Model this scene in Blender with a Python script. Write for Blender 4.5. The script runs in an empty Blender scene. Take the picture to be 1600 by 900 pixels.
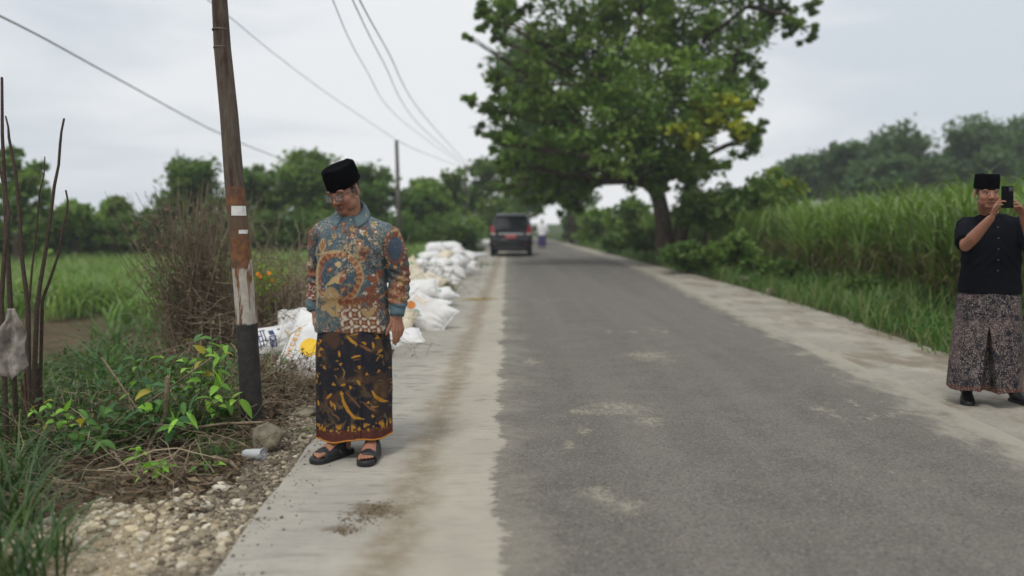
import bpy, bmesh, math, random
import numpy as np
from mathutils import Vector, Matrix, Euler

random.seed(7)
RNG = np.random.default_rng(7)
R = math.radians
PI = math.pi
scene = bpy.context.scene
COL = scene.collection

# ------------------------------------------------------------------ camera model (a phone held at 1.39 m)
CAM_H, FPX = 1.39, 1232.0
PITCH = math.atan(101.0 / FPX)
_cp, _sp = math.cos(PITCH), math.sin(PITCH)


def ray(px, py):
    cx, cy = (px - 800) / FPX, (450 - py) / FPX
    return np.array([cx, _cp + cy * _sp, -_sp + cy * _cp])


def G(px, py, z=0.0):
    d = ray(px, py)
    t = (z - CAM_H) / d[2]
    return Vector((d[0] * t, d[1] * t, z))


def at(px, py, Y):
    d = ray(px, py)
    t = Y / d[1]
    return Vector((d[0] * t, Y, CAM_H + d[2] * t))


# ------------------------------------------------------------------ value noise in numpy
def _hash(ix, iy, iz):
    n = (ix * 374761393 + iy * 668265263 + iz * 2147483647) & 0xFFFFFFFF
    n = ((n ^ (n >> 13)) * 1274126177) & 0xFFFFFFFF
    return ((n ^ (n >> 16)) & 0xFFFF) / 65535.0


def vnoise(p):
    p = np.asarray(p, dtype=np.float64)
    i = np.floor(p).astype(np.int64)
    f = p - i
    f = f * f * (3 - 2 * f)
    out = 0
    for dx in (0, 1):
        for dy in (0, 1):
            for dz in (0, 1):
                w = (f[:, 0] if dx else 1 - f[:, 0]) * (f[:, 1] if dy else 1 - f[:, 1]) * (f[:, 2] if dz else 1 - f[:, 2])
                out = out + w * _hash(i[:, 0] + dx, i[:, 1] + dy, i[:, 2] + dz)
    return out


def fbm(p, oct=4):
    p = np.asarray(p, dtype=np.float64)
    a, s, t = 0.0, 0.5, 0.0
    for k in range(oct):
        a = a + s * vnoise(p * (2.0 ** k) + 17.3 * k)
        t += s
        s *= 0.5
    return a / t


def sstep(a, b, x):
    t = np.clip((x - a) / (b - a), 0, 1)
    return t * t * (3 - 2 * t)


# ------------------------------------------------------------------ object helpers
def tag(o, label=None, cat=None, group=None, kind=None):
    if label:
        o['label'] = label
    if cat:
        o['category'] = cat
    if group:
        o['group'] = group
    if kind:
        o['kind'] = kind
    return o


def empty(name, loc=(0, 0, 0), rot=(0, 0, 0), label=None, cat=None, group=None):
    o = bpy.data.objects.new(name, None)
    o.empty_display_size = 0.1
    COL.objects.link(o)
    o.location = loc
    o.rotation_euler = rot
    return tag(o, label, cat, group)


def link(name, me, mat=None, parent=None):
    o = bpy.data.objects.new(name, me)
    COL.objects.link(o)
    if mat is not None:
        for m in (mat if isinstance(mat, (list, tuple)) else [mat]):
            me.materials.append(m)
    if parent is not None:
        o.parent = parent
    return o


def np_mesh(name, V, F, col=None, smooth=True):
    """V (n,3), F (m,k) with a fixed polygon size k; col (n,3) linear colours per point."""
    V = np.asarray(V, dtype=np.float32)
    F = np.asarray(F, dtype=np.int32)
    m, k = F.shape
    me = bpy.data.meshes.new(name)
    me.vertices.add(len(V))
    me.vertices.foreach_set('co', V.ravel())
    me.loops.add(m * k)
    me.loops.foreach_set('vertex_index', F.ravel())
    me.polygons.add(m)
    me.polygons.foreach_set('loop_start', np.arange(0, m * k, k, dtype=np.int32))
    me.polygons.foreach_set('use_smooth', np.full(m, smooth, dtype=bool))
    me.update(calc_edges=True)
    if col is not None:
        paint(me, col)
    return me


def paint(me, col):
    a = me.color_attributes.get('Col') or me.color_attributes.new('Col', 'FLOAT_COLOR', 'POINT')
    c = np.ones((len(me.vertices), 4), dtype=np.float32)
    c[:, :3] = col
    a.data.foreach_set('color', c.ravel())


def verts_of(me):
    v = np.empty(len(me.vertices) * 3, dtype=np.float32)
    me.vertices.foreach_get('co', v)
    return v.reshape(-1, 3).astype(np.float64)


def set_verts(me, V):
    me.vertices.foreach_set('co', np.asarray(V, dtype=np.float32).ravel())
    me.update()


def normals_of(me):
    v = np.empty(len(me.vertices) * 3, dtype=np.float32)
    me.vertices.foreach_get('normal', v)
    return v.reshape(-1, 3).astype(np.float64)


class MB:
    """collects simple shapes, then links them as one mesh object"""

    def __init__(self):
        self.v, self.f, self.mi = [], [], []
        self.cur = 0

    def add(self, V, F):
        b = len(self.v)
        self.v.extend([tuple(p) for p in V])
        self.f.extend([tuple(i + b for i in f) for f in F])
        self.mi.extend([self.cur] * len(F))

    def box(self, c, s, M=None):
        x, y, z = s[0] / 2, s[1] / 2, s[2] / 2
        V = [Vector((i * x, j * y, k * z)) for k in (-1, 1) for j in (-1, 1) for i in (-1, 1)]
        if M is not None:
            V = [M @ p for p in V]
        V = [p + Vector(c) for p in V]
        self.add(V, [(0, 2, 3, 1), (4, 5, 7, 6), (0, 1, 5, 4), (2, 6, 7, 3), (0, 4, 6, 2), (1, 3, 7, 5)])

    def tube(self, pts, rad, n=8, cap=True, round_cap=False, flat=None):
        """pts: points, rad: radius per point (or (a,b) pairs with flat=direction for the first axis)"""
        P = [Vector(p) for p in pts]
        if not isinstance(rad, (list, tuple, np.ndarray)):
            rad = [rad] * len(P)
        rad = [r if isinstance(r, tuple) else (r, r) for r in rad]
        if round_cap:
            d0 = (P[0] - P[1]).normalized()
            d1 = (P[-1] - P[-2]).normalized()
            r0, r1 = min(rad[0]), min(rad[-1])
            A = [(P[0] + d0 * r0 * s, (rad[0][0] * c, rad[0][1] * c)) for s, c in ((0.95, .3), (0.7, .7))]
            B = [(P[-1] + d1 * r1 * s, (rad[-1][0] * c, rad[-1][1] * c)) for s, c in ((0.7, .7), (0.95, .3))]
            P = [a[0] for a in A] + P + [b[0] for b in B]
            rad = [a[1] for a in A] + rad + [b[1] for b in B]
        T = []
        for i in range(len(P)):
            a = P[max(i - 1, 0)]
            b = P[min(i + 1, len(P) - 1)]
            t = (b - a)
            T.append(t.normalized() if t.length > 1e-9 else Vector((0, 0, 1)))
        if flat is not None:
            u = Vector(flat)
        else:
            u = Vector((1, 0, 0)) if abs(T[0].x) < 0.8 else Vector((0, 1, 0))
        V, F = [], []
        for i, p in enumerate(P):
            u = (u - T[i] * u.dot(T[i]))
            if u.length < 1e-6:
                u = T[i].orthogonal()
            u.normalize()
            w = T[i].cross(u)
            for k in range(n):
                a = 2 * PI * k / n
                V.append(p + u * (math.cos(a) * rad[i][0]) + w * (math.sin(a) * rad[i][1]))
        for i in range(len(P) - 1):
            for k in range(n):
                k2 = (k + 1) % n
                F.append((i * n + k, i * n + k2, (i + 1) * n + k2, (i + 1) * n + k))
        if cap:
            F.append(tuple(reversed(range(n))))
            F.append(tuple(range((len(P) - 1) * n, len(P) * n)))
        self.add(V, F)

    def ell(self, c, r, M=None, nu=14, nv=9):
        V, F = [], []
        for j in range(nv + 1):
            t = PI * j / nv
            for i in range(nu):
                a = 2 * PI * i / nu
                V.append(Vector((r[0] * math.sin(t) * math.cos(a), r[1] * math.sin(t) * math.sin(a), r[2] * math.cos(t))))
        if M is not None:
            V = [M @ p for p in V]
        V = [p + Vector(c) for p in V]
        for j in range(nv):
            for i in range(nu):
                i2 = (i + 1) % nu
                F.append((j * nu + i, (j + 1) * nu + i, (j + 1) * nu + i2, j * nu + i2))
        self.add(V, F)

    def loft(self, rings, cap=True):
        n = len(rings[0])
        V = [p for r in rings for p in r]
        F = []
        for i in range(len(rings) - 1):
            for k in range(n):
                k2 = (k + 1) % n
                F.append((i * n + k, i * n + k2, (i + 1) * n + k2, (i + 1) * n + k))
        if cap:
            F.append(tuple(reversed(range(n))))
            F.append(tuple(range((len(rings) - 1) * n, len(rings) * n)))
        self.add(V, F)

    def xform(self, M):
        self.v = [tuple(M @ Vector(p)) for p in self.v]
        return self

    def mesh(self, name, smooth=True):
        me = bpy.data.meshes.new(name)
        me.from_pydata(self.v, [], self.f)
        bm = bmesh.new()
        bm.from_mesh(me)
        bmesh.ops.remove_doubles(bm, verts=bm.verts, dist=1e-5)
        bmesh.ops.recalc_face_normals(bm, faces=bm.faces)
        bm.to_mesh(me)
        bm.free()
        for p in me.polygons:
            p.use_smooth = smooth
        return me

    def build(self, name, mat, parent=None, smooth=True, bevel=0.0, auto=None):
        o = link(name, self.mesh(name, smooth), mat, parent)
        if bevel:
            b = o.modifiers.new('bevel', 'BEVEL')
            b.width = bevel
            b.segments = 2
            b.limit_method = 'ANGLE'
            b.angle_limit = R(40)
        return o


def fused(mb, voxel, smooth_it=2, factor=0.5, name='fused'):
    """union of overlapping closed shapes -> one continuous skin"""
    me = bpy.data.meshes.new(name)
    me.from_pydata(mb.v, [], mb.f)
    bm = bmesh.new()
    bm.from_mesh(me)
    bmesh.ops.remove_doubles(bm, verts=bm.verts, dist=1e-6)
    bmesh.ops.recalc_face_normals(bm, faces=bm.faces)
    bm.to_mesh(me)
    bm.free()
    o = bpy.data.objects.new(name, me)
    COL.objects.link(o)
    m = o.modifiers.new('r', 'REMESH')
    m.mode = 'VOXEL'
    m.voxel_size = voxel
    if smooth_it:
        s = o.modifiers.new('s', 'SMOOTH')
        s.iterations = smooth_it
        s.factor = factor
    dg = bpy.context.evaluated_depsgraph_get()
    out = bpy.data.meshes.new_from_object(o.evaluated_get(dg))
    COL.objects.unlink(o)
    bpy.data.objects.remove(o)
    out.materials.clear()
    out.polygons.foreach_set('use_smooth', np.ones(len(out.polygons), dtype=bool))
    out.name = name
    return out


def join_meshes(meshes, name):
    bm = bmesh.new()
    for m in meshes:
        bm.from_mesh(m)
    out = bpy.data.meshes.new(name)
    bm.to_mesh(out)
    bm.free()
    out.polygons.foreach_set('use_smooth', np.ones(len(out.polygons), dtype=bool))
    return out


# ------------------------------------------------------------------ node helper
class NT:
    def __init__(self, name):
        self.mat = bpy.data.materials.new(name)
        self.mat.use_nodes = True
        self.t = self.mat.node_tree
        self.t.nodes.clear()
        self.out = self.t.nodes.new('ShaderNodeOutputMaterial')
        self._tc = None

    def n(self, typ, **kw):
        nd = self.t.nodes.new(typ)
        for k, v in kw.items():
            setattr(nd, k, v)
        return nd

    def set(self, sock, v):
        if isinstance(v, bpy.types.NodeSocket):
            self.t.links.new(v, sock)
        elif v is not None:
            if sock.type == 'RGBA' and len(v) == 3:
                v = (*v, 1)
            sock.default_value = v

    def tc(self, which='Object'):
        if self._tc is None:
            self._tc = self.n('ShaderNodeTexCoord')
        return self._tc.outputs[which]

    def pos(self):
        return self.n('ShaderNodeNewGeometry').outputs['Position']

    def map(self, vec, scale=(1, 1, 1), loc=(0, 0, 0), rot=(0, 0, 0)):
        m = self.n('ShaderNodeMapping')
        self.set(m.inputs['Vector'], vec)
        m.inputs['Scale'].default_value = scale
        m.inputs['Location'].default_value = loc
        m.inputs['Rotation'].default_value = rot
        return m.outputs[0]

    def math(self, op, a, b=None, c=None, clamp=False):
        m = self.n('ShaderNodeMath', operation=op, use_clamp=clamp)
        self.set(m.inputs[0], a)
        if b is not None:
            self.set(m.inputs[1], b)
        if c is not None:
            self.set(m.inputs[2], c)
        return m.outputs[0]

    def sep(self, v):
        s = self.n('ShaderNodeSeparateXYZ')
        self.set(s.inputs[0], v)
        return s.outputs

    def noise(self, vec, scale, detail=4, rough=0.55, dist=0.0, out='Fac'):
        m = self.n('ShaderNodeTexNoise')
        self.set(m.inputs['Vector'], vec)
        m.inputs['Scale'].default_value = scale
        m.inputs['Detail'].default_value = detail
        m.inputs['Roughness'].default_value = rough
        m.inputs['Distortion'].default_value = dist
        return m.outputs[out]

    def vor(self, vec, scale, feature='F1', out='Distance', rand=1.0):
        m = self.n('ShaderNodeTexVoronoi', feature=feature)
        self.set(m.inputs['Vector'], vec)
        m.inputs['Scale'].default_value = scale
        m.inputs['Randomness'].default_value = rand
        return m.outputs[out]

    def rng(self, v, a, b, c=0.0, d=1.0, smooth=True):
        m = self.n('ShaderNodeMapRange', interpolation_type='SMOOTHSTEP' if smooth else 'LINEAR')
        self.set(m.inputs[0], v)
        for i, x in zip((1, 2, 3, 4), (a, b, c, d)):
            self.set(m.inputs[i], x)
        return m.outputs[0]

    def mix(self, f, a, b, mode='MIX'):
        m = self.n('ShaderNodeMix', data_type='RGBA', blend_type=mode)
        m.clamp_factor = True
        self.set(m.inputs[0], f)
        self.set(m.inputs[6], a)
        self.set(m.inputs[7], b)
        return m.outputs[2]

    def attr(self, name='Col'):
        a = self.n('ShaderNodeAttribute', attribute_name=name)
        return a.outputs['Color']

    def bump(self, h, strength=0.3, dist=0.01, normal=None):
        b = self.n('ShaderNodeBump')
        b.inputs['Strength'].default_value = strength
        b.inputs['Distance'].default_value = dist
        self.set(b.inputs['Height'], h)
        if normal is not None:
            self.set(b.inputs['Normal'], normal)
        return b.outputs[0]

    def bsdf(self, color, rough=0.6, spec=0.4, normal=None, metal=0.0, trans=0.0, sheen=0.0, sss=0.0, coat=0.0, alpha=None, ior=None):
        p = self.n('ShaderNodeBsdfPrincipled')
        self.set(p.inputs['Base Color'], color)
        self.set(p.inputs['Roughness'], rough)
        self.set(p.inputs['Specular IOR Level'], spec)
        self.set(p.inputs['Metallic'], metal)
        if trans:
            p.inputs['Transmission Weight'].default_value = trans
        if sheen:
            p.inputs['Sheen Weight'].default_value = sheen
            p.inputs['Sheen Roughness'].default_value = 0.5
        if sss:
            p.inputs['Subsurface Weight'].default_value = sss
            p.inputs['Subsurface Radius'].default_value = (0.012, 0.005, 0.003)
            p.inputs['Subsurface Scale'].default_value = 0.5
        if coat:
            p.inputs['Coat Weight'].default_value = coat
            p.inputs['Coat Roughness'].default_value = 0.06
        if alpha is not None:
            self.set(p.inputs['Alpha'], alpha)
        if ior:
            p.inputs['IOR'].default_value = ior
        if normal is not None:
            self.set(p.inputs['Normal'], normal)
        return p.outputs[0]

    def done(self, sh):
        self.t.links.new(sh, self.out.inputs['Surface'])
        return self.mat


_plain = {}


def plain(name, color, rough=0.6, spec=0.4, metal=0.0, var=0.12, scale=30, coat=0.0, trans=0.0, bump=0.0):
    """a base colour with a little grain so that nothing is perfectly flat"""
    if name in _plain:
        return _plain[name]
    t = NT(name)
    nz = t.noise(t.tc(), scale, 4)
    dark = tuple(c * (1 - var) for c in color)
    lite = tuple(min(1, c * (1 + var)) for c in color)
    c = t.mix(t.rng(nz, .3, .7), dark, lite)
    nrm = t.bump(nz, bump, 0.004) if bump else None
    _plain[name] = t.done(t.bsdf(c, t.rng(nz, 0, 1, rough * .85, min(1, rough * 1.15)), spec, nrm, metal, trans, coat=coat))
    return _plain[name]


def leaf_mat(name, rough=0.5, spec=0.3, transl=0.38, tint=(1.15, 1.2, .55)):
    """foliage: colour from the points' own colour, light passing through thin blades"""
    if name in _plain:
        return _plain[name]
    t = NT(name)
    c = t.attr()
    p = t.bsdf(c, rough, spec)
    tr = t.n('ShaderNodeBsdfTranslucent')
    t.set(tr.inputs[0], t.mix(1.0, c, tint, 'MULTIPLY'))
    m = t.n('ShaderNodeMixShader')
    m.inputs[0].default_value = transl
    t.t.links.new(p, m.inputs[1])
    t.t.links.new(tr.outputs[0], m.inputs[2])
    _plain[name] = t.done(m.outputs[0])
    return _plain[name]


# ------------------------------------------------------------------ foliage makers
def rand_cols(n, palette, jitter=0.18, rng=RNG, weights=None):
    pal = np.array(palette, dtype=np.float64)
    i = rng.choice(len(pal), n, p=weights)
    j = (i + 1) % len(pal)
    t = rng.random((n, 1)) * .5
    c = pal[i] * (1 - t) + pal[j] * t
    return np.clip(c * (1 + jitter * rng.standard_normal((n, 1))), 0.003, 1)


def unit(v):
    return v / np.maximum(np.linalg.norm(v, axis=1, keepdims=True), 1e-9)


def leaf_cloud(P, size, cols, droop=0.3, width=0.5, rng=RNG, up=0.6):
    """one folded rhomb per leaf at P (n,3)"""
    n = len(P)
    size = np.broadcast_to(size, (n,))[:, None]
    d = rng.standard_normal((n, 3))
    d[:, 2] = d[:, 2] * .5 - droop
    d = unit(d)
    nr = rng.standard_normal((n, 3)) * .7
    nr[:, 2] += up
    nr = unit(nr - d * (nr * d).sum(1, keepdims=True))
    s = np.cross(d, nr)
    a = P - d * size * .5
    b = P + d * size * .5
    m = P - d * size * .05
    l = m + s * size * width * .5 + nr * size * .1
    r = m - s * size * width * .5 + nr * size * .1
    V = np.stack([a, l, b, r], 1).reshape(-1, 3)
    F = np.arange(n * 4).reshape(n, 4)
    C = np.repeat(cols, 4, axis=0)
    return V, F, C


def blades(B, az, length, width, elev, bend, cols, segs=5, tipcol=None, rng=RNG, twist=0.0, taper=1.0):
    """grass or cane blades: arcs from base points B, heading az, starting at elevation elev and bending down by bend"""
    n = len(B)
    f = lambda a: np.broadcast_to(np.asarray(a, dtype=np.float64), (n,))
    az, length, width, elev, bend = map(f, (az, length, width, elev, bend))
    H = np.stack([np.cos(az), np.sin(az), np.zeros(n)], 1)
    side = np.stack([-np.sin(az), np.cos(az), np.zeros(n)], 1)
    p = np.array(B, dtype=np.float64)
    rows, rc = [], []
    for k in range(segs + 1):
        s = k / segs
        th = elev - bend * s ** 1.3
        w = width * (0.55 + 1.2 * s * (1 - s)) * (1 - s ** 3) ** taper + width * .03
        nrm = np.stack([-np.sin(th) * H[:, 0], -np.sin(th) * H[:, 1], np.cos(th)], 1)
        tw = twist * s
        sd = side * np.cos(tw) + nrm * np.sin(tw)
        rows += [p + sd * w[:, None] * .5, p - sd * w[:, None] * .5]
        c = cols
        if tipcol is not None:
            t = np.clip((s - .6) / .4, 0, 1) * rng.random((n, 1)) ** 2
            c = cols * (1 - t) + np.asarray(tipcol) * t
        rc += [c, c]
        step = length / segs
        p = p + (H * np.cos(th)[:, None] + np.array([0, 0, 1.0]) * np.sin(th)[:, None]) * step[:, None]
    V = np.stack(rows, 1)
    C = np.stack(rc, 1)
    m = 2 * (segs + 1)
    base = (np.arange(n) * m)[:, None, None]
    q = np.array([[2 * k, 2 * k + 1, 2 * k + 3, 2 * k + 2] for k in range(segs)])[None]
    F = (base + q).reshape(-1, 4)
    return V.reshape(-1, 3), F, C.reshape(-1, 3)


def cat(parts):
    Vs, Fs, Cs, o = [], [], [], 0
    for V, F, C in parts:
        Vs.append(V)
        Fs.append(F + o)
        Cs.append(C)
        o += len(V)
    return np.concatenate(Vs), np.concatenate(Fs), np.concatenate(Cs)


def strands(P, rad, cols, n=3):
    """thin twigs: P (m, k, 3) polylines, rad (m,k) radii"""
    m, k, _ = P.shape
    T = np.gradient(P, axis=1)
    T = T / np.maximum(np.linalg.norm(T, axis=2, keepdims=True), 1e-9)
    ref = np.zeros_like(T)
    ref[..., 0] = 1
    flip = np.abs(T[..., 0]) > .85
    ref[flip] = (0, 1, 0)
    u = np.cross(T, ref)
    u /= np.maximum(np.linalg.norm(u, axis=2, keepdims=True), 1e-9)
    w = np.cross(T, u)
    ring = [P + rad[..., None] * (math.cos(2 * PI * a / n) * u + math.sin(2 * PI * a / n) * w) for a in range(n)]
    V = np.stack(ring, 2).reshape(-1, 3)
    C = np.repeat(cols, k * n, axis=0)
    idx = np.arange(m * k * n).reshape(m, k, n)
    F = []
    for a in range(n):
        b = (a + 1) % n
        F.append(np.stack([idx[:, :-1, a], idx[:, :-1, b], idx[:, 1:, b], idx[:, 1:, a]], -1).reshape(-1, 4))
    return V, np.concatenate(F), C


def twig_lines(starts, heads, length, k=6, wobble=0.25, gravity=0.0, rng=RNG):
    n = len(starts)
    P = np.zeros((n, k, 3))
    P[:, 0] = starts
    d = unit(np.asarray(heads, dtype=np.float64))
    L = np.broadcast_to(np.asarray(length, dtype=np.float64), (n,))
    for i in range(1, k):
        d = unit(d + wobble * rng.standard_normal((n, 3)) * .5 + np.array([0, 0, -gravity]))
        P[:, i] = P[:, i - 1] + d * (L / (k - 1))[:, None]
    return P

# ================================================================== render, camera, light
scene.render.engine = 'CYCLES'
scene.cycles.use_denoising = True
try:
    scene.cycles.denoiser = 'OPENIMAGEDENOISE'
except Exception:
    pass
scene.cycles.max_bounces = 6
scene.cycles.diffuse_bounces = 3
scene.cycles.glossy_bounces = 3
scene.cycles.transmission_bounces = 4
scene.cycles.transparent_max_bounces = 6
scene.cycles.sample_clamp_indirect = 4
scene.render.resolution_x, scene.render.resolution_y = 1024, 576
vs = scene.view_settings
vs.view_transform = 'Standard'
vs.look = 'None'
vs.exposure = 0.12
vs.gamma = 1.0

cam_d = bpy.data.cameras.new('camera')
cam = bpy.data.objects.new('camera', cam_d)
COL.objects.link(cam)
cam.location = (0, 0, CAM_H)
cam.rotation_euler = (PI / 2 - PITCH, 0, 0)
cam_d.sensor_width = 36.0
cam_d.lens = 36.0 * FPX / 1600.0
cam_d.clip_start, cam_d.clip_end = 0.05, 3000
cam_d.dof.use_dof = True
cam_d.dof.focus_distance = 5.4
cam_d.dof.aperture_fstop = 0.8
cam_d.dof.aperture_blades = 0
scene.camera = cam

SUN_EL, SUN_AZ = R(60), R(205)         # azimuth measured from +Y towards +X: high, behind the photographer's shoulder
w = bpy.data.worlds.new('World')
scene.world = w
w.use_nodes = True
wt = w.node_tree
wt.nodes.clear()
wn = lambda typ: wt.nodes.new(typ)
wo, bg, sky = wn('ShaderNodeOutputWorld'), wn('ShaderNodeBackground'), wn('ShaderNodeTexSky')
sky.sky_type = 'NISHITA'
sky.sun_disc = False
sky.sun_elevation, sky.sun_rotation = SUN_EL, SUN_AZ
sky.dust_density = 4
wtc, wmap = wn('ShaderNodeTexCoord'), wn('ShaderNodeMapping')
wmap.inputs['Scale'].default_value = (1.5, 1.5, 7.0)
wmap.inputs['Location'].default_value = (3.1, 0.4, 1.7)
wt.links.new(wtc.outputs['Generated'], wmap.inputs[0])
wnz = wn('ShaderNodeTexNoise')
wnz.inputs['Scale'].default_value = 1.15
wnz.inputs['Detail'].default_value = 5
wnz.inputs['Roughness'].default_value = 0.5
wnz.inputs['Distortion'].default_value = 0.3
wt.links.new(wmap.outputs[0], wnz.inputs['Vector'])
wr = wn('ShaderNodeValToRGB')
wr.color_ramp.interpolation = 'EASE'
e = wr.color_ramp.elements
e[0].position, e[0].color = 0.36, (6.4, 6.95, 7.5, 1)
e[1].position, e[1].color = 0.58, (8.7, 8.85, 9.0, 1)
wt.links.new(wnz.outputs[0], wr.inputs[0])
wmx = wn('ShaderNodeMix')
wmx.data_type = 'RGBA'
wmx.inputs[0].default_value = 0.93           # a closed cloud deck: little of the clear sky comes through
wt.links.new(sky.outputs[0], wmx.inputs[6])
wt.links.new(wr.outputs[0], wmx.inputs[7])
wt.links.new(wmx.outputs[2], bg.inputs[0])
bg.inputs[1].default_value = 0.1
wt.links.new(bg.outputs[0], wo.inputs[0])

sl = bpy.data.lights.new('sun', 'SUN')
sl.energy = 1.5
sl.angle = R(16)
sl.color = (1.0, 0.965, 0.91)
so = bpy.data.objects.new('sun', sl)
COL.objects.link(so)
so.rotation_euler = (PI / 2 - SUN_EL, 0, PI - SUN_AZ)
so.location = (6, 8, 20)

# ================================================================== where the road runs
_LY = [-30, 0, 3.1, 3.8, 5.0, 8.2, 10.5, 13, 16.5, 27, 46, 60, 80, 120]
_LX = [-1.1, -1.12, -1.19, -1.24, -1.275, -1.28, -1.27, -1.22, -1.25, -1.32, -1.5, -2.2, -4.2, -12]
_RY = [-30, 0, 5.0, 7.5, 10.8, 15.4, 20, 28, 40, 59, 80, 120]
_RX = [2.9, 3.0, 3.27, 3.4, 3.55, 3.75, 4.0, 4.15, 3.9, 3.3, 1.6, -6]
_OY = [-30, 0, 8.3, 12.1, 15.4, 20.6, 24.8, 30.6, 44, 65, 80, 120]
_OX = [4.3, 4.4, 4.65, 4.93, 5.0, 5.0, 4.83, 4.62, 4.4, 3.6, 2.2, -5.4]


def smooth_line(ys, xs):
    yy = np.linspace(-30, 120, 601)
    xx = np.interp(yy, ys, xs)
    k = np.ones(7) / 7
    xp = np.pad(xx, 3, mode='edge')
    return yy, np.convolve(xp, k, mode='valid')


_yy, _LXs = smooth_line(_LY, _LX)
_, _RXs = smooth_line(_RY, _RX)
_, _OXs = smooth_line(_OY, _OX)
XL = lambda y: np.interp(y, _yy, _LXs)
XR = lambda y: np.interp(y, _yy, _RXs)
XO = lambda y: np.interp(y, _yy, _OXs)
XA = lambda y: -0.06 - 0.006 * np.clip(y, 0, 60) - 0.05 * np.clip((np.asarray(y) - 46) / 14, 0, 9)  # where asphalt meets concrete


def gz(x, y):
    """height of the ground"""
    x, y = np.asarray(x, dtype=np.float64), np.asarray(y, dtype=np.float64)
    sh = x.shape
    x, y = np.broadcast_arrays(np.atleast_1d(x), np.atleast_1d(y))
    x, y = x.ravel(), y.ravel()
    dl = XL(y) - x
    dr = x - XO(y)
    nz = fbm(np.stack([x * .9, y * .9, x * 0], 1), 4) - .5
    nf = fbm(np.stack([x * 4.5, y * 4.5, x * 0 + 5], 1), 3) - .5
    z = np.full(x.shape, -0.16)
    L = dl > 0
    z = np.where(dl > -0.05, -0.055 - 0.48 * sstep(.3, 5.5, dl) + (nz * .22 + nf * .05) * sstep(.15, 1.4, dl), z)
    z = np.where(dr > -0.05, -0.045 + 0.10 * sstep(.2, 2.5, dr) + (nz * .2 + nf * .04) * sstep(.1, 1.2, dr), z)
    inside = (dl <= -0.05) & (dr <= -0.05)
    z = np.where(inside, -0.16, z)
    return z.reshape(sh) if sh else float(z[0])


def axis(parts):
    out = []
    for a, b, s in parts:
        out.append(np.arange(a, b, s))
    return np.concatenate(out + [[parts[-1][1]]])


xs = axis([(-900, -100, 100), (-100, -20, 8), (-20, -8, .8), (-8, -3, .16), (-3, -1, .05), (-1, 3.4, .6), (3.4, 5.6, .08), (5.6, 12, .3), (12, 30, 2), (30, 100, 10), (100, 900, 100)])
ys = axis([(-60, 0, 6), (0, 2.4, .4), (2.4, 8, .06), (8, 14, .16), (14, 30, .5), (30, 70, 2), (70, 120, 6), (120, 400, 40), (400, 1400, 200)])
X, Y = np.meshgrid(xs, ys)
Z = gz(X, Y)
V = np.stack([X, Y, Z], -1).reshape(-1, 3)
nx, ny = len(xs), len(ys)
ii = np.arange(nx * ny).reshape(ny, nx)
F = np.stack([ii[:-1, :-1], ii[:-1, 1:], ii[1:, 1:], ii[1:, :-1]], -1).reshape(-1, 4)

# ---- soil
t = NT('soil')
P = t.pos()
n1 = t.noise(P, 2.2, 5)
n2 = t.noise(P, 14, 5, .65)
n3 = t.noise(P, 70, 3, .7)
soil = t.mix(t.rng(n2, .3, .7), (.055, .038, .024), (.13, .095, .06))
soil = t.mix(t.rng(n3, .45, .75), soil, (.19, .15, .10))
soil = t.mix(t.math('MULTIPLY', t.rng(n1, .45, .65), .6), soil, (.05, .055, .022))
sx, sy, sz = t.sep(P)
# pale limestone grit lies in front of the bushes
dx = t.math('DIVIDE', t.math('ADD', sx, 1.78), .55)
dy = t.math('DIVIDE', t.math('SUBTRACT', sy, 3.45), .62)
dd = t.math('SQRT', t.math('ADD', t.math('MULTIPLY', dx, dx), t.math('MULTIPLY', dy, dy)))
dd = t.math('ADD', dd, t.math('MULTIPLY', t.math('SUBTRACT', n2, .5), 1.3))
grit = t.mix(n3, (.24, .185, .12), (.50, .42, .29)) 
soil = t.mix(t.rng(dd, 1.15, .55), soil, grit)
# far fields carry green
far = t.rng(sy, 18, 40)
soil = t.mix(far, soil, t.mix(n1, (.035, .06, .015), (.06, .085, .025)))
ground = link('ground', np_mesh('ground', V, F), t.done(t.bsdf(soil, .95, .1, t.bump(t.math('ADD', n2, t.math('MULTIPLY', n3, .6)), .8, .03))))
tag(ground, kind='structure')


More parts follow.
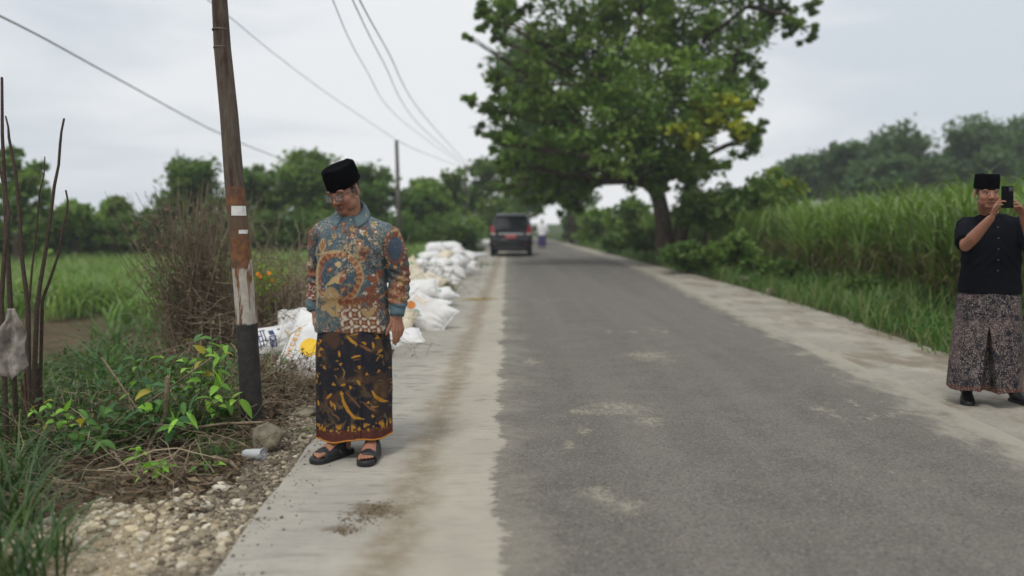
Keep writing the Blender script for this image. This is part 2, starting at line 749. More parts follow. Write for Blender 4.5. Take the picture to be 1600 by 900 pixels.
# ---- paving colours shared by the concrete edge strip and the dusty rim of the asphalt
def concrete_nodes(t, P):
    sx, sy, sz = t.sep(P)
    big = t.noise(P, .9, 4)
    mid = t.noise(P, 6, 5, .6)
    fin = t.noise(P, 60, 4, .7)
    spk = t.noise(P, 240, 2, .6)
    # broom lines drawn across the strip
    broom = t.noise(t.map(P, (2.6, 17, 1)), 1.0, 5, .7, .5)
    broom2 = t.noise(t.map(P, (5.0, 60, 1)), 1.0, 4, .65, .4)
    c = t.mix(t.rng(big, .3, .7), (.30, .285, .25), (.40, .375, .32))
    c = t.mix(t.math('MULTIPLY', t.rng(mid, .35, .75), .45), c, (.25, .235, .205))
    c = t.mix(t.math('MULTIPLY', t.rng(fin, .5, .8), .35), c, (.46, .43, .37))
    far_amt = t.rng(sy, 4.3, 6.0, .35, 1.0)
    lines = t.math('MULTIPLY', t.rng(broom, .54, .66), t.math('MULTIPLY', far_amt, t.rng(mid, .3, .6, .3, 1.0)))
    c = t.mix(t.math('MULTIPLY', lines, .95), c, (.085, .078, .064))
    c = t.mix(t.math('MULTIPLY', t.rng(broom2, .53, .66), .42), c, (.16, .15, .13))
    # tan silt nearer the asphalt
    tan = t.rng(t.math('ADD', sx, t.math('MULTIPLY', t.math('SUBTRACT', mid, .5), .3)), -.85, -.45)
    c = t.mix(t.math('MULTIPLY', tan, .42), c, (.40, .36, .275))
    # the brown dirt trail along the strip
    wob = t.noise(t.map(P, (0, .8, 0)), 1.0, 3)
    wob2 = t.noise(t.map(P, (1.5, 3.2, 0)), 1.4, 5, .7)
    off = t.math('ADD', t.math('ADD', sx, .52), t.math('MULTIPLY', t.math('SUBTRACT', wob, .5), .24))
    off = t.math('ADD', off, t.math('MULTIPLY', t.math('SUBTRACT', wob2, .5), .28))
    tr = t.rng(t.math('ABSOLUTE', off), .19, .01)
    tr = t.math('MULTIPLY', tr, t.rng(t.noise(P, 9, 6, .7), .3, .6, .25, 1.0))
    c = t.mix(t.math('MULTIPLY', tr, .66), c, (.17, .128, .078))
    # a smear of mud where a boot has scraped
    for (qx, qy, rx, ry, am) in ((-.66, 3.74, .20, .17, .8), (-.80, 3.50, .16, .05, .7)):
        ux = t.math('DIVIDE', t.math('SUBTRACT', sx, qx), rx)
        uy = t.math('DIVIDE', t.math('SUBTRACT', sy, qy), ry)
        ud = t.math('SQRT', t.math('ADD', t.math('MULTIPLY', ux, ux), t.math('MULTIPLY', uy, uy)))
        ud = t.math('ADD', ud, t.math('MULTIPLY', t.math('SUBTRACT', t.noise(t.map(P, (.7, 1.4, 1)), 14, 7, .75), .5), 2.6))
        c = t.mix(t.math('MULTIPLY', t.rng(ud, .9, .3), am), c, (.115, .082, .048))
    # crumbs
    c = t.mix(t.rng(spk, .70, .76, 0, .55), c, (.08, .07, .055))
    h = t.math('ADD', t.math('MULTIPLY', broom2, .6), t.math('ADD', t.math('MULTIPLY', lines, -1.2), t.math('MULTIPLY', fin, .5)))
    return c, h


t = NT('worn_concrete')
P = t.pos()
c, h = concrete_nodes(t, P)
MAT_CONC = t.done(t.bsdf(c, .88, .25, t.bump(h, .35, .006)))

t = NT('worn_concrete_grey')
P = t.pos()
n1, n2, n3 = t.noise(P, 1.3, 4), t.noise(P, 11, 5, .65), t.noise(P, 80, 3, .6)
c = t.mix(t.rng(n1, .3, .7), (.27, .25, .21), (.37, .345, .29))
c = t.mix(t.math('MULTIPLY', t.rng(n2, .45, .75), .5), c, (.19, .17, .13))
c = t.mix(t.math('MULTIPLY', t.rng(n3, .5, .8), .4), c, (.44, .41, .35))
sx2, sy2, _z = t.sep(P)
edge = t.noise(t.map(P, (.6, .35, 1)), 2.0, 5, .7)
c = t.mix(t.math('MULTIPLY', t.rng(edge, .47, .62), .7), c, (.17, .135, .09))
c = t.mix(t.math('MULTIPLY', t.rng(t.noise(P, 30, 5, .75), .52, .68), .45), c, (.14, .12, .085))
MAT_CONC2 = t.done(t.bsdf(c, .9, .2, t.bump(t.math('ADD', n2, n3), .3, .006)))

t = NT('asphalt')
P = t.pos()
at_ = t.attr()
ar, ag, ab = t.sep(at_)                    # metres from the concrete, metres from the far rim
cc, ch = concrete_nodes(t, P)
agg = t.vor(P, 95, 'F1', 'Color')
agr, agg_, agb = t.sep(agg)
n0, n1, n2, n3 = t.noise(P, .55, 3), t.noise(P, 3, 5, .65), t.noise(P, 22, 5, .7), t.noise(P, 130, 3, .7)
trk = t.noise(t.map(P, (1.8, .06, 1)), 1.0, 3)
a = t.mix(t.rng(n1, .3, .7), (.112, .103, .089), (.146, .135, .116))
a = t.mix(t.math('MULTIPLY', t.rng(trk, .4, .6), .42), a, (.180, .168, .145))
a = t.mix(t.math('MULTIPLY', t.rng(agr, .72, .95), .42), a, (.22, .205, .175))
a = t.mix(t.math('MULTIPLY', t.rng(agr, .3, .08), .45), a, (.06, .056, .05))
a = t.mix(t.math('MULTIPLY', t.rng(n3, .5, .72), .35), a, (.16, .15, .13))
cob = t.sep(t.vor(P, 105, 'F1', 'Color'))
a = t.mix(t.rng(cob[0], .93, .97, 0, .55), a, (.26, .24, .20))
a = t.mix(t.rng(cob[1], .92, .97, 0, .6), a, (.045, .042, .038))
a = t.mix(t.rng(cob[2], .95, .98, 0, .35), a, (.18, .14, .10))
# pale silt dried in patches
pat = t.math('ADD', t.math('MULTIPLY', n0, .55), t.math('MULTIPLY', t.noise(t.map(P, (1, .55, 1)), 5, 7, .72), .55))
pm = t.rng(pat, .645, .70)
a = t.mix(t.math('MULTIPLY', t.math('MULTIPLY', pm, .7), t.rng(n2, .38, .55)), a, (.32, .295, .225))
# two named patches: pale cement spills in the middle of the lane
for (qx, qy, rx, ry) in ((.80, 5.85, .30, .26), (.97, 5.45, .15, .16), (.50, 5.75, .12, .12), (.44, 3.95, .10, .16), (.56, 3.78, .12, .12), (.2, 7.8, .12, .25), (.36, 4.85, .06, .12), (1.45, 8.2, .3, .4)):
    ux = t.math('DIVIDE', t.math('SUBTRACT', t.sep(P)[0], qx), rx)
    uy = t.math('DIVIDE', t.math('SUBTRACT', t.sep(P)[1], qy), ry)
    ud = t.math('SQRT', t.math('ADD', t.math('MULTIPLY', ux, ux), t.math('MULTIPLY', uy, uy)))
    ud = t.math('ADD', ud, t.math('MULTIPLY', t.math('SUBTRACT', t.noise(t.map(P, (1, .6, 1)), 9, 7, .75), .5), 3.4))
    a = t.mix(t.math('MULTIPLY', t.math('MULTIPLY', t.rng(ud, 1.15, .1), .72), t.rng(t.noise(t.map(P, (1, .7, 1)), 26, 6, .8), .40, .56)), a, (.32, .295, .225))
# dust on the far rim
rimn = t.math('SUBTRACT', ag, t.math('MULTIPLY', t.math('SUBTRACT', t.noise(t.map(P, (1, .5, 1)), 4, 6, .7), .45), 1.1))
a = t.mix(t.rng(rimn, .42, .0), a, (.31, .29, .235))
# ragged rim beside the concrete
rag = t.math('ADD', t.math('MULTIPLY', t.math('SUBTRACT', t.noise(t.map(P, (.8, 1, 1)), 1.7, 5, .6, .3), .5), .34), t.math('MULTIPLY', t.math('SUBTRACT', t.noise(t.map(P, (.8, 1.1, 1)), 9, 7, .78, .5), .5), .30))
lm = t.rng(t.math('ADD', ar, rag), .022, -.018)
# and a thinner veil of dust next to it
a = t.mix(t.math('MULTIPLY', t.rng(t.math('ADD', ar, t.math('MULTIPLY', rag, 3.0)), .34, -.05), .42), a, (.29, .27, .215))
c = t.mix(lm, a, cc)
hh = t.math('ADD', t.math('MULTIPLY', agr, .5), t.math('ADD', t.math('MULTIPLY', n3, .7), t.math('MULTIPLY', lm, .6)))
MAT_ASPH = t.done(t.bsdf(c, .86, .3, t.bump(hh, .45, .006)))


def strip(name, fa, fb, z, mat, n=10, ya=-30, yb=119, thick=0.0, attr=False):
    yy = axis([(ya, 0, 2), (0, 12, .12), (12, 30, .4), (30, yb, 1.0)])
    u = np.linspace(0, 1, n + 1)
    A, B = fa(yy), fb(yy)
    if thick:                               # worn, slightly uneven outer edge
        pass
    Xs = A[:, None] * (1 - u) + B[:, None] * u
    Ys = np.repeat(yy[:, None], n + 1, 1)
    Zs = np.full_like(Xs, z)
    if attr:
        Zs[:, 0] = .0008                     # feathered down to the concrete
    V = np.stack([Xs, Ys, Zs], -1)
    if thick:
        lo0, lo1 = V[:, :1].copy(), V[:, -1:].copy()
        lo0[..., 2] -= thick
        lo1[..., 2] -= thick
        V = np.concatenate([lo0, V, lo1], 1)
    m = V.shape[1]
    idx = np.arange(V.shape[0] * m).reshape(-1, m)
    F = np.stack([idx[:-1, :-1], idx[:-1, 1:], idx[1:, 1:], idx[1:, :-1]], -1).reshape(-1, 4)
    col = None
    if attr:
        col = np.stack([Xs - XA(Ys), XR(Ys) - Xs, Xs * 0], -1).reshape(-1, 3)
    return tag(link(name, np_mesh(name, V.reshape(-1, 3), F, col, smooth=False), mat), kind='structure')


def rough_edge(f, amp, sd):
    return lambda y: f(y) + amp * (fbm(np.stack([np.asarray(y) * 2.3, np.asarray(y) * 0 + sd, np.asarray(y) * 0], 1), 4) - .5)


strip('concrete_shoulder', rough_edge(XL, .07, 1), lambda y: XA(y) + .35, 0.0, MAT_CONC, 6, thick=.2)
strip('far_shoulder', lambda y: XR(y) - .35, rough_edge(XO, .16, 4), 0.0, MAT_CONC2, 6, thick=.2)
strip('road', lambda y: XA(y) - .28, lambda y: XR(y) + .0, 0.004, MAT_ASPH, 24, attr=True)

# ================================================================== loose ground stuff
GRN = leaf_mat('green_leaf')
DRY = leaf_mat('dry_leaf', .8, .15, .12, (1.0, .9, .7))
CANE = leaf_mat('cane_leaf', .5, .35, .35)

# ---- gravel: small stones beside the concrete
def ico(sub):
    bm = bmesh.new()
    bmesh.ops.create_icosphere(bm, subdivisions=sub, radius=1)
    V = np.array([v.co[:] for v in bm.verts])
    F = np.array([[v.index for v in f.verts] for f in bm.faces])
    bm.free()
    return V, F


def stones(P, size, cols, sub, rng):
    V0, F0 = ico(sub)
    temps = []
    for k in range(10):
        n = vnoise(V0 * 1.3 + k * 9.1)[:, None]
        v = V0 * (.62 + .75 * n) * np.array([1, .6 + .35 * rng.random(), .42 + .35 * rng.random()])
        temps.append(v)
    temps = np.array(temps)
    n = len(P)
    T = temps[rng.integers(0, 10, n)] * size[:, None, None]
    a = rng.random(n) * 2 * PI
    ca, sa = np.cos(a)[:, None], np.sin(a)[:, None]
    Vx = T[..., 0] * ca - T[..., 1] * sa
    Vy = T[..., 0] * sa + T[..., 1] * ca
    V = np.stack([Vx, Vy, T[..., 2]], -1) + P[:, None, :]
    k = len(V0)
    F = (F0[None] + (np.arange(n) * k)[:, None, None]).reshape(-1, 3)
    return V.reshape(-1, 3), F, np.repeat(cols, k, 0)


def in_grit(x, y):
    d = np.hypot((x + 1.78) / .55, (y - 3.45) / .62)
    return d + (fbm(np.stack([x * 6, y * 6, x * 0], 1), 3) - .5) * 1.2 < 1.0


parts = []
n = 15000
y = 2.3 + 6.2 * RNG.random(n) ** 1.5
x = XL(y) - .01 - 1.35 * RNG.random(n) ** 1.6
ok = (in_grit(x, y) | (XL(y) - x < .12 + .38 * fbm(np.stack([y * 1.7, x * 0, x * 0 + 3], 1), 3)) | (RNG.random(n) < .06))
x, y = x[ok], y[ok]
n = len(x)
gr = in_grit(x, y)
size = np.clip(.0062 * np.exp(.6 * RNG.standard_normal(n)), .003, .034)
cols = np.where(gr[:, None], rand_cols(n, [(.52, .45, .32), (.40, .33, .22), (.58, .54, .44), (.22, .18, .12)], .15), rand_cols(n, [(.18, .15, .11), (.115, .098, .074), (.26, .22, .165), (.085, .07, .052), (.40, .35, .26)], .15))
P = np.stack([x, y, gz(x, y) + size * .25], 1)
extra = 3000
ye = 3.45 + .62 * 1.15 * RNG.uniform(-1, 1, extra)
xe = -1.78 + .55 * 1.2 * RNG.uniform(-1, 1, extra)
ke = in_grit(xe, ye) & (xe < XL(ye) - .02)
xe, ye = xe[ke], ye[ke]
se = np.clip(.0062 * np.exp(.75 * RNG.standard_normal(len(xe))), .003, .034)
P = np.concatenate([P, np.stack([xe, ye, gz(xe, ye) + se * .12], 1)])
size = np.concatenate([size, se])
cols = np.concatenate([cols, rand_cols(len(xe), [(.58, .51, .37), (.50, .42, .28), (.68, .63, .52), (.34, .27, .18), (.54, .46, .32)], .18)])
stp = 7000
ys_ = 2.6 + 4.6 * RNG.random(stp)
stray = RNG.random(stp) < .055
xs_ = XL(ys_) - .01 - (.22 + .34 * fbm(np.stack([ys_ * 1.5, ys_ * 0, ys_ * 0 + 3], 1), 2)) * RNG.random(stp)
xs_ = np.where(stray, XL(ys_) + .22 * RNG.random(stp) ** 2.2 + .02, xs_)
ss_ = np.where(stray, .45, 1) * np.clip(.0085 * np.exp(.5 * RNG.standard_normal(stp)), .004, .024)
P = np.concatenate([P, np.stack([xs_, ys_, np.where(stray, .001 + ss_ * .25, gz(xs_, ys_) + ss_ * .3)], 1)])
size = np.concatenate([size, ss_])
cols = np.concatenate([cols, rand_cols(stp, [(.21, .175, .13), (.14, .118, .088), (.30, .255, .19), (.10, .083, .06), (.46, .40, .30)], .18)])
big = size > .012
parts_g = [stones(P[big], size[big], cols[big], 2, RNG), stones(P[~big], size[~big], cols[~big], 1, RNG)]
t = NT('stone_grain')
nz = t.noise(t.pos(), 90, 4, .7)
stone_m = t.done(t.bsdf(t.mix(t.rng(nz, .3, .7), t.mix(1.0, t.attr(), (.75, .74, .72), 'MULTIPLY'), t.attr()), .92, .2, t.bump(nz, .5, .004)))
V, F, C = cat(parts_g)
tag(link('gravel', np_mesh('gravel', V, F, C, smooth=False), stone_m), 'loose limestone grit and grey gravel along the concrete edge', 'gravel', kind='stuff')

# ---- dry leaves and broken twigs on the soil
n = 9000
y = 3.6 + 6.0 * RNG.random(n) ** 1.2
x = XL(y) - .30 - 3.2 * RNG.random(n) ** 1.1
keep = ~(in_grit(x, y) & (RNG.random(n) < .93))
x, y = x[keep], y[keep]
n = len(x)
P = np.stack([x, y, gz(x, y) + .012 + .05 * RNG.random(n) ** 2], 1)
V1 = leaf_cloud(P, .035 + .05 * RNG.random(n), rand_cols(n, [(.10, .065, .04), (.16, .11, .065), (.07, .05, .035), (.22, .17, .11)], .2), droop=.0, width=.5, up=2.2)
m = 1500
y = 3.4 + 6.2 * RNG.random(m)
x = XL(y) - .1 - 2.8 * RNG.random(m)
keep = ~(in_grit(x, y) & (RNG.random(m) < .85))
x, y = x[keep], y[keep]
m = len(x)
S = np.stack([x, y, gz(x, y) + .015 + .05 * RNG.random(m)], 1)
a = RNG.random(m) * 2 * PI
hd = np.stack([np.cos(a), np.sin(a), .12 * RNG.standard_normal(m)], 1)
L = .12 + .4 * RNG.random(m) ** 2
Pl = twig_lines(S, hd, L, 5, .35)
V2 = strands(Pl, np.outer(.0018 + .0035 * RNG.random(m) ** 2, [1, 1, .9, .8, .6]), rand_cols(m, [(.17, .135, .09), (.10, .075, .05), (.24, .20, .14)], .2))
V, F, C = cat([V1, V2])
tag(link('leaf_litter', np_mesh('leaf_litter', V, F, C, smooth=False), DRY), 'dry brown leaves and broken twigs lying on the soil', 'leaf litter', kind='stuff')

# ---- a mat of dead stems over the verge
m = 2600
y = 4.2 + 5.6 * RNG.random(m)
x = XL(y) - .55 - 3.0 * RNG.random(m)
S = np.stack([x, y, gz(x, y) + .02 + .10 * RNG.random(m)], 1)
a = RNG.random(m) * 2 * PI
hd = np.stack([np.cos(a), np.sin(a), .35 * RNG.random(m)], 1)
Pl = twig_lines(S, hd, .25 + .55 * RNG.random(m), 7, .5, .12)
Pl[..., 2] = np.maximum(Pl[..., 2], gz(Pl[..., 0], Pl[..., 1]) + .008)
V, F, C = strands(Pl, np.outer(.0016 + .0026 * RNG.random(m) ** 2, [1, 1, .95, .9, .8, .7, .5]), rand_cols(m, [(.30, .24, .16), (.20, .155, .105), (.38, .31, .21), (.14, .105, .075)], .2))
tag(link('dead_stems', np_mesh('dead_stems', V, F, C, smooth=False), DRY), 'tangled straw coloured dead stems matted over the verge', 'dead stems', kind='stuff')

# ---- low weeds among the litter
def clumps(n, fx, fy):
    return fx(n), fy(n)


n = 1150
cy_ = 4.35 + 5.2 * RNG.random(n)
cx_ = XL(cy_) - .62 - 3.6 * RNG.random(n) ** .9
dens = fbm(np.stack([cx_ * 1.1, cy_ * 1.1, cx_ * 0 + 9], 1), 3)
k = (dens > .36) & ((cy_ < 5.5) | (cx_ < XL(cy_) - 1.15))
cx_, cy_ = cx_[k], cy_[k]
n = len(cx_)
rep = 50
bx = np.repeat(cx_, rep) + .13 * RNG.standard_normal(n * rep)
by = np.repeat(cy_, rep) + .13 * RNG.standard_normal(n * rep)
bz = gz(bx, by) + .03 + np.abs(.11 * RNG.standard_normal(n * rep)) * np.repeat(.5 + RNG.random(n), rep)
tone = np.repeat(rand_cols(n, [(.038, .088, .022), (.058, .122, .028), (.034, .072, .026), (.10, .165, .035)], .15), rep, 0)
V1 = leaf_cloud(np.stack([bx, by, bz], 1), .03 + .05 * RNG.random(n * rep), tone * (1 + .2 * RNG.standard_normal((n * rep, 1))).clip(.4, 1.6), .1, .55, up=1.0)
V, F, C = V1
C = np.clip(C, .005, 1)
tag(link('weeds', np_mesh('weeds', V, F, C, smooth=False), GRN), 'low green weeds creeping over the dry litter', 'weeds', kind='stuff')

# ---- loose thin grass behind the litter
n = 12500
y = 5.4 + 8.0 * RNG.random(n)
x = XL(y) - .7 - (1.2 + .62 * y) * RNG.random(n)
dens = fbm(np.stack([x * .8, y * .8, x * 0 + 2], 1), 3)
k = (dens > .50)
x, y = x[k], y[k]
n = len(x)
B = np.stack([x, y, gz(x, y)], 1)
V, F, C = blades(B, RNG.random(n) * 2 * PI, .18 + .34 * RNG.random(n), .006 + .006 * RNG.random(n), 1.0 + .5 * RNG.random(n), 1.1 + RNG.random(n), rand_cols(n, [(.09, .18, .05), (.13, .23, .07), (.075, .15, .06), (.26, .23, .12)], .2), 4, (.3, .26, .14))
tag(link('grass', np_mesh('grass', V, F, C), CANE), 'thin green and straw coloured grass in front of the field', 'grass', kind='stuff')

# ---- the young cane field on the far left
n = 6000
y = 13.5 + 24.5 * RNG.random(n) ** .9
x = -2.6 - (4.0 + .76 * y) * RNG.random(n)
row = .25 * np.sin(x * 4.2)
dens = fbm(np.stack([x * .5, y * .5, x * 0 + 8], 1), 3)
k = (dens > .32) & (y > 13.6 + 2.5 * (dens - .5) * 5) & (x < XL(y) - 1.7)
x, y = x[k], y[k]
n = len(x)
rep = 10
sc_ = np.repeat(.75 + .5 * RNG.random(n), rep)
B = np.stack([np.repeat(x, rep) + .08 * RNG.standard_normal(n * rep), np.repeat(y, rep) + .08 * RNG.standard_normal(n * rep), np.repeat(gz(x, y), rep) + .12 * RNG.random(n * rep)], 1)
cols = np.repeat(rand_cols(n, [(.12, .24, .05), (.15, .29, .06), (.19, .32, .085), (.23, .30, .10)], .14), rep, 0)
V, F, C = blades(B, RNG.random(n * rep) * 2 * PI, (.5 + .45 * RNG.random(n * rep)) * sc_, .034 + .018 * RNG.random(n * rep), 1.15 + .35 * RNG.random(n * rep), 1.0 + 1.0 * RNG.random(n * rep), cols, 4, (.32, .33, .14))
tag(link('cane_field', np_mesh('cane_field', V, F, C), CANE), 'field of young bright green sugar cane below the line of trees', 'cane field', kind='stuff')

# ---- short grass on the far verge
n = 34000
y = 5.0 + 42 * RNG.random(n) ** 1.35
x = XO(y) - .12 + (3.9 + .03 * y) * RNG.random(n) ** .9
dens = fbm(np.stack([x * .9, y * .5, x * 0 + 4], 1), 3)
k = RNG.random(n) < sstep(.28, .5, dens) + .25
x, y = x[k], y[k]
n = len(x)
B = np.stack([x, y, gz(x, y)], 1)
hgt = .55 + .9 * fbm(np.stack([x * .7, y * .7, x * 0 + 6], 1), 2)
V, F, C = blades(B, RNG.random(n) * 2 * PI, (.22 + .40 * RNG.random(n) * (1 + sstep(.6, 2.2, x - XO(y)))) * hgt, .010 + .010 * RNG.random(n), .9 + .6 * RNG.random(n), .8 + 1.2 * RNG.random(n), rand_cols(n, [(.062, .155, .03), (.09, .20, .038), (.055, .13, .028), (.15, .24, .06), (.22, .22, .09)], .15), 3)
n = 26000
y2 = 5.0 + 40 * RNG.random(n) ** 1.3
x2 = XO(y2) + .12 + 3.6 * RNG.random(n) ** .8
z2 = gz(x2, y2) + .02 + .22 * RNG.random(n) * fbm(np.stack([x2 * .8, y2 * .8, x2 * 0], 1), 3) * 1.6
L2 = leaf_cloud(np.stack([x2, y2, z2], 1), .05 + .06 * RNG.random(n), rand_cols(n, [(.055, .145, .028), (.08, .185, .034), (.045, .115, .028)], .15), 0, .6, up=1.2)
V, F, C = cat([(V, F, C), L2])
tag(link('verge_grass', np_mesh('verge_grass', V, F, C), CANE), 'low bright green grass and creepers beyond the far road edge', 'grass', kind='stuff')

# ---- the tall cane on the far side
n = 5200
y = 7.5 + 53 * RNG.random(n) ** 1.25
x0 = 6.9 + .9 * (fbm(np.stack([y * .35, y * 0, y * 0 + 1], 1), 3) - .5) * 2 - .02 * np.clip(y - 24, 0, 30)
x = x0 + (.66 * y - 1.5 + 3.5 - 0).clip(3.0) * RNG.random(n) ** 1.5
n = len(x)
g = gz(x, y)
H = 1.66 + .5 * RNG.random(n) + .35 * sstep(6.9, 9.5, x) + .25 * (fbm(np.stack([x * .3, y * .3, x * 0], 1), 2) - .5)
rep = 13
u = np.tile(np.linspace(.08, .8, rep), n) + .05 * RNG.standard_normal(n * rep)
lean = .10 * RNG.standard_normal((n, 2))
Hr = np.repeat(H, rep)
B = np.stack([np.repeat(x, rep) + np.repeat(lean[:, 0], rep) * u * Hr * .8 + .05 * RNG.standard_normal(n * rep), np.repeat(y, rep) + np.repeat(lean[:, 1], rep) * u * Hr * .8 + .05 * RNG.standard_normal(n * rep), np.repeat(g, rep) + u.clip(0.03) * Hr * .78], 1)
dryish = (u < .38) & (RNG.random(n * rep) < .75)
cols = np.repeat(rand_cols(n, [(.12, .22, .045), (.16, .27, .055), (.105, .195, .045), (.20, .30, .075)], .14), rep, 0)
cols = np.where(dryish[:, None], rand_cols(n * rep, [(.24, .20, .10), (.17, .15, .07), (.16, .18, .06)], .2), cols)
V1 = blades(B, RNG.random(n * rep) * 2 * PI, .7 + .6 * RNG.random(n * rep), .032 + .018 * RNG.random(n * rep), 1.0 + .5 * RNG.random(n * rep), np.where(dryish, 2.2, 1.2 + 1.1 * RNG.random(n * rep)), cols, 4, (.3, .3, .12))
Pl = np.stack([np.stack([x, y, g], 1), np.stack([x + lean[:, 0] * H * .4, y + lean[:, 1] * H * .4, g + H * .4], 1), np.stack([x + lean[:, 0] * H * .8, y + lean[:, 1] * H * .8, g + H * .8], 1)], 1)
V2 = strands(Pl, np.tile([.014, .012, .008], (n, 1)), rand_cols(n, [(.11, .11, .04), (.14, .10, .06)], .15))
V, F, C = cat([V1, V2])
tag(link('tall_cane', np_mesh('tall_cane', V, F, C), CANE), 'dense stand of tall green sugar cane behind the far verge', 'cane field', kind='stuff')

# ---- damp air: far trees fade a little
t = NT('haze_air')
pv = t.n('ShaderNodeVolumePrincipled')
pv.inputs['Color'].default_value = (.92, .95, 1.0, 1)
pv.inputs['Density'].default_value = .0013
pv.inputs['Anisotropy'].default_value = .2
t.t.links.new(pv.outputs[0], t.out.inputs['Volume'])
mb = MB()
mb.box((0, 68, 14), (320, 160, 34))
tag(mb.build('haze', t.mat, smooth=False), kind='stuff')

# ================================================================== trees and bushes
t = NT('bark')
P = t.pos()
nz = t.noise(t.map(P, (6, 6, 1.6)), 2.0, 6, .7)
bark_c = t.mix(t.rng(nz, .3, .7), (.045, .034, .025), (.13, .10, .075))
BARK = t.done(t.bsdf(bark_c, .95, .1, t.bump(nz, .9, .03)))
t = NT('pale_bark')
nz = t.noise(t.map(t.pos(), (6, 6, 2)), 3.0, 5, .7)
PBARK = t.done(t.bsdf(t.mix(t.rng(nz, .3, .7), (.09, .07, .05), (.20, .165, .12)), .95, .1, t.bump(nz, .7, .02)))


def crown_points(blobs, n, clump=.3, rng=RNG, shell=2.4, per=46, fuzz=1.0):
    """leaf positions gathered in clumps through the blobs' volume; returns points and clump ids"""
    vol = np.array([b[1][0] * b[1][1] * b[1][2] for b in blobs]) ** .5
    nc = max(8, int(n / per))
    which = rng.choice(len(blobs), nc, p=vol / vol.sum())
    c = np.array([b[0] for b in blobs])[which]
    r = np.array([b[1] for b in blobs])[which]
    d = unit(rng.standard_normal((nc, 3)))
    rad = rng.random(nc) ** (1 / shell)
    C = c + d * r * rad[:, None]
    cr = clump * r.mean(1) * (.6 + .8 * rng.random(nc))
    ids = np.repeat(np.arange(nc), per)
    off = rng.standard_normal((nc * per, 3)) * cr[ids][:, None] * .5
    off[:, 2] *= .75
    return C[ids] + off, ids


def make_crown(blobs, n, size, palette, clump=.3, rng=RNG, shell=2.4, per=46, droop=.35, width=.55, name='crown', jit=.16, up=.7):
    P, ids = crown_points(blobs, n, clump, rng, shell, per)
    nc = ids.max() + 1
    tone = rand_cols(nc, palette, jit, rng)
    cols = np.clip(tone[ids] * (1 + .14 * rng.standard_normal((len(P), 1))), .004, 1)
    V, F, C = leaf_cloud(P, size * (.6 + .8 * rng.random(len(P))), cols, droop, width, rng, up)
    return np_mesh(name, V, F, C, smooth=False)


def make_wood(base, fork, r0, blobs, rng, extra=1.0, bend=.12, sub=True):
    """tapered trunk to the fork, limbs from the fork into every blob, twigs beyond"""
    mb = MB()
    base, fork = Vector(base), Vector(fork)
    L = (fork - base).length
    pts, rad = [], []
    for i in range(7):
        s = i / 6
        p = base.lerp(fork, s) + Vector((rng.normal() * bend * L * .12, rng.normal() * bend * L * .12, 0)) * math.sin(PI * s)
        pts.append(p)
        rad.append(r0 * (1.35 if i == 0 else 1.08 if i == 1 else 1 - .28 * s))
    mb.tube(pts, rad, 10)
    tip_r = rad[-1]
    for c, r in blobs:
        c = Vector(c)
        s = .55 + .45 * rng.random()
        st = pts[-1] if rng.random() < .6 else pts[-1].lerp(pts[-2], rng.random())
        mid = st.lerp(c, .5) + Vector((rng.normal(), rng.normal(), abs(rng.normal()))) * (c - st).length * .1
        rr = min(tip_r * (.35 + .35 * rng.random()) * extra, .16 * r[0] + .02)
        mb.tube([st, st.lerp(mid, .5) + Vector((0, 0, .04 * L)), mid, mid.lerp(c, .6), c], [rr, rr * .85, rr * .62, rr * .45, rr * .2], 6)
        if sub:
            for k in range(5):
                e = c + Vector((rng.normal() * r[0], rng.normal() * r[1], rng.normal() * r[2])) * .35
                q = mid.lerp(c, rng.random())
                mb.tube([q, q.lerp(e, .5) + Vector((0, 0, .03 * L)), e], [rr * .35, rr * .2, rr * .07], 5)
    return mb


def tree(name, label, cat_, group, base, fork, r0, blobs, n, size, palette, seed, bark=None, **kw):
    """blobs are in world space; the thing's origin is at the foot of the trunk"""
    rng = np.random.default_rng(seed)
    b = Vector(base)
    loc = [((Vector(c) - b)[:], r) for c, r in blobs]
    root = empty(name, b, label=label, cat=cat_, group=group)
    make_wood((0, 0, -.15), Vector(fork) - b, r0, loc, rng).build('trunk', bark or BARK, root)
    link('crown', make_crown(loc, n, size, palette, rng=rng, **kw), GRN, root)
    return root


def pb(px, py, rpx, Y, rz=None, ry=None):
    """a foliage blob seen at a pixel of the photograph, at depth Y"""
    c = at(px, py, Y)
    k = Y / FPX
    return (c[:], (rpx * k, (ry or rpx) * k, (rz or rpx) * k))


DARK = [(.085, .165, .038), (.115, .20, .042), (.07, .135, .036), (.145, .225, .046)]
MID = [(.115, .205, .042), (.15, .245, .05), (.10, .18, .04), (.18, .265, .055)]
LITE = [(.165, .27, .055), (.20, .30, .065), (.14, .24, .05)]
YEL = [(.30, .33, .03), (.36, .36, .035), (.24, .30, .04)]

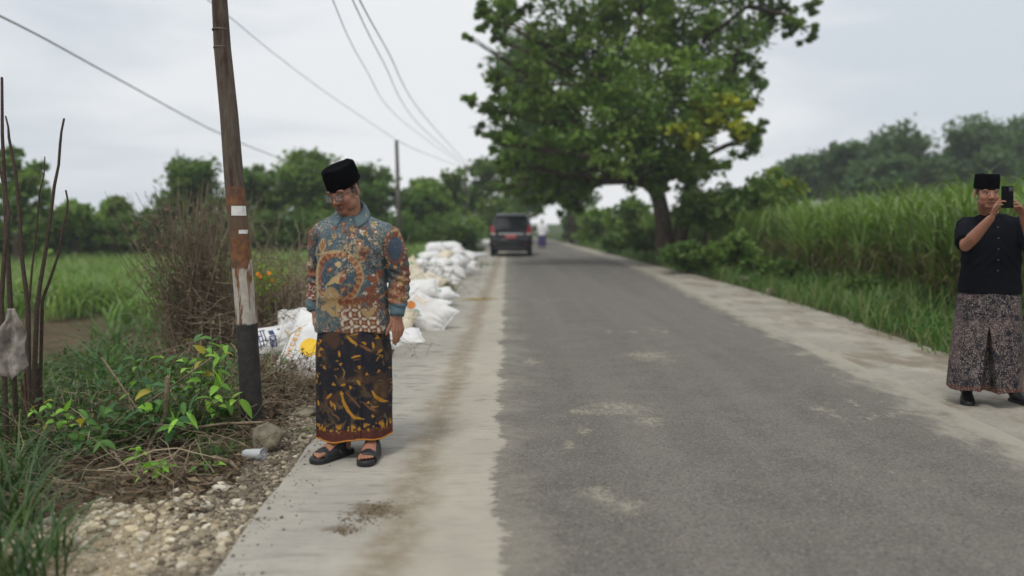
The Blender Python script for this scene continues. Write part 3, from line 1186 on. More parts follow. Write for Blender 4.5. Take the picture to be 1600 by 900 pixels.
# ---- the great tree over the road
D0 = 27.0
big = [pb(1010, 40, 110, D0, 80), pb(905, 55, 85, D0 - 1, 70), pb(1105, 60, 85, D0, 75), pb(850, 120, 70, D0 - 1.5, 55),
       pb(1000, 150, 105, D0 - 2, 80), pb(1090, 150, 80, D0 - 1, 65), pb(900, 200, 80, D0 - 1.5, 62), pb(975, 235, 75, D0 - 2, 50),
       pb(1060, 240, 72, D0, 48), pb(1160, 130, 38, D0 + 1, 42), pb(1165, 215, 34, D0 + 1, 32),
       pb(1215, 5, 26, D0, 22), pb(1235, 40, 18, D0 - 1, 16), pb(1185, 30, 40, D0, 34), pb(1250, 25, 30, D0 - 1, 30), pb(1262, 52, 17, D0 - 1, 26), pb(1010, -110, 190, D0, 110), pb(1200, -60, 80, D0, 60),
       pb(760, 25, 26, D0 - 3, 26), pb(733, 60, 14, D0 - 3, 10), pb(778, 62, 22, D0 - 3, 14), pb(742, 165, 22, D0 - 2.5, 14), pb(778, 125, 24, D0 - 2.5, 16), pb(806, 170, 42, D0 - 2, 34), pb(745, 203, 20, D0 - 2.5, 13), pb(795, 228, 42, D0 - 2, 30), pb(800, 262, 28, D0 - 1, 20), pb(850, 240, 58, D0 + 1, 44), pb(838, 292, 40, D0 + 2, 26), pb(884, 300, 36, D0 + 2, 26), pb(905, 262, 36, D0 + 1, 30), pb(890, 322, 24, D0 + 3, 18), pb(855, 318, 26, D0 + 3, 16), pb(925, 285, 26, D0 + 2, 22), pb(790, 292, 16, D0 + 1, 16), pb(800, 20, 38, D0 - 2, 40), pb(830, -60, 70, D0 - 2, 60), pb(1010, 285, 40, D0, 28), pb(1110, 265, 34, D0 + 1, 24), pb(940, 130, 60, D0 + 2, 50)]
rng = np.random.default_rng(11)
b0 = at(1045, 392, D0)
b0.z = gz(b0.x, b0.y)
root = empty('shade_tree', b0, label='huge spreading green tree leaning over the road behind the parked car', cat='tree')
loc = [((Vector(c) - b0)[:], r) for c, r in big]
fk = at(1022, 292, D0) - b0
wood = make_wood((0, 0, -.2), fk, .34, [l_ for l_, b_ in zip(loc, big) if (b_[0][0] / b_[0][1] * FPX + 800) < 1178], rng, 1.0, .35)
for a_, b_, c_ in ((at(1105, 60, D0), at(1165, 12, D0), at(1225, 4, D0)), (at(1170, 10, D0), at(1225, 22, D0 - .6), at(1262, 50, D0 - 1))):
    wood.tube([a_ - b0, b_ - b0, c_ - b0], [.10, .07, .03], 7)
f2 = at(1085, 250, D0) - b0
wood.tube([Vector((0.15, 0, .0)), Vector((.38, 0, 1.1)), Vector((.62, .1, 2.1)), f2], [.34, .27, .24, .16], 9)
wood.build('trunk', BARK, root)
link('crown', make_crown(loc, 54000, .20, MID + LITE + LITE + DARK[1:2], rng=rng, clump=.24, shell=2.6, per=52, droop=.4, width=.62), GRN, root)
yl = [pb(1115, 188, 44, D0 - 3.4, 30), pb(1072, 208, 30, D0 - 3.4, 22), pb(1145, 165, 28, D0 - 3.2, 20), pb(1165, 205, 20, D0 - 2.8, 18)]
yl = [((Vector(c) - b0)[:], r) for c, r in yl]
tag(link('crown_branch', make_crown(yl, 1500, .24, YEL + MID[1:2], rng=rng, clump=.35, shell=2.0, per=30, width=.6), GRN, root), 'yellowing branch')

# ---- the second tree behind it, hanging over the car
D1 = 56.0
b1 = at(893, 352, D1)
b1.z = gz(b1.x, b1.y)
tw = [pb(820, 225, 42, D1 - 2, 40), pb(850, 235, 62, D1, 50), pb(840, 290, 45, D1, 34), pb(890, 300, 38, D1, 30), pb(885, 255, 45, D1, 40), pb(855, 190, 66, D1, 50), pb(800, 262, 30, D1, 22), pb(820, 100, 52, D1, 46), pb(915, 262, 28, D1, 26)]
tree('roadside_tree', 'round topped tree whose low branches hang above the black car', 'tree', None, b1, at(888, 290, D1), .17, tw, 22000, .42, DARK + MID[:1], 12, clump=.32, shell=2.0, per=40, droop=.45, width=.62)

# ---- the line of trees beyond the young cane
TG = 'trees beyond the young cane field'
LT = [
    # px, top, base, half width, depth, palette, n, leaf, label, cat
    (28, 236, 405, 62, 30, MID, 2600, .26, 'sparse big leaved tree behind the bare stalks', .20),
    (-60, 250, 405, 60, 31, MID, 2200, .26, 'sparse tree cut by the picture edge past the bare stalks', .2),
    (118, 318, 405, 50, 33, LITE, 2600, .26, 'low pale bushy tree just beyond the bare stalks', .25),
    (185, 312, 402, 48, 36, MID, 2600, .27, 'low tree with round leaves standing between bare stalks and dense dark tree', .24),
    (240, 330, 402, 42, 38, DARK, 2400, .26, 'small dark tree tucked beside the dense dark tree', .3),
    (300, 248, 405, 66, 36, DARK, 7000, .26, 'dense dark tree just before the rusty pole', .3),
    (405, 262, 402, 50, 40, DARK, 4600, .28, 'tree showing directly behind the rusty pole', .3),
    (480, 243, 402, 72, 40, MID, 8000, .28, 'broad leafy tree rising between pole and black hat', .3),
    (575, 258, 402, 56, 42, DARK, 5600, .28, 'tree rising right behind the bespectacled man', .3),
    (665, 276, 398, 46, 46, LITE, 4000, .30, 'pale green tree rising above the white sack pile', .3),
    (705, 268, 396, 40, 49, MID, 3600, .3, 'slim tree between the pale tree and the car', .3),
    (755, 252, 392, 44, 55, MID, 4200, .32, 'tall rounded tree directly above the sacks nearest the car', .3),
    (635, 300, 400, 40, 44, DARK, 3200, .28, 'shorter dark tree beside the slim second pole', .3),
]
for i, (px, top, bot, hw, D, pal, n, ls, lab, cl) in enumerate(LT):
    r = np.random.default_rng(100 + i)
    H = bot - top
    blobs = []
    k = 9 if hw > 55 else 7
    for j in range(k):
        v = (j + .5) / k
        sp = hw * (1 - .75 * (v - .25) ** 2) * (.75 if v > .75 else 1)
        x = px + r.uniform(-1, 1) * sp * (.75 - .5 * v * (v > .6))
        yv = bot - H * (.12 + .78 * v)
        rr = hw * (.46 + .22 * r.random()) * (.8 if v > .8 else 1)
        blobs.append(pb(x, yv, rr, D + r.uniform(-1, 1), rr * .72))
    blobs.append(pb(px + r.uniform(-.15, .15) * hw, top + hw * .27, hw * .5, D, hw * .30))
    b = at(px, 400, D)
    b.z = gz(b.x, b.y)
    tree('tree', lab, 'tree', TG, b, at(px, bot - H * .32, D), .12 + .0012 * hw * D / 30, blobs, int(n * 1.5), ls, pal, 200 + i, clump=cl + .10, shell=1.9, per=34, droop=.4, width=.6)

# dark undergrowth at their feet: separate bushes
UL = ['beneath the sparse tree behind the stalks', 'at the foot of the low pale tree', 'in the gap before the dense dark tree', 'at the foot of the dense dark tree', 'in the shade just past the rusty pole',
      'in the shade under the broad leafy tree', 'behind the shoulder of the bespectacled man', 'behind the farthest sacks']
for i, px in enumerate([20, 105, 205, 310, 425, 500, 590, 690]):
    D = 33 + 1.1 * i
    r = np.random.default_rng(300 + i)
    blobs = [pb(px + r.uniform(-1, 1) * 40, 372 + r.uniform(-16, 14), 30, D + r.uniform(-1, 1), 24) for _ in range(6)]
    b = at(px, 398, D)
    b.z = gz(b.x, b.y)
    rt = empty('bush', b, label='dark green bush ' + UL[i], cat='bush', group='bushes under the far trees')
    loc = [((Vector(c) - b)[:], q) for c, q in blobs]
    make_wood((0, 0, -.1), (0, 0, .5), .06, loc, r, sub=False).build('stem', BARK, rt)
    link('foliage', make_crown(loc, 4200, .24, DARK, rng=r, clump=.5, per=30), GRN, rt)

# bright bush by the car, distant trees closing the road
for (px, py, rr, D, pal, lab, cat_, nm) in [
    (742, 358, 20, 44, LITE, 'small bright green bush beside the far pole near the car', 'bush', 'bush'),
    (812, 300, 34, 70, LITE, 'hazy pale tree closing the view above the car roof', 'tree', 'tree'),
    (790, 335, 26, 75, DARK, 'dark distant tree just behind the car roof', 'tree', 'tree'),
    (905, 345, 26, 70, DARK, 'distant tree at the bend beyond the man in white', 'tree', 'tree'),
]:
    r = np.random.default_rng(int(px))
    blobs = [pb(px + r.uniform(-1, 1) * rr * .7, py + r.uniform(-.8, .9) * rr, rr * .6, D + r.uniform(-1, 1), rr * .5) for _ in range(6)]
    b = at(px, 372, D)
    b.z = gz(b.x, b.y)
    tree(nm, lab, cat_, None, b, at(px, py + rr * .5, D), .05 + .004 * rr, blobs, 2600, .0065 * D, pal, int(px) + 5, clump=.4, per=30)

# ---- bushes of the far verge
VG = 'bushes along the far verge'
VB = [
    # px, py centre, rx, rz, D, palette, label
    (935, 352, 34, 30, 48, LITE, 'bush farthest along the far verge'),
    (985, 335, 40, 34, 40, MID, 'pale rounded bush just before the great trunk'),
    (968, 372, 30, 20, 36, DARK, 'low dark bush by the road before the great trunk'),
    (1010, 372, 22, 20, 29, DARK, 'small dark bush hugging the great trunk'),
    (1100, 330, 46, 50, 26, DARK, 'tall dark bush against the far side of the great trunk'),
    (1165, 312, 50, 46, 25, MID, 'broad bush between the great trunk and the tall cane'),
    (1225, 300, 30, 36, 26, YEL[1:] + MID, 'yellow green bush standing above the edge of the cane'),
    (1075, 400, 46, 20, 22, DARK, 'low spreading bush on the verge under the great trunk'),
    (1150, 395, 44, 30, 20, MID, 'round bush on the verge in front of the broad one'),
    (1215, 425, 32, 22, 18, DARK, 'small bush at the foot of the cane'),
    (1360, 455, 34, 22, 14, DARK, 'low weedy bush before the cane beside the photographer'),
]
for i, (px, py, rx, rz, D, pal, lab) in enumerate(VB):
    r = np.random.default_rng(400 + i)
    blobs = [pb(px + r.uniform(-1, 1) * rx * .6, py + r.uniform(-1, 1) * rz * .6, rx * .5, D + r.uniform(-.7, .7), rz * .55) for _ in range(8)]
    b = at(px, 400, D)
    b.z = gz(b.x, b.y)
    rt = empty('bush', b, label=lab, cat='bush', group=VG)
    loc = [((Vector(c) - b)[:], q) for c, q in blobs]
    make_wood((0, 0, -.1), (0, 0, .35), .05, loc, r, sub=False).build('stem', BARK, rt)
    link('foliage', make_crown(loc, 3600, .005 * D + .05, pal, rng=r, clump=.42, per=26, up=.9), GRN, rt)

# ---- the far grove beyond the tall cane
FG = 'trees beyond the tall cane'
FL = [(1255, 252, 42, 'lowest and palest crown at the road end of the far grove'), (1305, 236, 46, 'second crown of the far grove seen from the road'), (1352, 226, 44, 'rounded crown of the far grove before its tallest trees'),
      (1425, 196, 62, 'tall twin topped crown in the middle of the far grove'), (1512, 186, 62, 'dark tall crown over the photographer hat'), (1585, 180, 56, 'crown of the far grove cut by the picture edge'), (1665, 176, 60, 'outermost tree of the far grove'),
      (1380, 250, 40, 'low dark tree filling the middle of the far grove'), (1470, 240, 46, 'low dark tree next to the photographer hat'), (1560, 240, 46, 'low tree above the raised phone')]
for i, (px, top, hw, lab) in enumerate(FL):
    r = np.random.default_rng(500 + i)
    D = 62 + 5 * r.random() - (0 if i < 7 else 4)
    H = 305 - top
    blobs = []
    for j in range(8):
        v = (j + .5) / 8
        x = px + r.uniform(-1, 1) * hw * (.8 - .5 * max(0, v - .5))
        blobs.append(pb(x, 305 - H * (.05 + .82 * v), hw * (.52 + .2 * r.random()), D + r.uniform(-1.5, 1.5), hw * .36))
    b = at(px, 372, D)
    b.z = gz(b.x, b.y)
    tree('tree', lab, 'tree', FG, b, at(px, 300, D), .28, blobs, 6500, .42, [(.09, .165, .06), (.11, .19, .065), (.075, .14, .055)], 520 + i, clump=.44, per=34, droop=.3, width=.6)

# ================================================================== near plants
STEM = plain('dry_stem', (.075, .055, .042), .9, .1, var=.3, scale=60)
STEM2 = plain('tan_stem', (.20, .155, .105), .9, .1, var=.3, scale=60)

# bare cut stalks at the edge of the field
BS = [
    ([(22, 600), (16, 470), (8, 300), (3, 122)], [15, 11, 8, 5], 5.6, 'tallest bare stalk, nearly upright'),
    ([(50, 600), (44, 480), (30, 330), (14, 215), (9, 182)], [12, 9, 7, 5, 3], 5.8, 'thin bare stalk curving back over the tallest one'),
    ([(48, 590), (58, 480), (70, 400), (85, 290), (94, 225), (100, 186)], [11, 9, 7.5, 6, 5, 4], 5.7, 'long bare stalk leaning towards the pole'),
    ([(56, 560), (66, 470), (92, 395), (105, 330), (103, 298)], [8, 6.5, 5, 4.5, 3.5], 5.75, 'short crooked bare stalk'),
    ([(38, 590), (42, 500), (50, 420), (62, 300), (70, 245)], [7, 5, 4, 3, 2], 6.0, 'slim faint bare stalk between the others'),
    ([(5, 590), (2, 470), (14, 330), (-4, 250)], [14, 10, 7, 5], 5.5, 'stout bare stalk at the picture edge'),
]
for pts, rr, D, lab in BS:
    P3 = [at(x, y, D) for x, y in pts]
    P3[0].z = gz(P3[0].x, D) - .05
    ctrl = []
    for a, b in zip(P3[:-1], P3[1:]):
        ctrl += [a, a.lerp(b, .5) + Vector((random.gauss(0, .008), random.gauss(0, .008), 0))]
    ctrl.append(P3[-1])
    rad = []
    for a, b in zip(rr[:-1], rr[1:]):
        rad += [a, (a + b) / 2 * .93]
    rad.append(rr[-1])
    base = P3[0].copy()
    rt = empty('bare_stalk', base, label=lab, cat='stalk', group='bare stalks by the field')
    mb = MB()
    mb.tube([p - base for p in ctrl], [max(.0035, min(q, 6 + .35 * q) * .40 * D / FPX) for q in rad], 8, round_cap=True)
    mb.build('stem', STEM, rt)
    for k in range(3):
        mb = MB()
        q = ctrl[1 + random.randrange(len(ctrl) - 2)] - base
        mb.tube([q, q + Vector((random.gauss(0, .02), random.gauss(0, .02), .025))], [.006, .003], 5, round_cap=True)
        mb.build('bud', STEM, rt)
# split husk at the foot of the stalks
rt = empty('dead_stump', at(50, 600, 5.9), label='ragged dark brown stump with split husks among the stalks', cat='stump')
rt.location.z = gz(rt.location.x, rt.location.y)
mb = MB()
for k in range(13):
    a = 2 * PI * k / 13
    x, y = .055 * math.cos(a), .045 * math.sin(a)
    h = random.uniform(.25, .62)
    mb.tube([(x * 1.3, y * 1.3, -.05), (x, y, h * .5), (x * random.uniform(.6, 1.5), y * 1.2, h)], [.026, .026, .006], 6)
mb.build('husk', plain('husk', (.075, .05, .035), .95, .1, var=.4, scale=40), rt, smooth=False)
# torn cloth hung on the stalks
def cloth_sheet(name, origin, w_, h_, fold, mat, sd, parent=None):
    nu, nv = 26, 40
    U, Vv = np.meshgrid(np.linspace(0, 1, nu), np.linspace(0, 1, nv))
    tap = .25 + .75 * sstep(0, .45, Vv) - .18 * sstep(.7, 1, Vv)
    x = (U - .5) * w_ * tap + .02 * np.sin(Vv * 5 + sd)
    z = -Vv * h_ * (1 - .22 * np.abs(U - .45) ** 1.3 * 2)
    y = fold * np.sin(U * 11 + 2.2 * Vv + sd) * (.3 + Vv) + .03 * (fbm(np.stack([U.ravel() * 4, Vv.ravel() * 4, U.ravel() * 0 + sd], 1), 3).reshape(U.shape) - .5) * 2
    V = np.stack([x, y, z], -1).reshape(-1, 3) + np.array(origin)
    idx = np.arange(nu * nv).reshape(nv, nu)
    F = np.stack([idx[:-1, :-1], idx[:-1, 1:], idx[1:, 1:], idx[1:, :-1]], -1).reshape(-1, 4)
    o = link(name, np_mesh(name, V, F), mat, parent)
    s = o.modifiers.new('s', 'SOLIDIFY')
    s.thickness = .003
    return o
t = NT('grimy_cloth')
nz = t.noise(t.pos(), 7, 6, .65)
ny_ = t.noise(t.map(t.pos(), (1, 1, 1)), 30, 4)
gc = t.mix(t.rng(nz, .35, .65), (.34, .31, .27), (.15, .13, .11))
gc = t.mix(t.math('MULTIPLY', t.rng(ny_, .5, .8), .4), gc, (.06, .05, .04))
GRIMY = t.done(t.bsdf(gc, .9, .1, t.bump(nz, .4, .02)))
o = cloth_sheet('torn_cloth', (0, 0, 0), .22, .50, .022, GRIMY, 1.3)
o.location = at(14, 482, 5.35)
tag(o, 'torn grimy grey white cloth hanging on the bare stalks', 'cloth')

# dry vine-choked bushes: tangles of thin stems
def tangle(name, label, base, n, rx, ry, h, taper, cols, seed, green=0, arch=.5, wob=.42, lean=.25):
    r = np.random.default_rng(seed)
    rt = empty(name, base, label=label, cat='dry bush', group='dry bushes beside the pole')
    S = np.stack([r.normal(0, rx * .5, n), r.normal(0, ry * .5, n), np.zeros(n) - .05], 1)
    hd = np.stack([r.normal(0, lean, n), r.normal(0, lean, n), np.ones(n)], 1)
    P = twig_lines(S, hd, h * (.35 + .65 * r.random(n)), 9, wob, arch * .16, r)
    m = n * 2
    pick = r.integers(0, n, m)
    seg = r.integers(2, 8, m)
    S2 = P[pick, seg]
    a = r.random(m) * 2 * PI
    hd2 = np.stack([np.cos(a), np.sin(a), r.normal(.1, .6, m)], 1)
    P2 = twig_lines(S2, hd2, .18 + .35 * r.random(m), 6, .6, .16, r)
    V1 = strands(P, np.outer(.0035 + .004 * r.random(n), np.linspace(1, .35, 9)), rand_cols(n, cols, .2, r))
    V2 = strands(P2, np.outer(.0018 + .0022 * r.random(m), np.linspace(1, .5, 6)), rand_cols(m, cols, .2, r))
    V, F, C = cat([V1, V2])
    link('stem', np_mesh('stem', V, F, C, smooth=False), DRY, rt)
    q = int(n * 2.2)
    pk, sg = r.integers(0, m, q), r.integers(1, 6, q)
    Pl = P2[pk, sg] + r.normal(0, .02, (q, 3))
    V, F, C = leaf_cloud(Pl, .03 + .04 * r.random(q), rand_cols(q, [(.18, .125, .08), (.24, .175, .11), (.13, .095, .065)], .2, r), .5, .45, r)
    link('dead_foliage', np_mesh('dead_foliage', V, F, C, smooth=False), DRY, rt)
    if green:
        pk, sg = r.integers(0, m, green), r.integers(1, 6, green)
        Pl = P2[pk, sg] + r.normal(0, .03, (green, 3))
        V, F, C = leaf_cloud(Pl, .035 + .035 * r.random(green), rand_cols(green, [(.06, .115, .025), (.08, .14, .03)], .2, r), .3, .6, r)
        link('foliage', np_mesh('foliage', V, F, C, smooth=False), GRN, rt)
    return rt
TAN = [(.27, .215, .145), (.20, .155, .105), (.34, .275, .19), (.15, .115, .08)]
DBR = [(.15, .115, .08), (.20, .15, .105), (.11, .085, .06), (.25, .195, .135)]
def gp(px, D):
    x = (px - 800) / FPX * D
    return Vector((x, D, gz(x, D)))
tangle('dry_bush', 'tall column of dead vines beside the rusty pole', gp(312, 8.4), 640, .27, .24, 2.15, 1, DBR, 1, 420, .10, .20, .035)
tangle('dry_bush', 'dense brown thicket between the pole and the patterned shirt', gp(438, 8.5), 1150, .62, .4, 1.42, 1, TAN, 2, 20, .7)
tangle('dry_bush', 'brown thicket peeping over the man shoulder', gp(476, 9.6), 480, .45, .4, 1.75, 1, TAN, 3, 60, .6)
tangle('dry_bush', 'withered stems trailing at the foot of the pole', gp(408, 6.6), 170, .30, .25, .60, 1, TAN, 4, 0, 1.0)
tangle('dry_bush', 'low dead brush in front of the vine column', gp(285, 7.6), 170, .4, .3, .7, 1, TAN, 5, 60, .9)
tangle('dry_bush', 'dry weeds between the man sleeve and the sack pile', gp(648, 15.0), 260, .55, .5, 1.1, 1, TAN, 6, 160, .7)
tangle('dry_bush', 'sprawling dead twigs under the leafy saplings', gp(215, 5.6), 240, .6, .35, .5, 1, DBR, 7, 0, 1.4)

# leafy saplings
def leaf_blade(mb_parts, p, d, up, L, W, col, sag, rng):
    """one pointed leaf with a folded midrib"""
    d = Vector(d).normalized()
    s = d.cross(Vector(up)).normalized()
    nn = s.cross(d).normalized()
    n = 6
    V, C = [], []
    q = Vector(p)
    for i in range(n + 1):
        t_ = i / n
        wv = W * (math.sin(PI * min(1, t_ * .92 + .08) ** .8)) ** .9 * .5 if i < n else 0.0006
        dd = (d - Vector((0, 0, 1)) * sag * t_ * 1.6).normalized()
        fold = nn * wv * .35
        V += [q + s * wv + fold, q, q - s * wv + fold]
        C += [col, tuple(c * 1.25 for c in col), col]
        q = q + dd * (L / n)
    F = []
    for i in range(n):
        b = i * 3
        F += [(b, b + 1, b + 4, b + 3), (b + 1, b + 2, b + 5, b + 4)]
    mb_parts.append((np.array([v[:] for v in V]), np.array(F), np.array(C)))


def sapling(label, base, tips, L, W, pal, seed, nleaf=7):
    r = np.random.default_rng(seed)
    rt = empty('sapling', base, label=label, cat='young plant', group='leafy saplings by the roadside')
    parts, mb = [], MB()
    for tip in tips:
        tip = Vector(tip) - base
        mid = tip * .5 + Vector((r.normal() * .03, r.normal() * .03, .10 * tip.length))
        pts = [Vector((r.normal() * .015, r.normal() * .015, -.03)), mid * .55 + Vector((0, 0, .02)), mid, mid.lerp(tip, .5) + Vector((0, 0, .03)), tip]
        mb.tube(pts, [.005, .0042, .0036, .0028, .0015], 5)
        for k in range(nleaf):
            u = .35 + .65 * (k + 1) / nleaf
            x = u * 4
            i = min(3, int(x))
            p = pts[i].lerp(pts[i + 1], x - i)
            ax = (pts[i + 1] - pts[i]).normalized()
            a = k * 2.4 + r.random() * .7
            o_ = ax.orthogonal().normalized()
            o2 = ax.cross(o_)
            d = (o_ * math.cos(a) + o2 * math.sin(a)) + ax * .45 + Vector((0, -.15, .05))
            c = np.array(pal[r.integers(0, len(pal))]) * (1 + .22 * r.normal())
            if r.random() < .07:
                c = np.array((.34, .29, .05)) * (.6 + .5 * r.random())
            leaf_blade(parts, p, d, (r.normal() * .4, -.35 + r.normal() * .3, 1), L * (.45 + .6 * r.random()), W * (.6 + .5 * r.random()), tuple(np.clip(c, .01, 1)), .25 + .5 * r.random(), r)
    mb.build('stem', plain('green_stem', (.10, .11, .04), .7, .3), rt)
    V, F, C = cat(parts)
    link('foliage', np_mesh('foliage', V, F, C), GRN, rt)
    return rt
BRT = [(.18, .36, .045), (.24, .42, .06), (.14, .30, .04)]
OLV = [(.075, .175, .04), (.10, .23, .045), (.055, .14, .05)]
def sp(px, D, dz=0):
    p = gp(px, D)
    p.z += dz
    return p
sapling('bright green leafy sapling leaning on the rusty pole foot', sp(300, 5.35), [at(352, 540, 5.15), at(322, 545, 5.2), at(375, 625, 5.1), at(290, 560, 5.3), at(345, 600, 5.0)], .155, .055, BRT, 21, 8)
sapling('sapling with drooping olive leaves in the middle of the litter', sp(262, 5.0), [at(235, 600, 4.8), at(280, 655, 4.7), at(255, 560, 5.0), at(215, 640, 4.8), at(300, 640, 4.9)], .14, .055, OLV + BRT[:1], 22, 7)
sapling('low light green seedling at the edge of the limestone grit', sp(238, 4.5), [at(232, 735, 4.3), at(262, 728, 4.35), at(218, 705, 4.4)], .12, .04, BRT, 23, 6)
sapling('upright seedling with narrow leaves near the gravel', sp(316, 4.55), [at(306, 735, 4.45), at(325, 742, 4.45), at(316, 728, 4.5)], .13, .03, BRT + OLV, 24, 6)
sapling('small plant with yellowed leaves below the torn cloth', sp(85, 5.0), [at(70, 630, 4.8), at(100, 640, 4.8), at(50, 640, 4.9)], .09, .045, BRT + [(.30, .28, .04)], 25, 6)
sapling('dark leaved plant between the grass clumps', sp(150, 4.75), [at(135, 655, 4.6), at(175, 640, 4.6), at(160, 690, 4.55), at(120, 690, 4.6)], .10, .045, OLV, 26, 7)
sapling('thin plant standing above the dead twigs', sp(205, 5.5), [at(180, 580, 5.4), at(210, 560, 5.4), at(150, 585, 5.4)], .10, .04, OLV + BRT[:1], 27, 7)
sapling('leggy plant close behind the leafy sapling', sp(345, 6.2), [at(330, 530, 6.1), at(355, 545, 6.0), at(300, 530, 6.1)], .11, .045, OLV, 28, 7)

# flowering weed behind the pole
rt = empty('flowering_weed', sp(412, 8.0), label='low green weed with small orange yellow flowers behind the pole', cat='flower')
r = np.random.default_rng(31)
c0 = at(412, 440, 8.0) - rt.location
P = r.normal(0, 1, (260, 3)) * np.array([.10, .08, .11]) + np.array(c0)
V, F, C = leaf_cloud(P, .04, rand_cols(260, [(.16, .26, .03), (.22, .30, .04)], .15, r), .1, .6, r)
link('foliage', np_mesh('foliage', V, F, C, smooth=False), GRN, rt)
mb = MB()
for k in range(9):
    e_ = Vector(c0) + Vector((random.gauss(0, .08), random.gauss(0, .05), random.uniform(-.02, .1)))
    mb.tube([(random.gauss(0, .03), 0, -.05), Vector(e_) * .6, e_], [.005, .004, .002], 5)
mb.build('stem', plain('green_stem', (.10, .11, .04)), rt)
mb = MB()
for k in range(6):
    e_ = Vector(c0) + Vector((random.gauss(0, .1), -.06 + random.gauss(0, .04), .06 + random.gauss(0, .03)))
    mb = MB()
    for q in range(5):
        a = q * 2 * PI / 5
        mb.ell(e_ + Vector((.012 * math.cos(a), 0, .012 * math.sin(a))), (.011, .004, .011), nu=6, nv=4)
    mb.build('flower', plain('flower_orange', (.75, .26, .02), .6, .3), rt)

# grass clumps with broad dark blades
def grass_clump(label, base, n, L, W, cols, seed, elev=(.8, 1.5), bend=(1.0, 2.0), spread=.06, az=None):
    r = np.random.default_rng(seed)
    B = np.stack([r.normal(0, spread, n), r.normal(0, spread, n), np.zeros(n) - .02], 1)
    A = r.random(n) * 2 * PI if az is None else r.normal(az[0], az[1], n)
    V, F, C = blades(B, A, L * (.5 + .6 * r.random(n)), W * (.7 + .5 * r.random(n)), r.uniform(*elev, n), r.uniform(*bend, n), rand_cols(n, cols, .16, r), 8, (.25, .22, .10), r)
    o = link('grass_clump', np_mesh('grass_clump', V, F, C), CANE)
    o.location = base
    return tag(o, label, 'grass', 'clumps of broad bladed grass')
DG = [(.032, .085, .024), (.05, .115, .03), (.03, .072, .027), (.085, .14, .04)]
GG = [(.08, .19, .05), (.12, .23, .06), (.075, .165, .075)]
grass_clump('dark arching grass clump at the near corner of the grit', gp(10, 3.0), 60, .58, .014, DG, 41)
grass_clump('dark grass clump behind the one at the near corner', gp(0, 3.6), 70, .62, .014, DG, 42)
grass_clump('dark grass clump beside the bushes below the torn cloth', gp(15, 4.3), 80, .60, .013, DG, 43)
grass_clump('dark grass tuft drooping onto the limestone grit', gp(45, 3.3), 46, .42, .012, DG, 44)
grass_clump('large blue green grass tuft before the brown soil', gp(160, 8.2), 90, .85, .020, GG, 45, spread=.1)
grass_clump('grass tuft between stalks and vine column', gp(195, 7.2), 70, .6, .016, GG, 46)
grass_clump('spiky light grass tuft on the brown soil', gp(165, 11.8), 60, 1.0, .03, [(.09, .18, .05), (.12, .21, .06)], 47, spread=.12)
grass_clump('fresh grass tuft below the leafy sapling', gp(325, 4.75), 80, .24, .007, [(.07, .17, .035), (.05, .13, .03)], 48, spread=.07)
grass_clump('small grass patch by the concrete edge near the sandal', gp(478, 5.35), 130, .09, .005, [(.06, .16, .03), (.08, .19, .04)], 49, spread=.06)
grass_clump('bright grass tuft growing before the sack pile', gp(699, 16.2), 200, .34, .014, [(.06, .17, .025), (.08, .2, .03)], 50, spread=.06)
grass_clump('bright grass patch past the last sacks of the pile', gp(744, 26.5), 240, .5, .02, [(.06, .16, .03), (.08, .19, .035)], 51, spread=.4)
grass_clump('grass tuft before the dry brush', gp(245, 6.6), 60, .5, .014, GG, 52)
grass_clump('tall thin grass in front of the young cane', gp(240, 12.6), 50, .95, .028, GG, 53, spread=.14)

# fallen branches across the litter
for i, (pts, rr, lab) in enumerate([
    ([(262, 440 + 150), (258, 650), (232, 700), (238, 745), (285, 800)], 7, 'grey bent dead branch standing out of the litter'),
    ([(410, 660), (350, 662), (290, 670), (210, 700)], 5, 'straight dead stick lying towards the pole'),
    ([(335, 715), (360, 722), (372, 735)], 9, 'short curved root lying beside the plastic cup'),
    ([(210, 780), (245, 800), (240, 830)], 7, 'bent brown twig lying on the limestone grit'),
    ([(160, 560), (215, 640), (330, 560)], 4, 'thin dead twig arching over the litter'),
]):
    D = [4.9, 5.0, 4.6, 4.0, 5.1][i]
    P3 = []
    for j, (x, y) in enumerate(pts):
        p = at(x, y, D)
        g0 = gz(p.x, p.y)
        if p.z < g0 + .012:
            q = G(x, y, g0 + .012)
            p = Vector((q.x, q.y, gz(q.x, q.y) + .012))
        P3.append(p)
    base = P3[-1].copy()
    rt = link('dead_branch', MB().mesh('dead_branch'))
    mb = MB()
    k = rr * .5 * D / FPX
    mb.tube([p - base for p in P3], [k * (1 - .5 * j / len(P3)) for j in range(len(P3))], 7, round_cap=True)
    rt.data = mb.mesh('dead_branch')
    rt.data.materials.append(STEM2)
    rt.location = base
    tag(rt, lab, 'branch', 'fallen dead branches')

# ================================================================== the leaning pole
PD = 5.6
cl = [(343 - 12, -330), (337, -150), (343, 0), (347.5, 75), (358, 180), (366.5, 290), (377, 400), (385.5, 505), (395, 652)]
rp = [9, 10, 11.5, 12.6, 13.6, 14.6, 15.2, 16.2, 17]
P3 = [at(x, y, PD) for x, y in cl]
foot = P3[-1].copy()
foot.z = gz(foot.x, foot.y)
pole = empty('utility_pole', foot, label='leaning grey utility pole with rusty band, peeling white paint and black foot', cat='utility pole')
pts = [p - foot for p in P3]
pts[-1].z = -.12
rad = [q * PD / FPX for q in rp]
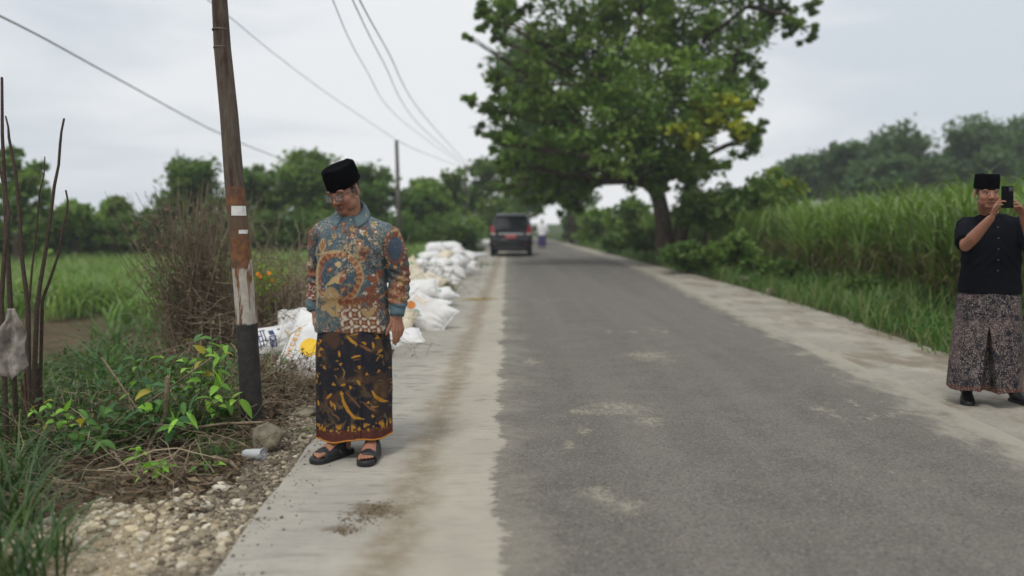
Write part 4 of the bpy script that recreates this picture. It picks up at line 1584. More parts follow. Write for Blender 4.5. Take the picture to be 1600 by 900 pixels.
# finer rings so that the surface can be slightly dented
fp, fr = [], []
for i in range(len(pts) - 1):
    for k in range(8):
        s = k / 8
        fp.append(pts[i].lerp(pts[i + 1], s))
        fr.append(rad[i] * (1 - s) + rad[i + 1] * s)
fp.append(pts[-1])
fr.append(rad[-1])
mb = MB()
mb.tube(fp, fr, 24)
zz = lambda py, px: at(px, py, PD).z - foot.z
zb, zw, zr, zr2 = zz(505, 385), zz(418, 379), zz(352, 372), zz(292, 367)
t = NT('painted_rusty_steel')
P = t.tc('Object')
px_, py_, pz_ = t.sep(P)
n1, n2, n3 = t.noise(P, 3.5, 5, .65), t.noise(P, 16, 6, .7), t.noise(t.map(P, (30, 30, 5)), 1.5, 5, .7)
grey = t.mix(t.rng(n3, .3, .7), (.070, .053, .038), (.120, .096, .072))
grey = t.mix(t.rng(t.noise(t.map(P, (9, 9, 1.1)), 1.0, 5, .7), .53, .70), grey, (.045, .022, .016))
rust = t.mix(t.rng(n2, .3, .7), (.085, .040, .022), (.235, .105, .045))
rust = t.mix(t.math('MULTIPLY', t.rng(n1, .55, .75), .6), rust, (.10, .055, .035))
white = t.mix(t.rng(n2, .3, .75), (.46, .43, .38), (.34, .30, .25))
streak = t.noise(t.map(P, (26, 26, 3.2)), 1.0, 6, .7, .4)
white = t.mix(t.rng(streak, .50, .60), white, rust)
white = t.mix(t.rng(n1, .62, .68), white, (.16, .075, .035))
black = t.mix(t.rng(n2, .3, .7), (.018, .017, .017), (.05, .045, .04))
zj = t.math('ADD', pz_, t.math('MULTIPLY', t.math('SUBTRACT', n2, .5), .05))
zj2 = t.math('ADD', pz_, t.math('MULTIPLY', t.math('SUBTRACT', n1, .5), .10))
# the white paint runs higher on the roadward side
side = t.math('ADD', zj2, t.math('MULTIPLY', t.rng(px_, .0, .07), -.34))
c = t.mix(t.math('MULTIPLY', t.rng(n1, .50, .62), .75), t.mix(t.rng(zj, zr2 - .004, zr2 + .004), rust, grey), grey)
band = t.math('MULTIPLY', t.rng(pz_, zz(352, 372) - .03, zz(352, 372) + .0), t.rng(pz_, zz(318, 370) + .0, zz(318, 370) - .02))
c = t.mix(t.math('MULTIPLY', band, .7), c, grey)
c = t.mix(t.rng(side, zw + .012, zw - .012), c, white)
c = t.mix(t.rng(t.math('ADD', zj, t.math('MULTIPLY', t.math('SUBTRACT', n1, .5), .06)), zb + .008, zb - .008), c, black)
rg = t.rng(n2, 0, 1, .6, .95)
mb.build('shaft', t.done(t.bsdf(c, rg, .3, t.bump(t.math('ADD', n2, n3), .35, .006))), pole)
# paper stickers follow the round of the shaft
def sticker(px0, px1, py0, py1, cxpix, rpix):
    mbs = MB()
    V, F = [], []
    n, m = 10, 5
    for j in range(m + 1):
        for i in range(n + 1):
            px = px0 + (px1 - px0) * i / n
            py = py0 + (py1 - py0) * j / m
            c_ = at(np.interp(py, [290, 400], [366.5, 377]), py, PD) - foot
            rr = rpix * PD / FPX + .003
            dx_ = max(-.98, min(.98, (px - np.interp(py, [290, 400], [366.5, 377])) / rpix))
            V.append((c_.x + rr * dx_, c_.y - rr * math.sqrt(1 - dx_ * dx_), c_.z))
    for j in range(m):
        for i in range(n):
            a = j * (n + 1) + i
            F.append((a, a + 1, a + n + 2, a + n + 1))
    mbs.add(V, F)
    return mbs
PAP = plain('sticker_paper', (.66, .65, .62), .7, .3, var=.12, scale=25)
sticker(367, 386, 322, 337, 372, 15.0).build('sticker', PAP, pole)
sticker(378, 388, 359, 365, 374, 15.2).build('sticker', PAP, pole)
for zq in (75, 47):
    mb = MB()
    c_ = at(347 if zq == 75 else 345, zq, PD) - foot
    mb.tube([c_ + Vector((0, 0, .006)), c_ - Vector((0, 0, .006))], [12.9 * PD / FPX] * 2, 20)
    mb.build('band', plain('band_iron', (.10, .085, .075), .7, .4), pole)

# far poles
def far_pole(px, top, D, r_, label, arm=True):
    T = at(px, top, D)
    b = Vector((T.x + .1, D, gz(T.x, D)))
    rt = empty('utility_pole', b, label=label, cat='utility pole')
    mb = MB()
    mb.tube([(0, 0, -.1), T - b], [r_ * 1.2, r_ * .8], 10)
    mb.build('shaft', plain('pole_grey', (.11, .10, .095), .8, .2, var=.25, scale=6), rt)
    if arm:
        mb = MB()
        mb.box((T - b) - Vector((0, 0, .25)), (.7, .06, .08))
        mb.build('crossarm', plain('pole_grey', (.1, .1, .1)), rt)
        for sx_ in (-.3, 0, .3):
            mb = MB()
            q = (T - b) + Vector((sx_, 0, -.2))
            mb.tube([q, q + Vector((0, 0, .05)), q + Vector((0, 0, .11))], [.03, .04, .022], 8)
            mb.build('insulator', plain('porcelain', (.5, .48, .45), .3, .5), rt)
    return T
T2 = far_pole(619.5, 219, 27, .075, 'slim grey utility pole standing behind the man shoulder', False)
T3 = far_pole(727, 258, 50, .11, 'distant utility pole beside the bright bush near the car', True)

# overhead cables
WIRE = plain('cable_black', (.11, .11, .115), .6, .3)
def cable(pts, r_, label):
    P_ = [Vector(p) for p in pts]
    fine = []
    for i in range(len(P_) - 1):
        p0 = P_[max(i - 1, 0)]
        p1, p2 = P_[i], P_[i + 1]
        p3 = P_[min(i + 2, len(P_) - 1)]
        for k in range(8):
            s = k / 8
            fine.append(.5 * ((2 * p1) + (p2 - p0) * s + (2 * p0 - 5 * p1 + 4 * p2 - p3) * s * s + (3 * p1 - p0 - 3 * p2 + p3) * s ** 3))
    fine.append(P_[-1])
    b = fine[-1].copy()
    mb = MB()
    mb.tube([p - b for p in fine], r_, 6)
    o = mb.build('overhead_cable', WIRE)
    o.location = b
    tag(o, label, 'cable', 'overhead cables')
cable([at(-330, -115, 9), at(0, 25, 12.5), at(180, 121, 17), at(340, 207, 24), at(445, 250, 33), at(560, 290, 45)], .015, 'thick cable crossing the sky at the picture edge and passing behind the leaning pole')
cable([at(0, -240, 9), at(325, 0, 13), at(430, 85, 17), at(520, 152, 21), T2], .007, 'cable coming down to the top of the slim pole behind the man')
cable([T2, at(660, 238, 36), T3 + Vector((-.3, 0, -.1))], .010, 'thin cable linking the slim pole to the distant pole')
cable([at(470, -160, 8), at(520, 0, 12), at(570, 105, 17), at(630, 190, 27), T3 + Vector((0, 0, -.1))], .008, 'faintest of the cables running up over the man')
cable([at(470, -180, 8), at(551, 0, 12), at(598, 95, 17), at(655, 195, 27), T3 + Vector((.15, 0, -.1))], .010, 'cable running just beside the thickest roadside cable')
cable([at(480, -180, 8), at(562, 0, 12), at(606, 80, 17), at(660, 178, 27), T3 + Vector((.3, 0, -.1))], .012, 'thickest cable of the roadside run nearest the great tree')
# thin mast behind the trees
mt = at(277, 232, 78)
rt = empty('radio_mast', (mt.x, 78, gz(mt.x, 78)), label='hair thin radio mast sticking up behind the dense dark tree', cat='mast')
mb = MB()
hh_ = mt.z - rt.location.z
mb.tube([(0, 0, 0), (0, 0, hh_)], [.10, .05], 6)
mb.build('shaft', plain('pole_grey', (.1, .1, .1)), rt)
for k in (.93, .97):
    mb = MB()
    mb.tube([(-.15, 0, hh_ * k), (.15, 0, hh_ * k)], .02, 5)
    mb.build('antenna', plain('pole_grey', (.1, .1, .1)), rt)

# ================================================================== white sacks
t = NT('woven_sack')
P = t.tc('Object')
wv = t.math('MULTIPLY', t.math('SINE', t.math('MULTIPLY', t.sep(P)[0], 900)), t.math('SINE', t.math('MULTIPLY', t.sep(P)[1], 900)))
dn = t.noise(P, 5, 5, .65)
dn2 = t.noise(P, 22, 5, .7)
info = t.n('ShaderNodeObjectInfo')
dirt = t.math('ADD', t.rng(dn, .5, .78), t.math('MULTIPLY', t.rng(info.outputs['Random'], .4, 1.0), .25))
sc = t.mix(t.math('MULTIPLY', dirt, .55), (.72, .72, .71), (.44, .39, .31))
sc = t.mix(t.math('MULTIPLY', t.rng(dn2, .55, .8), .35), sc, (.34, .30, .24))
SACK = t.done(t.bsdf(sc, .55, .35, t.bump(t.math('ADD', t.math('MULTIPLY', wv, .25), dn2), .18, .006)))
t = NT('cream_sack')
dn = t.noise(t.tc(), 6, 5, .65)
SACKC = t.done(t.bsdf(t.mix(t.rng(dn, .4, .75), (.66, .60, .47), (.45, .38, .26)), .6, .3, t.bump(dn, .2, .01)))


class SackShape:
    def __init__(self, L, W, T, seed, ear=.09, twist=0.0, bend=0.0):
        self.L, self.W, self.T, self.seed, self.ear, self.twist, self.bend = L, W, T, seed, ear, twist, bend

    def f(self, u, v, side):
        u, v = np.asarray(u, dtype=np.float64), np.asarray(v, dtype=np.float64)
        s = self.seed * 7.7
        x = self.L / 2 * u * (1 - self.ear * (1 - v ** 2) - .02)
        y = self.W / 2 * v * (1 - self.ear * 1.2 * (1 - u ** 2))
        body = ((1 - np.abs(u) ** 3.2).clip(0) * (1 - np.abs(v) ** 2.8).clip(0)) ** .58
        q = np.stack([u.ravel() * 1.4 + s, v.ravel() * 1.4, np.full(u.size, side * 1.3)], 1)
        lump = (fbm(q, 2).reshape(u.shape) - .5)
        # creases fan in from the sewn ends
        ang = np.arctan2(v, 1.25 - np.abs(u))
        cr = np.sin(ang * 13 + s + np.sign(u) * 2) * np.abs(u) ** 3 * .09 + np.sin(v * 19 + s) * np.abs(u) ** 6 * .05
        cr2 = (np.abs(fbm(q * np.array([1.6, 3.2, 1]) + 4, 3).reshape(u.shape) - .5)) * .20
        z = side * self.T / 2 * body * (1 + .5 * lump) + side * body * self.T * (cr - cr2 * .5)
        z = np.where((side < 0), np.maximum(z, -self.T * .36), z)
        z = z + self.bend * u * u * self.L + self.twist * u * v * self.W
        return np.stack([x, y, z], -1)

    def mesh(self, name, nu=40, nv=30):
        # parameter lines crowd towards the rim
        u = np.sin(np.linspace(-PI / 2, PI / 2, nu + 1))
        v = np.sin(np.linspace(-PI / 2, PI / 2, nv + 1))
        U, Vv = np.meshgrid(u, v)
        A, B = self.f(U, Vv, 1), self.f(U, Vv, -1)
        n = U.size
        idx = np.arange(n).reshape(U.shape)
        q = lambda I: np.stack([I[:-1, :-1], I[:-1, 1:], I[1:, 1:], I[1:, :-1]], -1).reshape(-1, 4)
        F = np.concatenate([q(idx), q(idx)[:, ::-1] + n])
        V = np.concatenate([A.reshape(-1, 3), B.reshape(-1, 3)])
        me = np_mesh(name, V, F)
        bm = bmesh.new()
        bm.from_mesh(me)
        bmesh.ops.remove_doubles(bm, verts=bm.verts, dist=.0008)
        bm.to_mesh(me)
        bm.free()
        return me

    def print_(self, quads):
        """quads: list of (u0,u1,v0,v1[,shape]) patches laid on the upper side"""
        mb = MB()
        for q in quads:
            u0, u1, v0, v1 = q[:4]
            shape = q[4] if len(q) > 4 else 'rect'
            if shape == 'disc':
                n, m = 28, 7
                uu = [[(u0 + u1) / 2 + (u1 - u0) / 2 * (j / m) * math.cos(2 * PI * i / n) for i in range(n)] for j in range(m + 1)]
                vv = [[(v0 + v1) / 2 + (v1 - v0) / 2 * (j / m) * math.sin(2 * PI * i / n) for i in range(n)] for j in range(m + 1)]
                P = self.f(np.array(uu), np.array(vv), 1)
                P[..., 2] += .0035
                V = P.reshape(-1, 3)
                F = [(j * n + i, j * n + (i + 1) % n, (j + 1) * n + (i + 1) % n, (j + 1) * n + i) for j in range(m) for i in range(n)]
            else:
                n = max(2, int(abs(u1 - u0) / .05))
                m = max(2, int(abs(v1 - v0) / .05))
                U, Vv = np.meshgrid(np.linspace(u0, u1, n + 1), np.linspace(v0, v1, m + 1))
                if shape == 'slant':
                    U = U + (Vv - v0) * .5
                P = self.f(U, Vv, 1)
                P[..., 2] += .0035
                V = P.reshape(-1, 3)
                F = [(j * (n + 1) + i, j * (n + 1) + i + 1, (j + 1) * (n + 1) + i + 1, (j + 1) * (n + 1) + i) for j in range(m) for i in range(n)]
            mb.add(V, F)
        return mb


def glyphs(u0, u1, v0, v1, n, rng, along='u'):
    """a row of worn, unreadable printed characters"""
    out = []
    for k in range(n):
        a = u0 + (u1 - u0) * (k + .12) / n if along == 'u' else v0 + (v1 - v0) * (k + .12) / n
        wdt = (u1 - u0) / n * .66 if along == 'u' else (v1 - v0) / n * .66
        h0, h1 = (v0, v1) if along == 'u' else (u0, u1)
        dh = h1 - h0
        st = .24 * wdt
        bars = [(a, a + st, h0, h1)]
        kind = rng.integers(0, 5)
        if kind in (0, 1):
            bars.append((a + wdt - st, a + wdt, h0, h1))
        if kind in (0, 2, 3):
            bars.append((a + st, a + wdt, h0, h0 + dh * .2))
        if kind in (1, 2, 4):
            bars.append((a + st, a + wdt, h0 + dh * .4, h0 + dh * .6))
        if kind in (3, 2):
            bars.append((a + st, a + wdt, h1 - dh * .2, h1))
        for b in bars:
            out.append(b if along == 'u' else (b[2], b[3], b[0], b[1]))
    return out


INK = {
    'orange': plain('ink_orange', (.72, .36, .05), .6, .3, var=.25, scale=60),
    'pale': plain('ink_pale_orange', (.70, .50, .22), .6, .3, var=.25, scale=60),
    'yellow': plain('ink_yellow', (.80, .50, .02), .55, .3, var=.08, scale=60),
    'navy': plain('ink_navy', (.035, .055, .15), .55, .3, var=.3, scale=60),
    'green': plain('ink_green', (.16, .38, .17), .55, .3, var=.25, scale=60),
    'teal': plain('ink_teal', (.05, .25, .17), .55, .3, var=.25, scale=60),
    'grey': plain('ink_grey', (.30, .30, .31), .55, .3, var=.25, scale=60),
    'rust': plain('ink_rust', (.60, .20, .03), .55, .3, var=.25, scale=60),
    'white': plain('ink_white', (.72, .72, .72), .55, .3, var=.1, scale=60),
}
rg_ = np.random.default_rng(77)
SP = {}
SP['sun'] = [('printed_sun', 'yellow', [(-.38, .22, -.42, .34, 'disc')]), ('printed_text', 'orange', glyphs(-.55, .45, .56, .76, 6, rg_)), ('printed_logo', 'green', [(-.80, -.62, .52, .76, 'disc'), (-.74, -.6, .76, .82)]),
             ('printed_box', 'navy', [(-.88, -.70, .10, .40)]), ('printed_figure', 'white', [(-.84, -.74, .18, .24), (-.82, -.76, .27, .34)]), ('printed_line', 'grey', [(-.585, -.565, -.7, .32), (-.70, -.685, -.7, -.02), (-.75, -.735, -.7, -.02)]), ('printed_title', 'orange', glyphs(.52, .70, -.5, .1, 3, rg_, 'v'))]
SP['blue'] = [('printed_drawing', 'navy', [(-.62, -.58, -.6, .3), (-.5, -.46, -.5, .5), (-.72, -.3, .42, .48), (-.66, -.5, .1, .16), (-.6, -.36, -.2, -.15), (-.4, -.36, -.3, .45)] + glyphs(-.7, -.35, -.55, -.4, 4, rg_)),
              ('printed_box', 'navy', [(-.25, .0, -.62, -.05), (-.2, -.02, 0, .38), (.12, .24, .28, .38)]), ('printed_figure', 'white', glyphs(-.22, -.03, -.5, -.3, 2, rg_) + [(-.2, -.05, -.27, -.12)]), ('printed_text', 'pale', glyphs(.42, .6, -.5, .25, 4, rg_, 'v'))]
SP['fruit'] = [('printed_fruit', 'rust', [(-.44, -.14, -.30, .14, 'disc'), (-.28, .0, -.76, -.42, 'disc')]), ('printed_leaf', 'teal', [(-.12, .10, -.38, -.14, 'disc'), (.06, .2, -.40, -.32)]), ('printed_text', 'pale', glyphs(-.34, .14, .28, .52, 4, rg_))]
SP['leaf'] = [('printed_logo', 'teal', [(-.1, .12, -.25, .1, 'disc')]), ('printed_text', 'pale', glyphs(-.6, -.2, -.4, -.2, 4, rg_))]
SP['corner'] = [('printed_logo', 'green', [(.45, .7, -.5, -.2, 'disc')])]
SP['marks'] = [('printed_text', 'navy', glyphs(-.5, .3, -.1, .15, 5, rg_) + glyphs(-.4, .1, -.45, -.3, 5, rg_))]
SP['letters'] = [('printed_text', 'grey', glyphs(-.5, .4, .1, .4, 5, rg_))]
SP['pale'] = [('printed_text', 'pale', glyphs(-.5, .3, 0, .2, 5, rg_))]
_shape_cache = {}


def sack(px, py, D, L, W, T, inpl, tilt, rz, label, pr=None, seed=0, mat=None, bend=0.0, twist=0.0, dz=0.0, ear=.09, hi=False):
    S = SackShape(L, W, T, seed, ear, twist, bend)
    o = link('sack', S.mesh('sack', 64 if hi else 36, 48 if hi else 28), mat or SACK)
    c = at(px, py, D)
    o.matrix_world = Matrix.Translation((c.x, c.y, c.z + dz)) @ Matrix.Rotation(R(rz), 4, 'Z') @ Matrix.Rotation(R(tilt), 4, 'X') @ Matrix.Rotation(R(inpl), 4, 'Z')
    tag(o, label, 'sack', 'white sacks dumped along the concrete edge')
    if pr:
        for nm, ink, quads in SP[pr]:
            S.print_(quads).build(nm, INK[ink], o)
    for e_ in (-1, 1):
        mb = MB()
        v = np.linspace(-.97, .97, 25)
        A = S.f(np.full(25, e_ * .985), v, 1)
        B = A.copy()
        B[:, 0] += e_ * (.018 + .006 * np.sin(v * 9 + seed))
        B[:, 2] += .008 * np.sin(v * 14 + seed * 2)
        V = [tuple(p) for p in A] + [tuple(p) for p in B]
        mb.add(V, [(i, i + 1, 26 + i, 25 + i) for i in range(24)])
        h_ = mb.build('hem', mat or SACK, o)
        s_ = h_.modifiers.new('s', 'SOLIDIFY')
        s_.thickness = .004
    return o


# px, py, depth, length, width, thickness, in-plane, tilt, rz
sack(487, 543, 7.3, .66, .52, .18, 70, 64, 2, 'sack printed with a yellow sun and orange lettering, behind the patterned sarong', 'sun', 1, hi=True, ear=.07)
sack(466, 524, 7.85, .60, .46, .28, 100, 62, -10, 'blank bulging sack behind the one with the yellow sun', None, 2, hi=True)
sack(428, 537, 7.55, .56, .40, .30, 8, 48, 24, 'sack with blue printed drawing lying next to the pole', 'blue', 3, hi=True)
sack(624, 535, 9.2, .62, .42, .22, 12, 30, 14, 'flat blank sack lying under the man hanging hand', None, 4, hi=True)
sack(657, 487, 10.4, .90, .54, .28, -30, 60, 0, 'large sack printed with orange fruit, one corner on the concrete', 'fruit', 5, hi=True)
sack(626, 503, 9.9, .46, .36, .18, 70, 40, 10, 'cream folded sack end squeezed under the fruit sack', None, 6, SACKC, hi=True)
sack(670, 478, 11.9, .60, .40, .17, -14, 30, -8, 'small sack with blue marks lying behind the fruit sack', 'marks', 7, hi=True)
sack(654, 453, 12.3, .66, .42, .28, 4, 40, 8, 'plump clean sack resting over the fruit sack', None, 8, hi=True)
sack(686, 462, 13.2, .62, .36, .20, 24, 28, 12, 'sack with a small green leaf logo and pointed ear on the concrete', 'leaf', 9, hi=True, ear=.16)
sack(643, 428, 12.9, .56, .40, .20, 116, 62, 14, 'cream tinged sack standing on end with a green corner print', 'corner', 10, SACKC, hi=True)
sack(675, 441, 13.6, .46, .34, .24, -28, 44, -12, 'short cream sack with a dark spot behind the plump one', 'letters', 11, SACKC)
sack(610, 478, 10.4, .55, .42, .26, 88, 58, -6, 'sack mostly hidden behind the man sleeve', None, 12)
sack(612, 442, 12.6, .60, .42, .26, 20, 40, -6, 'sack glimpsed between the man and the plump one', None, 13)
PL = [
    # the pile, row upon row: px, py, depth, length, width, thickness, in-plane, tilt, rz, label, print
    (671, 427, 19.4, .66, .46, .30, 16, 24, -14, 'sack with navy print at the front of the pile', 'marks'),
    (707, 426, 19.7, .66, .46, .30, -12, 20, 16, 'wide blank sack in the front row of the pile', None),
    (729, 421, 20.8, .50, .40, .26, 30, 20, 20, 'clean sack ending the front row beside the concrete', None),
    (704, 437, 18.4, .44, .32, .20, -38, 32, 14, 'crumpled sack just above the green grass tuft', None),
    (685, 435, 18.6, .50, .34, .20, 8, 18, -10, 'sack with faint blue print behind the grass tuft', 'marks'),
    (660, 413, 20.4, .56, .42, .26, -28, 26, 0, 'sack slumped into the dry weeds at the field end of the pile', None),
    (686, 411, 20.1, .62, .42, .27, -14, 22, -16, 'sack with grey print in the third row of the pile', 'letters'),
    (715, 409, 20.5, .58, .44, .32, 34, 30, 18, 'swollen sack at the middle of the roadward side', 'marks'),
    (737, 412, 23.0, .48, .36, .18, 40, 16, 30, 'small sack with its corner pointing at the concrete', None),
    (673, 400, 20.8, .66, .40, .24, 10, 16, 12, 'long flat sack under the crowning one', None),
    (696, 399, 20.5, .46, .36, .22, 74, 30, -10, 'brownish dusty sack end wedged between upper sacks', None),
    (709, 397, 21.2, .58, .44, .28, 48, 34, -18, 'sack with grey lettering facing the road', 'letters'),
    (729, 399, 21.8, .58, .40, .22, -30, 20, 10, 'sack sliding off the top of the pile towards the road', None),
    (680, 388, 21.2, .54, .40, .31, 3, 16, 6, 'round topped sack crowning the pile', None),
    (704, 385, 21.6, .70, .46, .22, -9, 16, 22, 'flat sack on top of the pile towards the car', None),
    (750, 399, 29.0, .56, .28, .20, 14, 12, 22, 'narrow rolled sack lying alone on the concrete edge', None),
    (756, 380, 41.0, .95, .60, .34, 4, 24, 6, 'farthest sack beside the black car', None),
]
for i, a in enumerate(PL):
    sack(*a[:9], a[9], a[10], 20 + i, dz=0, mat=SACKC if i == 10 else None, ear=.08 + .05 * ((i * 7) % 3))

# ================================================================== rocks, cup, straw
t = NT('field_stone')
P = t.tc('Object')
n1, n2 = t.noise(P, 7, 6, .65), t.noise(P, 34, 5, .7)
rc = t.mix(t.rng(n1, .35, .65), (.105, .09, .065), (.26, .23, .165))
rc = t.mix(t.math('MULTIPLY', t.rng(n2, .5, .8), .5), rc, (.34, .31, .25))
rc = t.mix(t.math('MULTIPLY', t.rng(t.noise(P, 11, 4), .55, .7), .5), rc, (.06, .06, .03))
ROCK = t.done(t.bsdf(rc, .93, .2, t.bump(t.math('ADD', n1, n2), .7, .02)))
t = NT('pale_stone')
n1 = t.noise(t.tc(), 14, 6, .65)
PROCK = t.done(t.bsdf(t.mix(t.rng(n1, .3, .7), (.50, .45, .34), (.66, .62, .52)), .93, .2, t.bump(n1, .6, .01)))


def rock(pos, s, label, seed, mat=None, rz=0, group='stones by the concrete edge'):
    V0, F0 = ico(4)
    k = seed * 5.3
    d = fbm(V0 * 1.5 + k, 4)[:, None]
    q = V0 * (.55 + .85 * d)
    # planar chips
    r = np.random.default_rng(seed)
    for _ in range(7):
        nrm = unit(r.standard_normal((1, 3)))[0]
        dist = (q @ nrm)
        lim = .72 * dist.max()
        q = q - np.outer((dist - lim).clip(0) * .85, nrm)
    V = q * np.array(s)
    o = link('rock', np_mesh('rock', V, F0, smooth=True), mat or ROCK)
    o.location = pos
    o.rotation_euler = (0, 0, rz)
    return tag(o, label, 'rock', group)


def gpix(px, py):
    q = G(px, py, -.06)
    return Vector((q.x, q.y, gz(q.x, q.y)))


rock(gpix(413, 708) + Vector((0, .05, .07)), (.135, .11, .11), 'mossy grey boulder at the foot of the pole beside the plastic cup', 1)
rock(at(452, 607, 6.9), (.19, .15, .15), 'large grey rock propping the sack with the yellow sun', 2)
rock(at(492, 612, 7.0), (.16, .14, .16), 'dark rock beside the large one under the sun sack', 3)
rock(at(448, 640, 6.35), (.16, .10, .07), 'low stone half covered by dry stems behind the boulder', 4)
rock(gpix(470, 650) + Vector((0, 0, .015)), (.13, .10, .05), 'flat pale grey slab below the sacks near the sarong', 5, ROCK)
rock(gpix(378, 802) + Vector((-.05, .1, .015)), (.035, .03, .022), 'orange tinted pale stone at the end of the grit', 6, PROCK)
for i, (px, py, s_) in enumerate([(322, 795, .032), (190, 808, .026), (252, 790, .022), (345, 768, .05), (168, 835, .022), (120, 850, .026), (86, 803, .02), (300, 812, .03), (208, 890, .022), (275, 770, .024)]):
    rock(gpix(px, py) + Vector((0, 0, s_ * .3)), (s_, s_ * .8, s_ * .6), ['white fist sized stone alone on the dark gravel', 'white stone at the middle of the grit', 'cream stone near the bent twig', 'broad pale stone between the seedling and the concrete', 'small white stone on the near half of the grit',
         'cream lump nearest the dark grass clump', 'white pebble at the far corner of the grit below the weeds', 'grey white stone beside the bent twig', 'pale stone at the picture bottom', 'off white stone under the light green seedling'][i], 10 + i, PROCK, random.random() * 6)
# stones beyond the far shoulder
for i, (px, py, s_) in enumerate([(1160, 442, .20), (1205, 460, .16)]):
    q = G(px, py, 0)
    rock(Vector((q.x, q.y, s_ * .3)), (s_, s_ * .7, s_ * .6), ['brownish stone on the rim of the far shoulder', 'grey stone nearer the photographer on the rim of the far shoulder'][i], 40 + i, None, i, 'stones on the far rim')

# crushed clear drinking cup
t = NT('clear_plastic')
CUPM = t.done(t.bsdf((.82, .84, .86), .22, .5, None, trans=.55, alpha=.75))
cpos = gpix(398, 722) + Vector((0, 0, .045))
rt = empty('plastic_cup', cpos, (R(88), R(6), R(78)), 'clear plastic drinking cup lying on the gravel below the boulder', 'cup')
mb = MB()
n = 24
for (r0, r1, z0, z1) in ((.030, .044, -.07, .055),):
    rings = []
    for k in range(9):
        s = k / 8
        r_ = r0 * (1 - s) + r1 * s
        rings.append([Vector((r_ * math.cos(2 * PI * i / n) * (1 + .05 * math.sin(3 * i + k)), r_ * math.sin(2 * PI * i / n) * (.82 + .05 * math.sin(5 * s)), z0 + (z1 - z0) * s)) for i in range(n)])
    mb.loft(rings, cap=False)
mb.f.append(tuple(range(n)))
mb.mi.append(0)
co_ = mb.build('wall', CUPM, rt)
s_ = co_.modifiers.new('s', 'SOLIDIFY')
s_.thickness = .0012
mb = MB()
mb.tube([Vector((.045 * math.cos(2 * PI * i / 20), .038 * math.sin(2 * PI * i / 20), .056)) for i in range(21)], .0025, 6, cap=False)
mb.build('rim', CUPM, rt)
mb = MB()
rings = [[Vector((.0395 * math.cos(a) * 1.03, .0395 * math.sin(a) * .88, z)) for a in np.linspace(-2.6, .6, 16)] for z in (-.01, .01, .022)]
V = [p for r_ in rings for p in r_]
mb.add(V, [(j * 16 + i, j * 16 + i + 1, (j + 1) * 16 + i + 1, (j + 1) * 16 + i) for j in range(2) for i in range(15)])
mb.build('printed_label', plain('cup_print', (.25, .33, .48), .4, .4, var=.4, scale=120), rt)

# trampled mud and straw on the concrete
r = np.random.default_rng(9)
def crumb(name, label, cpix, spread, n, cols, seed, smin, smax, cat_='mud'):
    r = np.random.default_rng(seed)
    V_, F_, C_ = [], [], []
    pts = []
    for (px, py, sx_, sy_) in cpix:
        q = G(px, py)
        m = n // len(cpix)
        pts.append(np.stack([q.x + sx_ * r.normal(0, 1, m), q.y + sy_ * r.normal(0, 1, m), np.zeros(m)], 1))
    P = np.concatenate(pts)
    s = r.uniform(smin, smax, len(P)) * (r.random(len(P)) ** 1.5 + .25)
    P[:, 2] = s * .12
    V, F, C = stones(P, s, rand_cols(len(P), cols, .2, r), 1, r)
    Vz = V.copy()
    o = link(name, np_mesh(name, Vz, F, C, smooth=False), stone_m)
    return tag(o, label, cat_, kind='stuff')
crumb('mud_crumbs', 'trampled brown mud crumbs on the concrete in front of the man', [(560, 812, .06, .05), (590, 795, .04, .05), (575, 806, .07, .06), (540, 830, .04, .02)], 0, 520, [(.14, .105, .06), (.19, .145, .085), (.10, .075, .045)], 1, .003, .009)
for i, (px, py, D, lab) in enumerate([(735, 468, 14.4, 'yellow straw strands dropped on the concrete'), (752, 414, 26, 'dark stick lying on the concrete near the narrow rolled sack')]):
    q = G(px, py)
    m = 26 if i == 0 else 5
    S = np.stack([q.x + r.normal(0, .10, m), q.y + r.normal(0, .10, m), np.full(m, .008)], 1)
    a = r.normal(0.1, .6, m)
    P = twig_lines(S, np.stack([np.cos(a), np.sin(a), np.zeros(m)], 1), .30, 6, .35, 0, r)
    P[..., 2] = .006 + .006 * r.random((m, 1))
    V, F, C = strands(P, np.full((m, 6), .004 if i == 0 else .012), rand_cols(m, [(.33, .25, .09)] if i == 0 else [(.09, .07, .05)], .15, r))
    tag(link('straw' if i == 0 else 'stick', np_mesh('straw', V, F, C), DRY), lab, 'straw' if i == 0 else 'stick')

# ================================================================== the parked car, seen from behind
CAR_K = 1.06
car = empty('parked_car', (-.05, 32.8, 0.004), (0, 0, R(-1.5)), 'black family car seen from behind, parked half on the concrete with red plate', 'car')
CARP = plain('car_paint', (.006, .0065, .008), .30, .35, var=.05, scale=3, coat=.35)
GLASS = plain('dark_glass', (.012, .014, .016), .06, .6, var=.02)
RUB = plain('black_rubber', (.018, .018, .018), .8, .2, var=.2)
PLA = plain('black_trim', (.025, .025, .027), .55, .3)
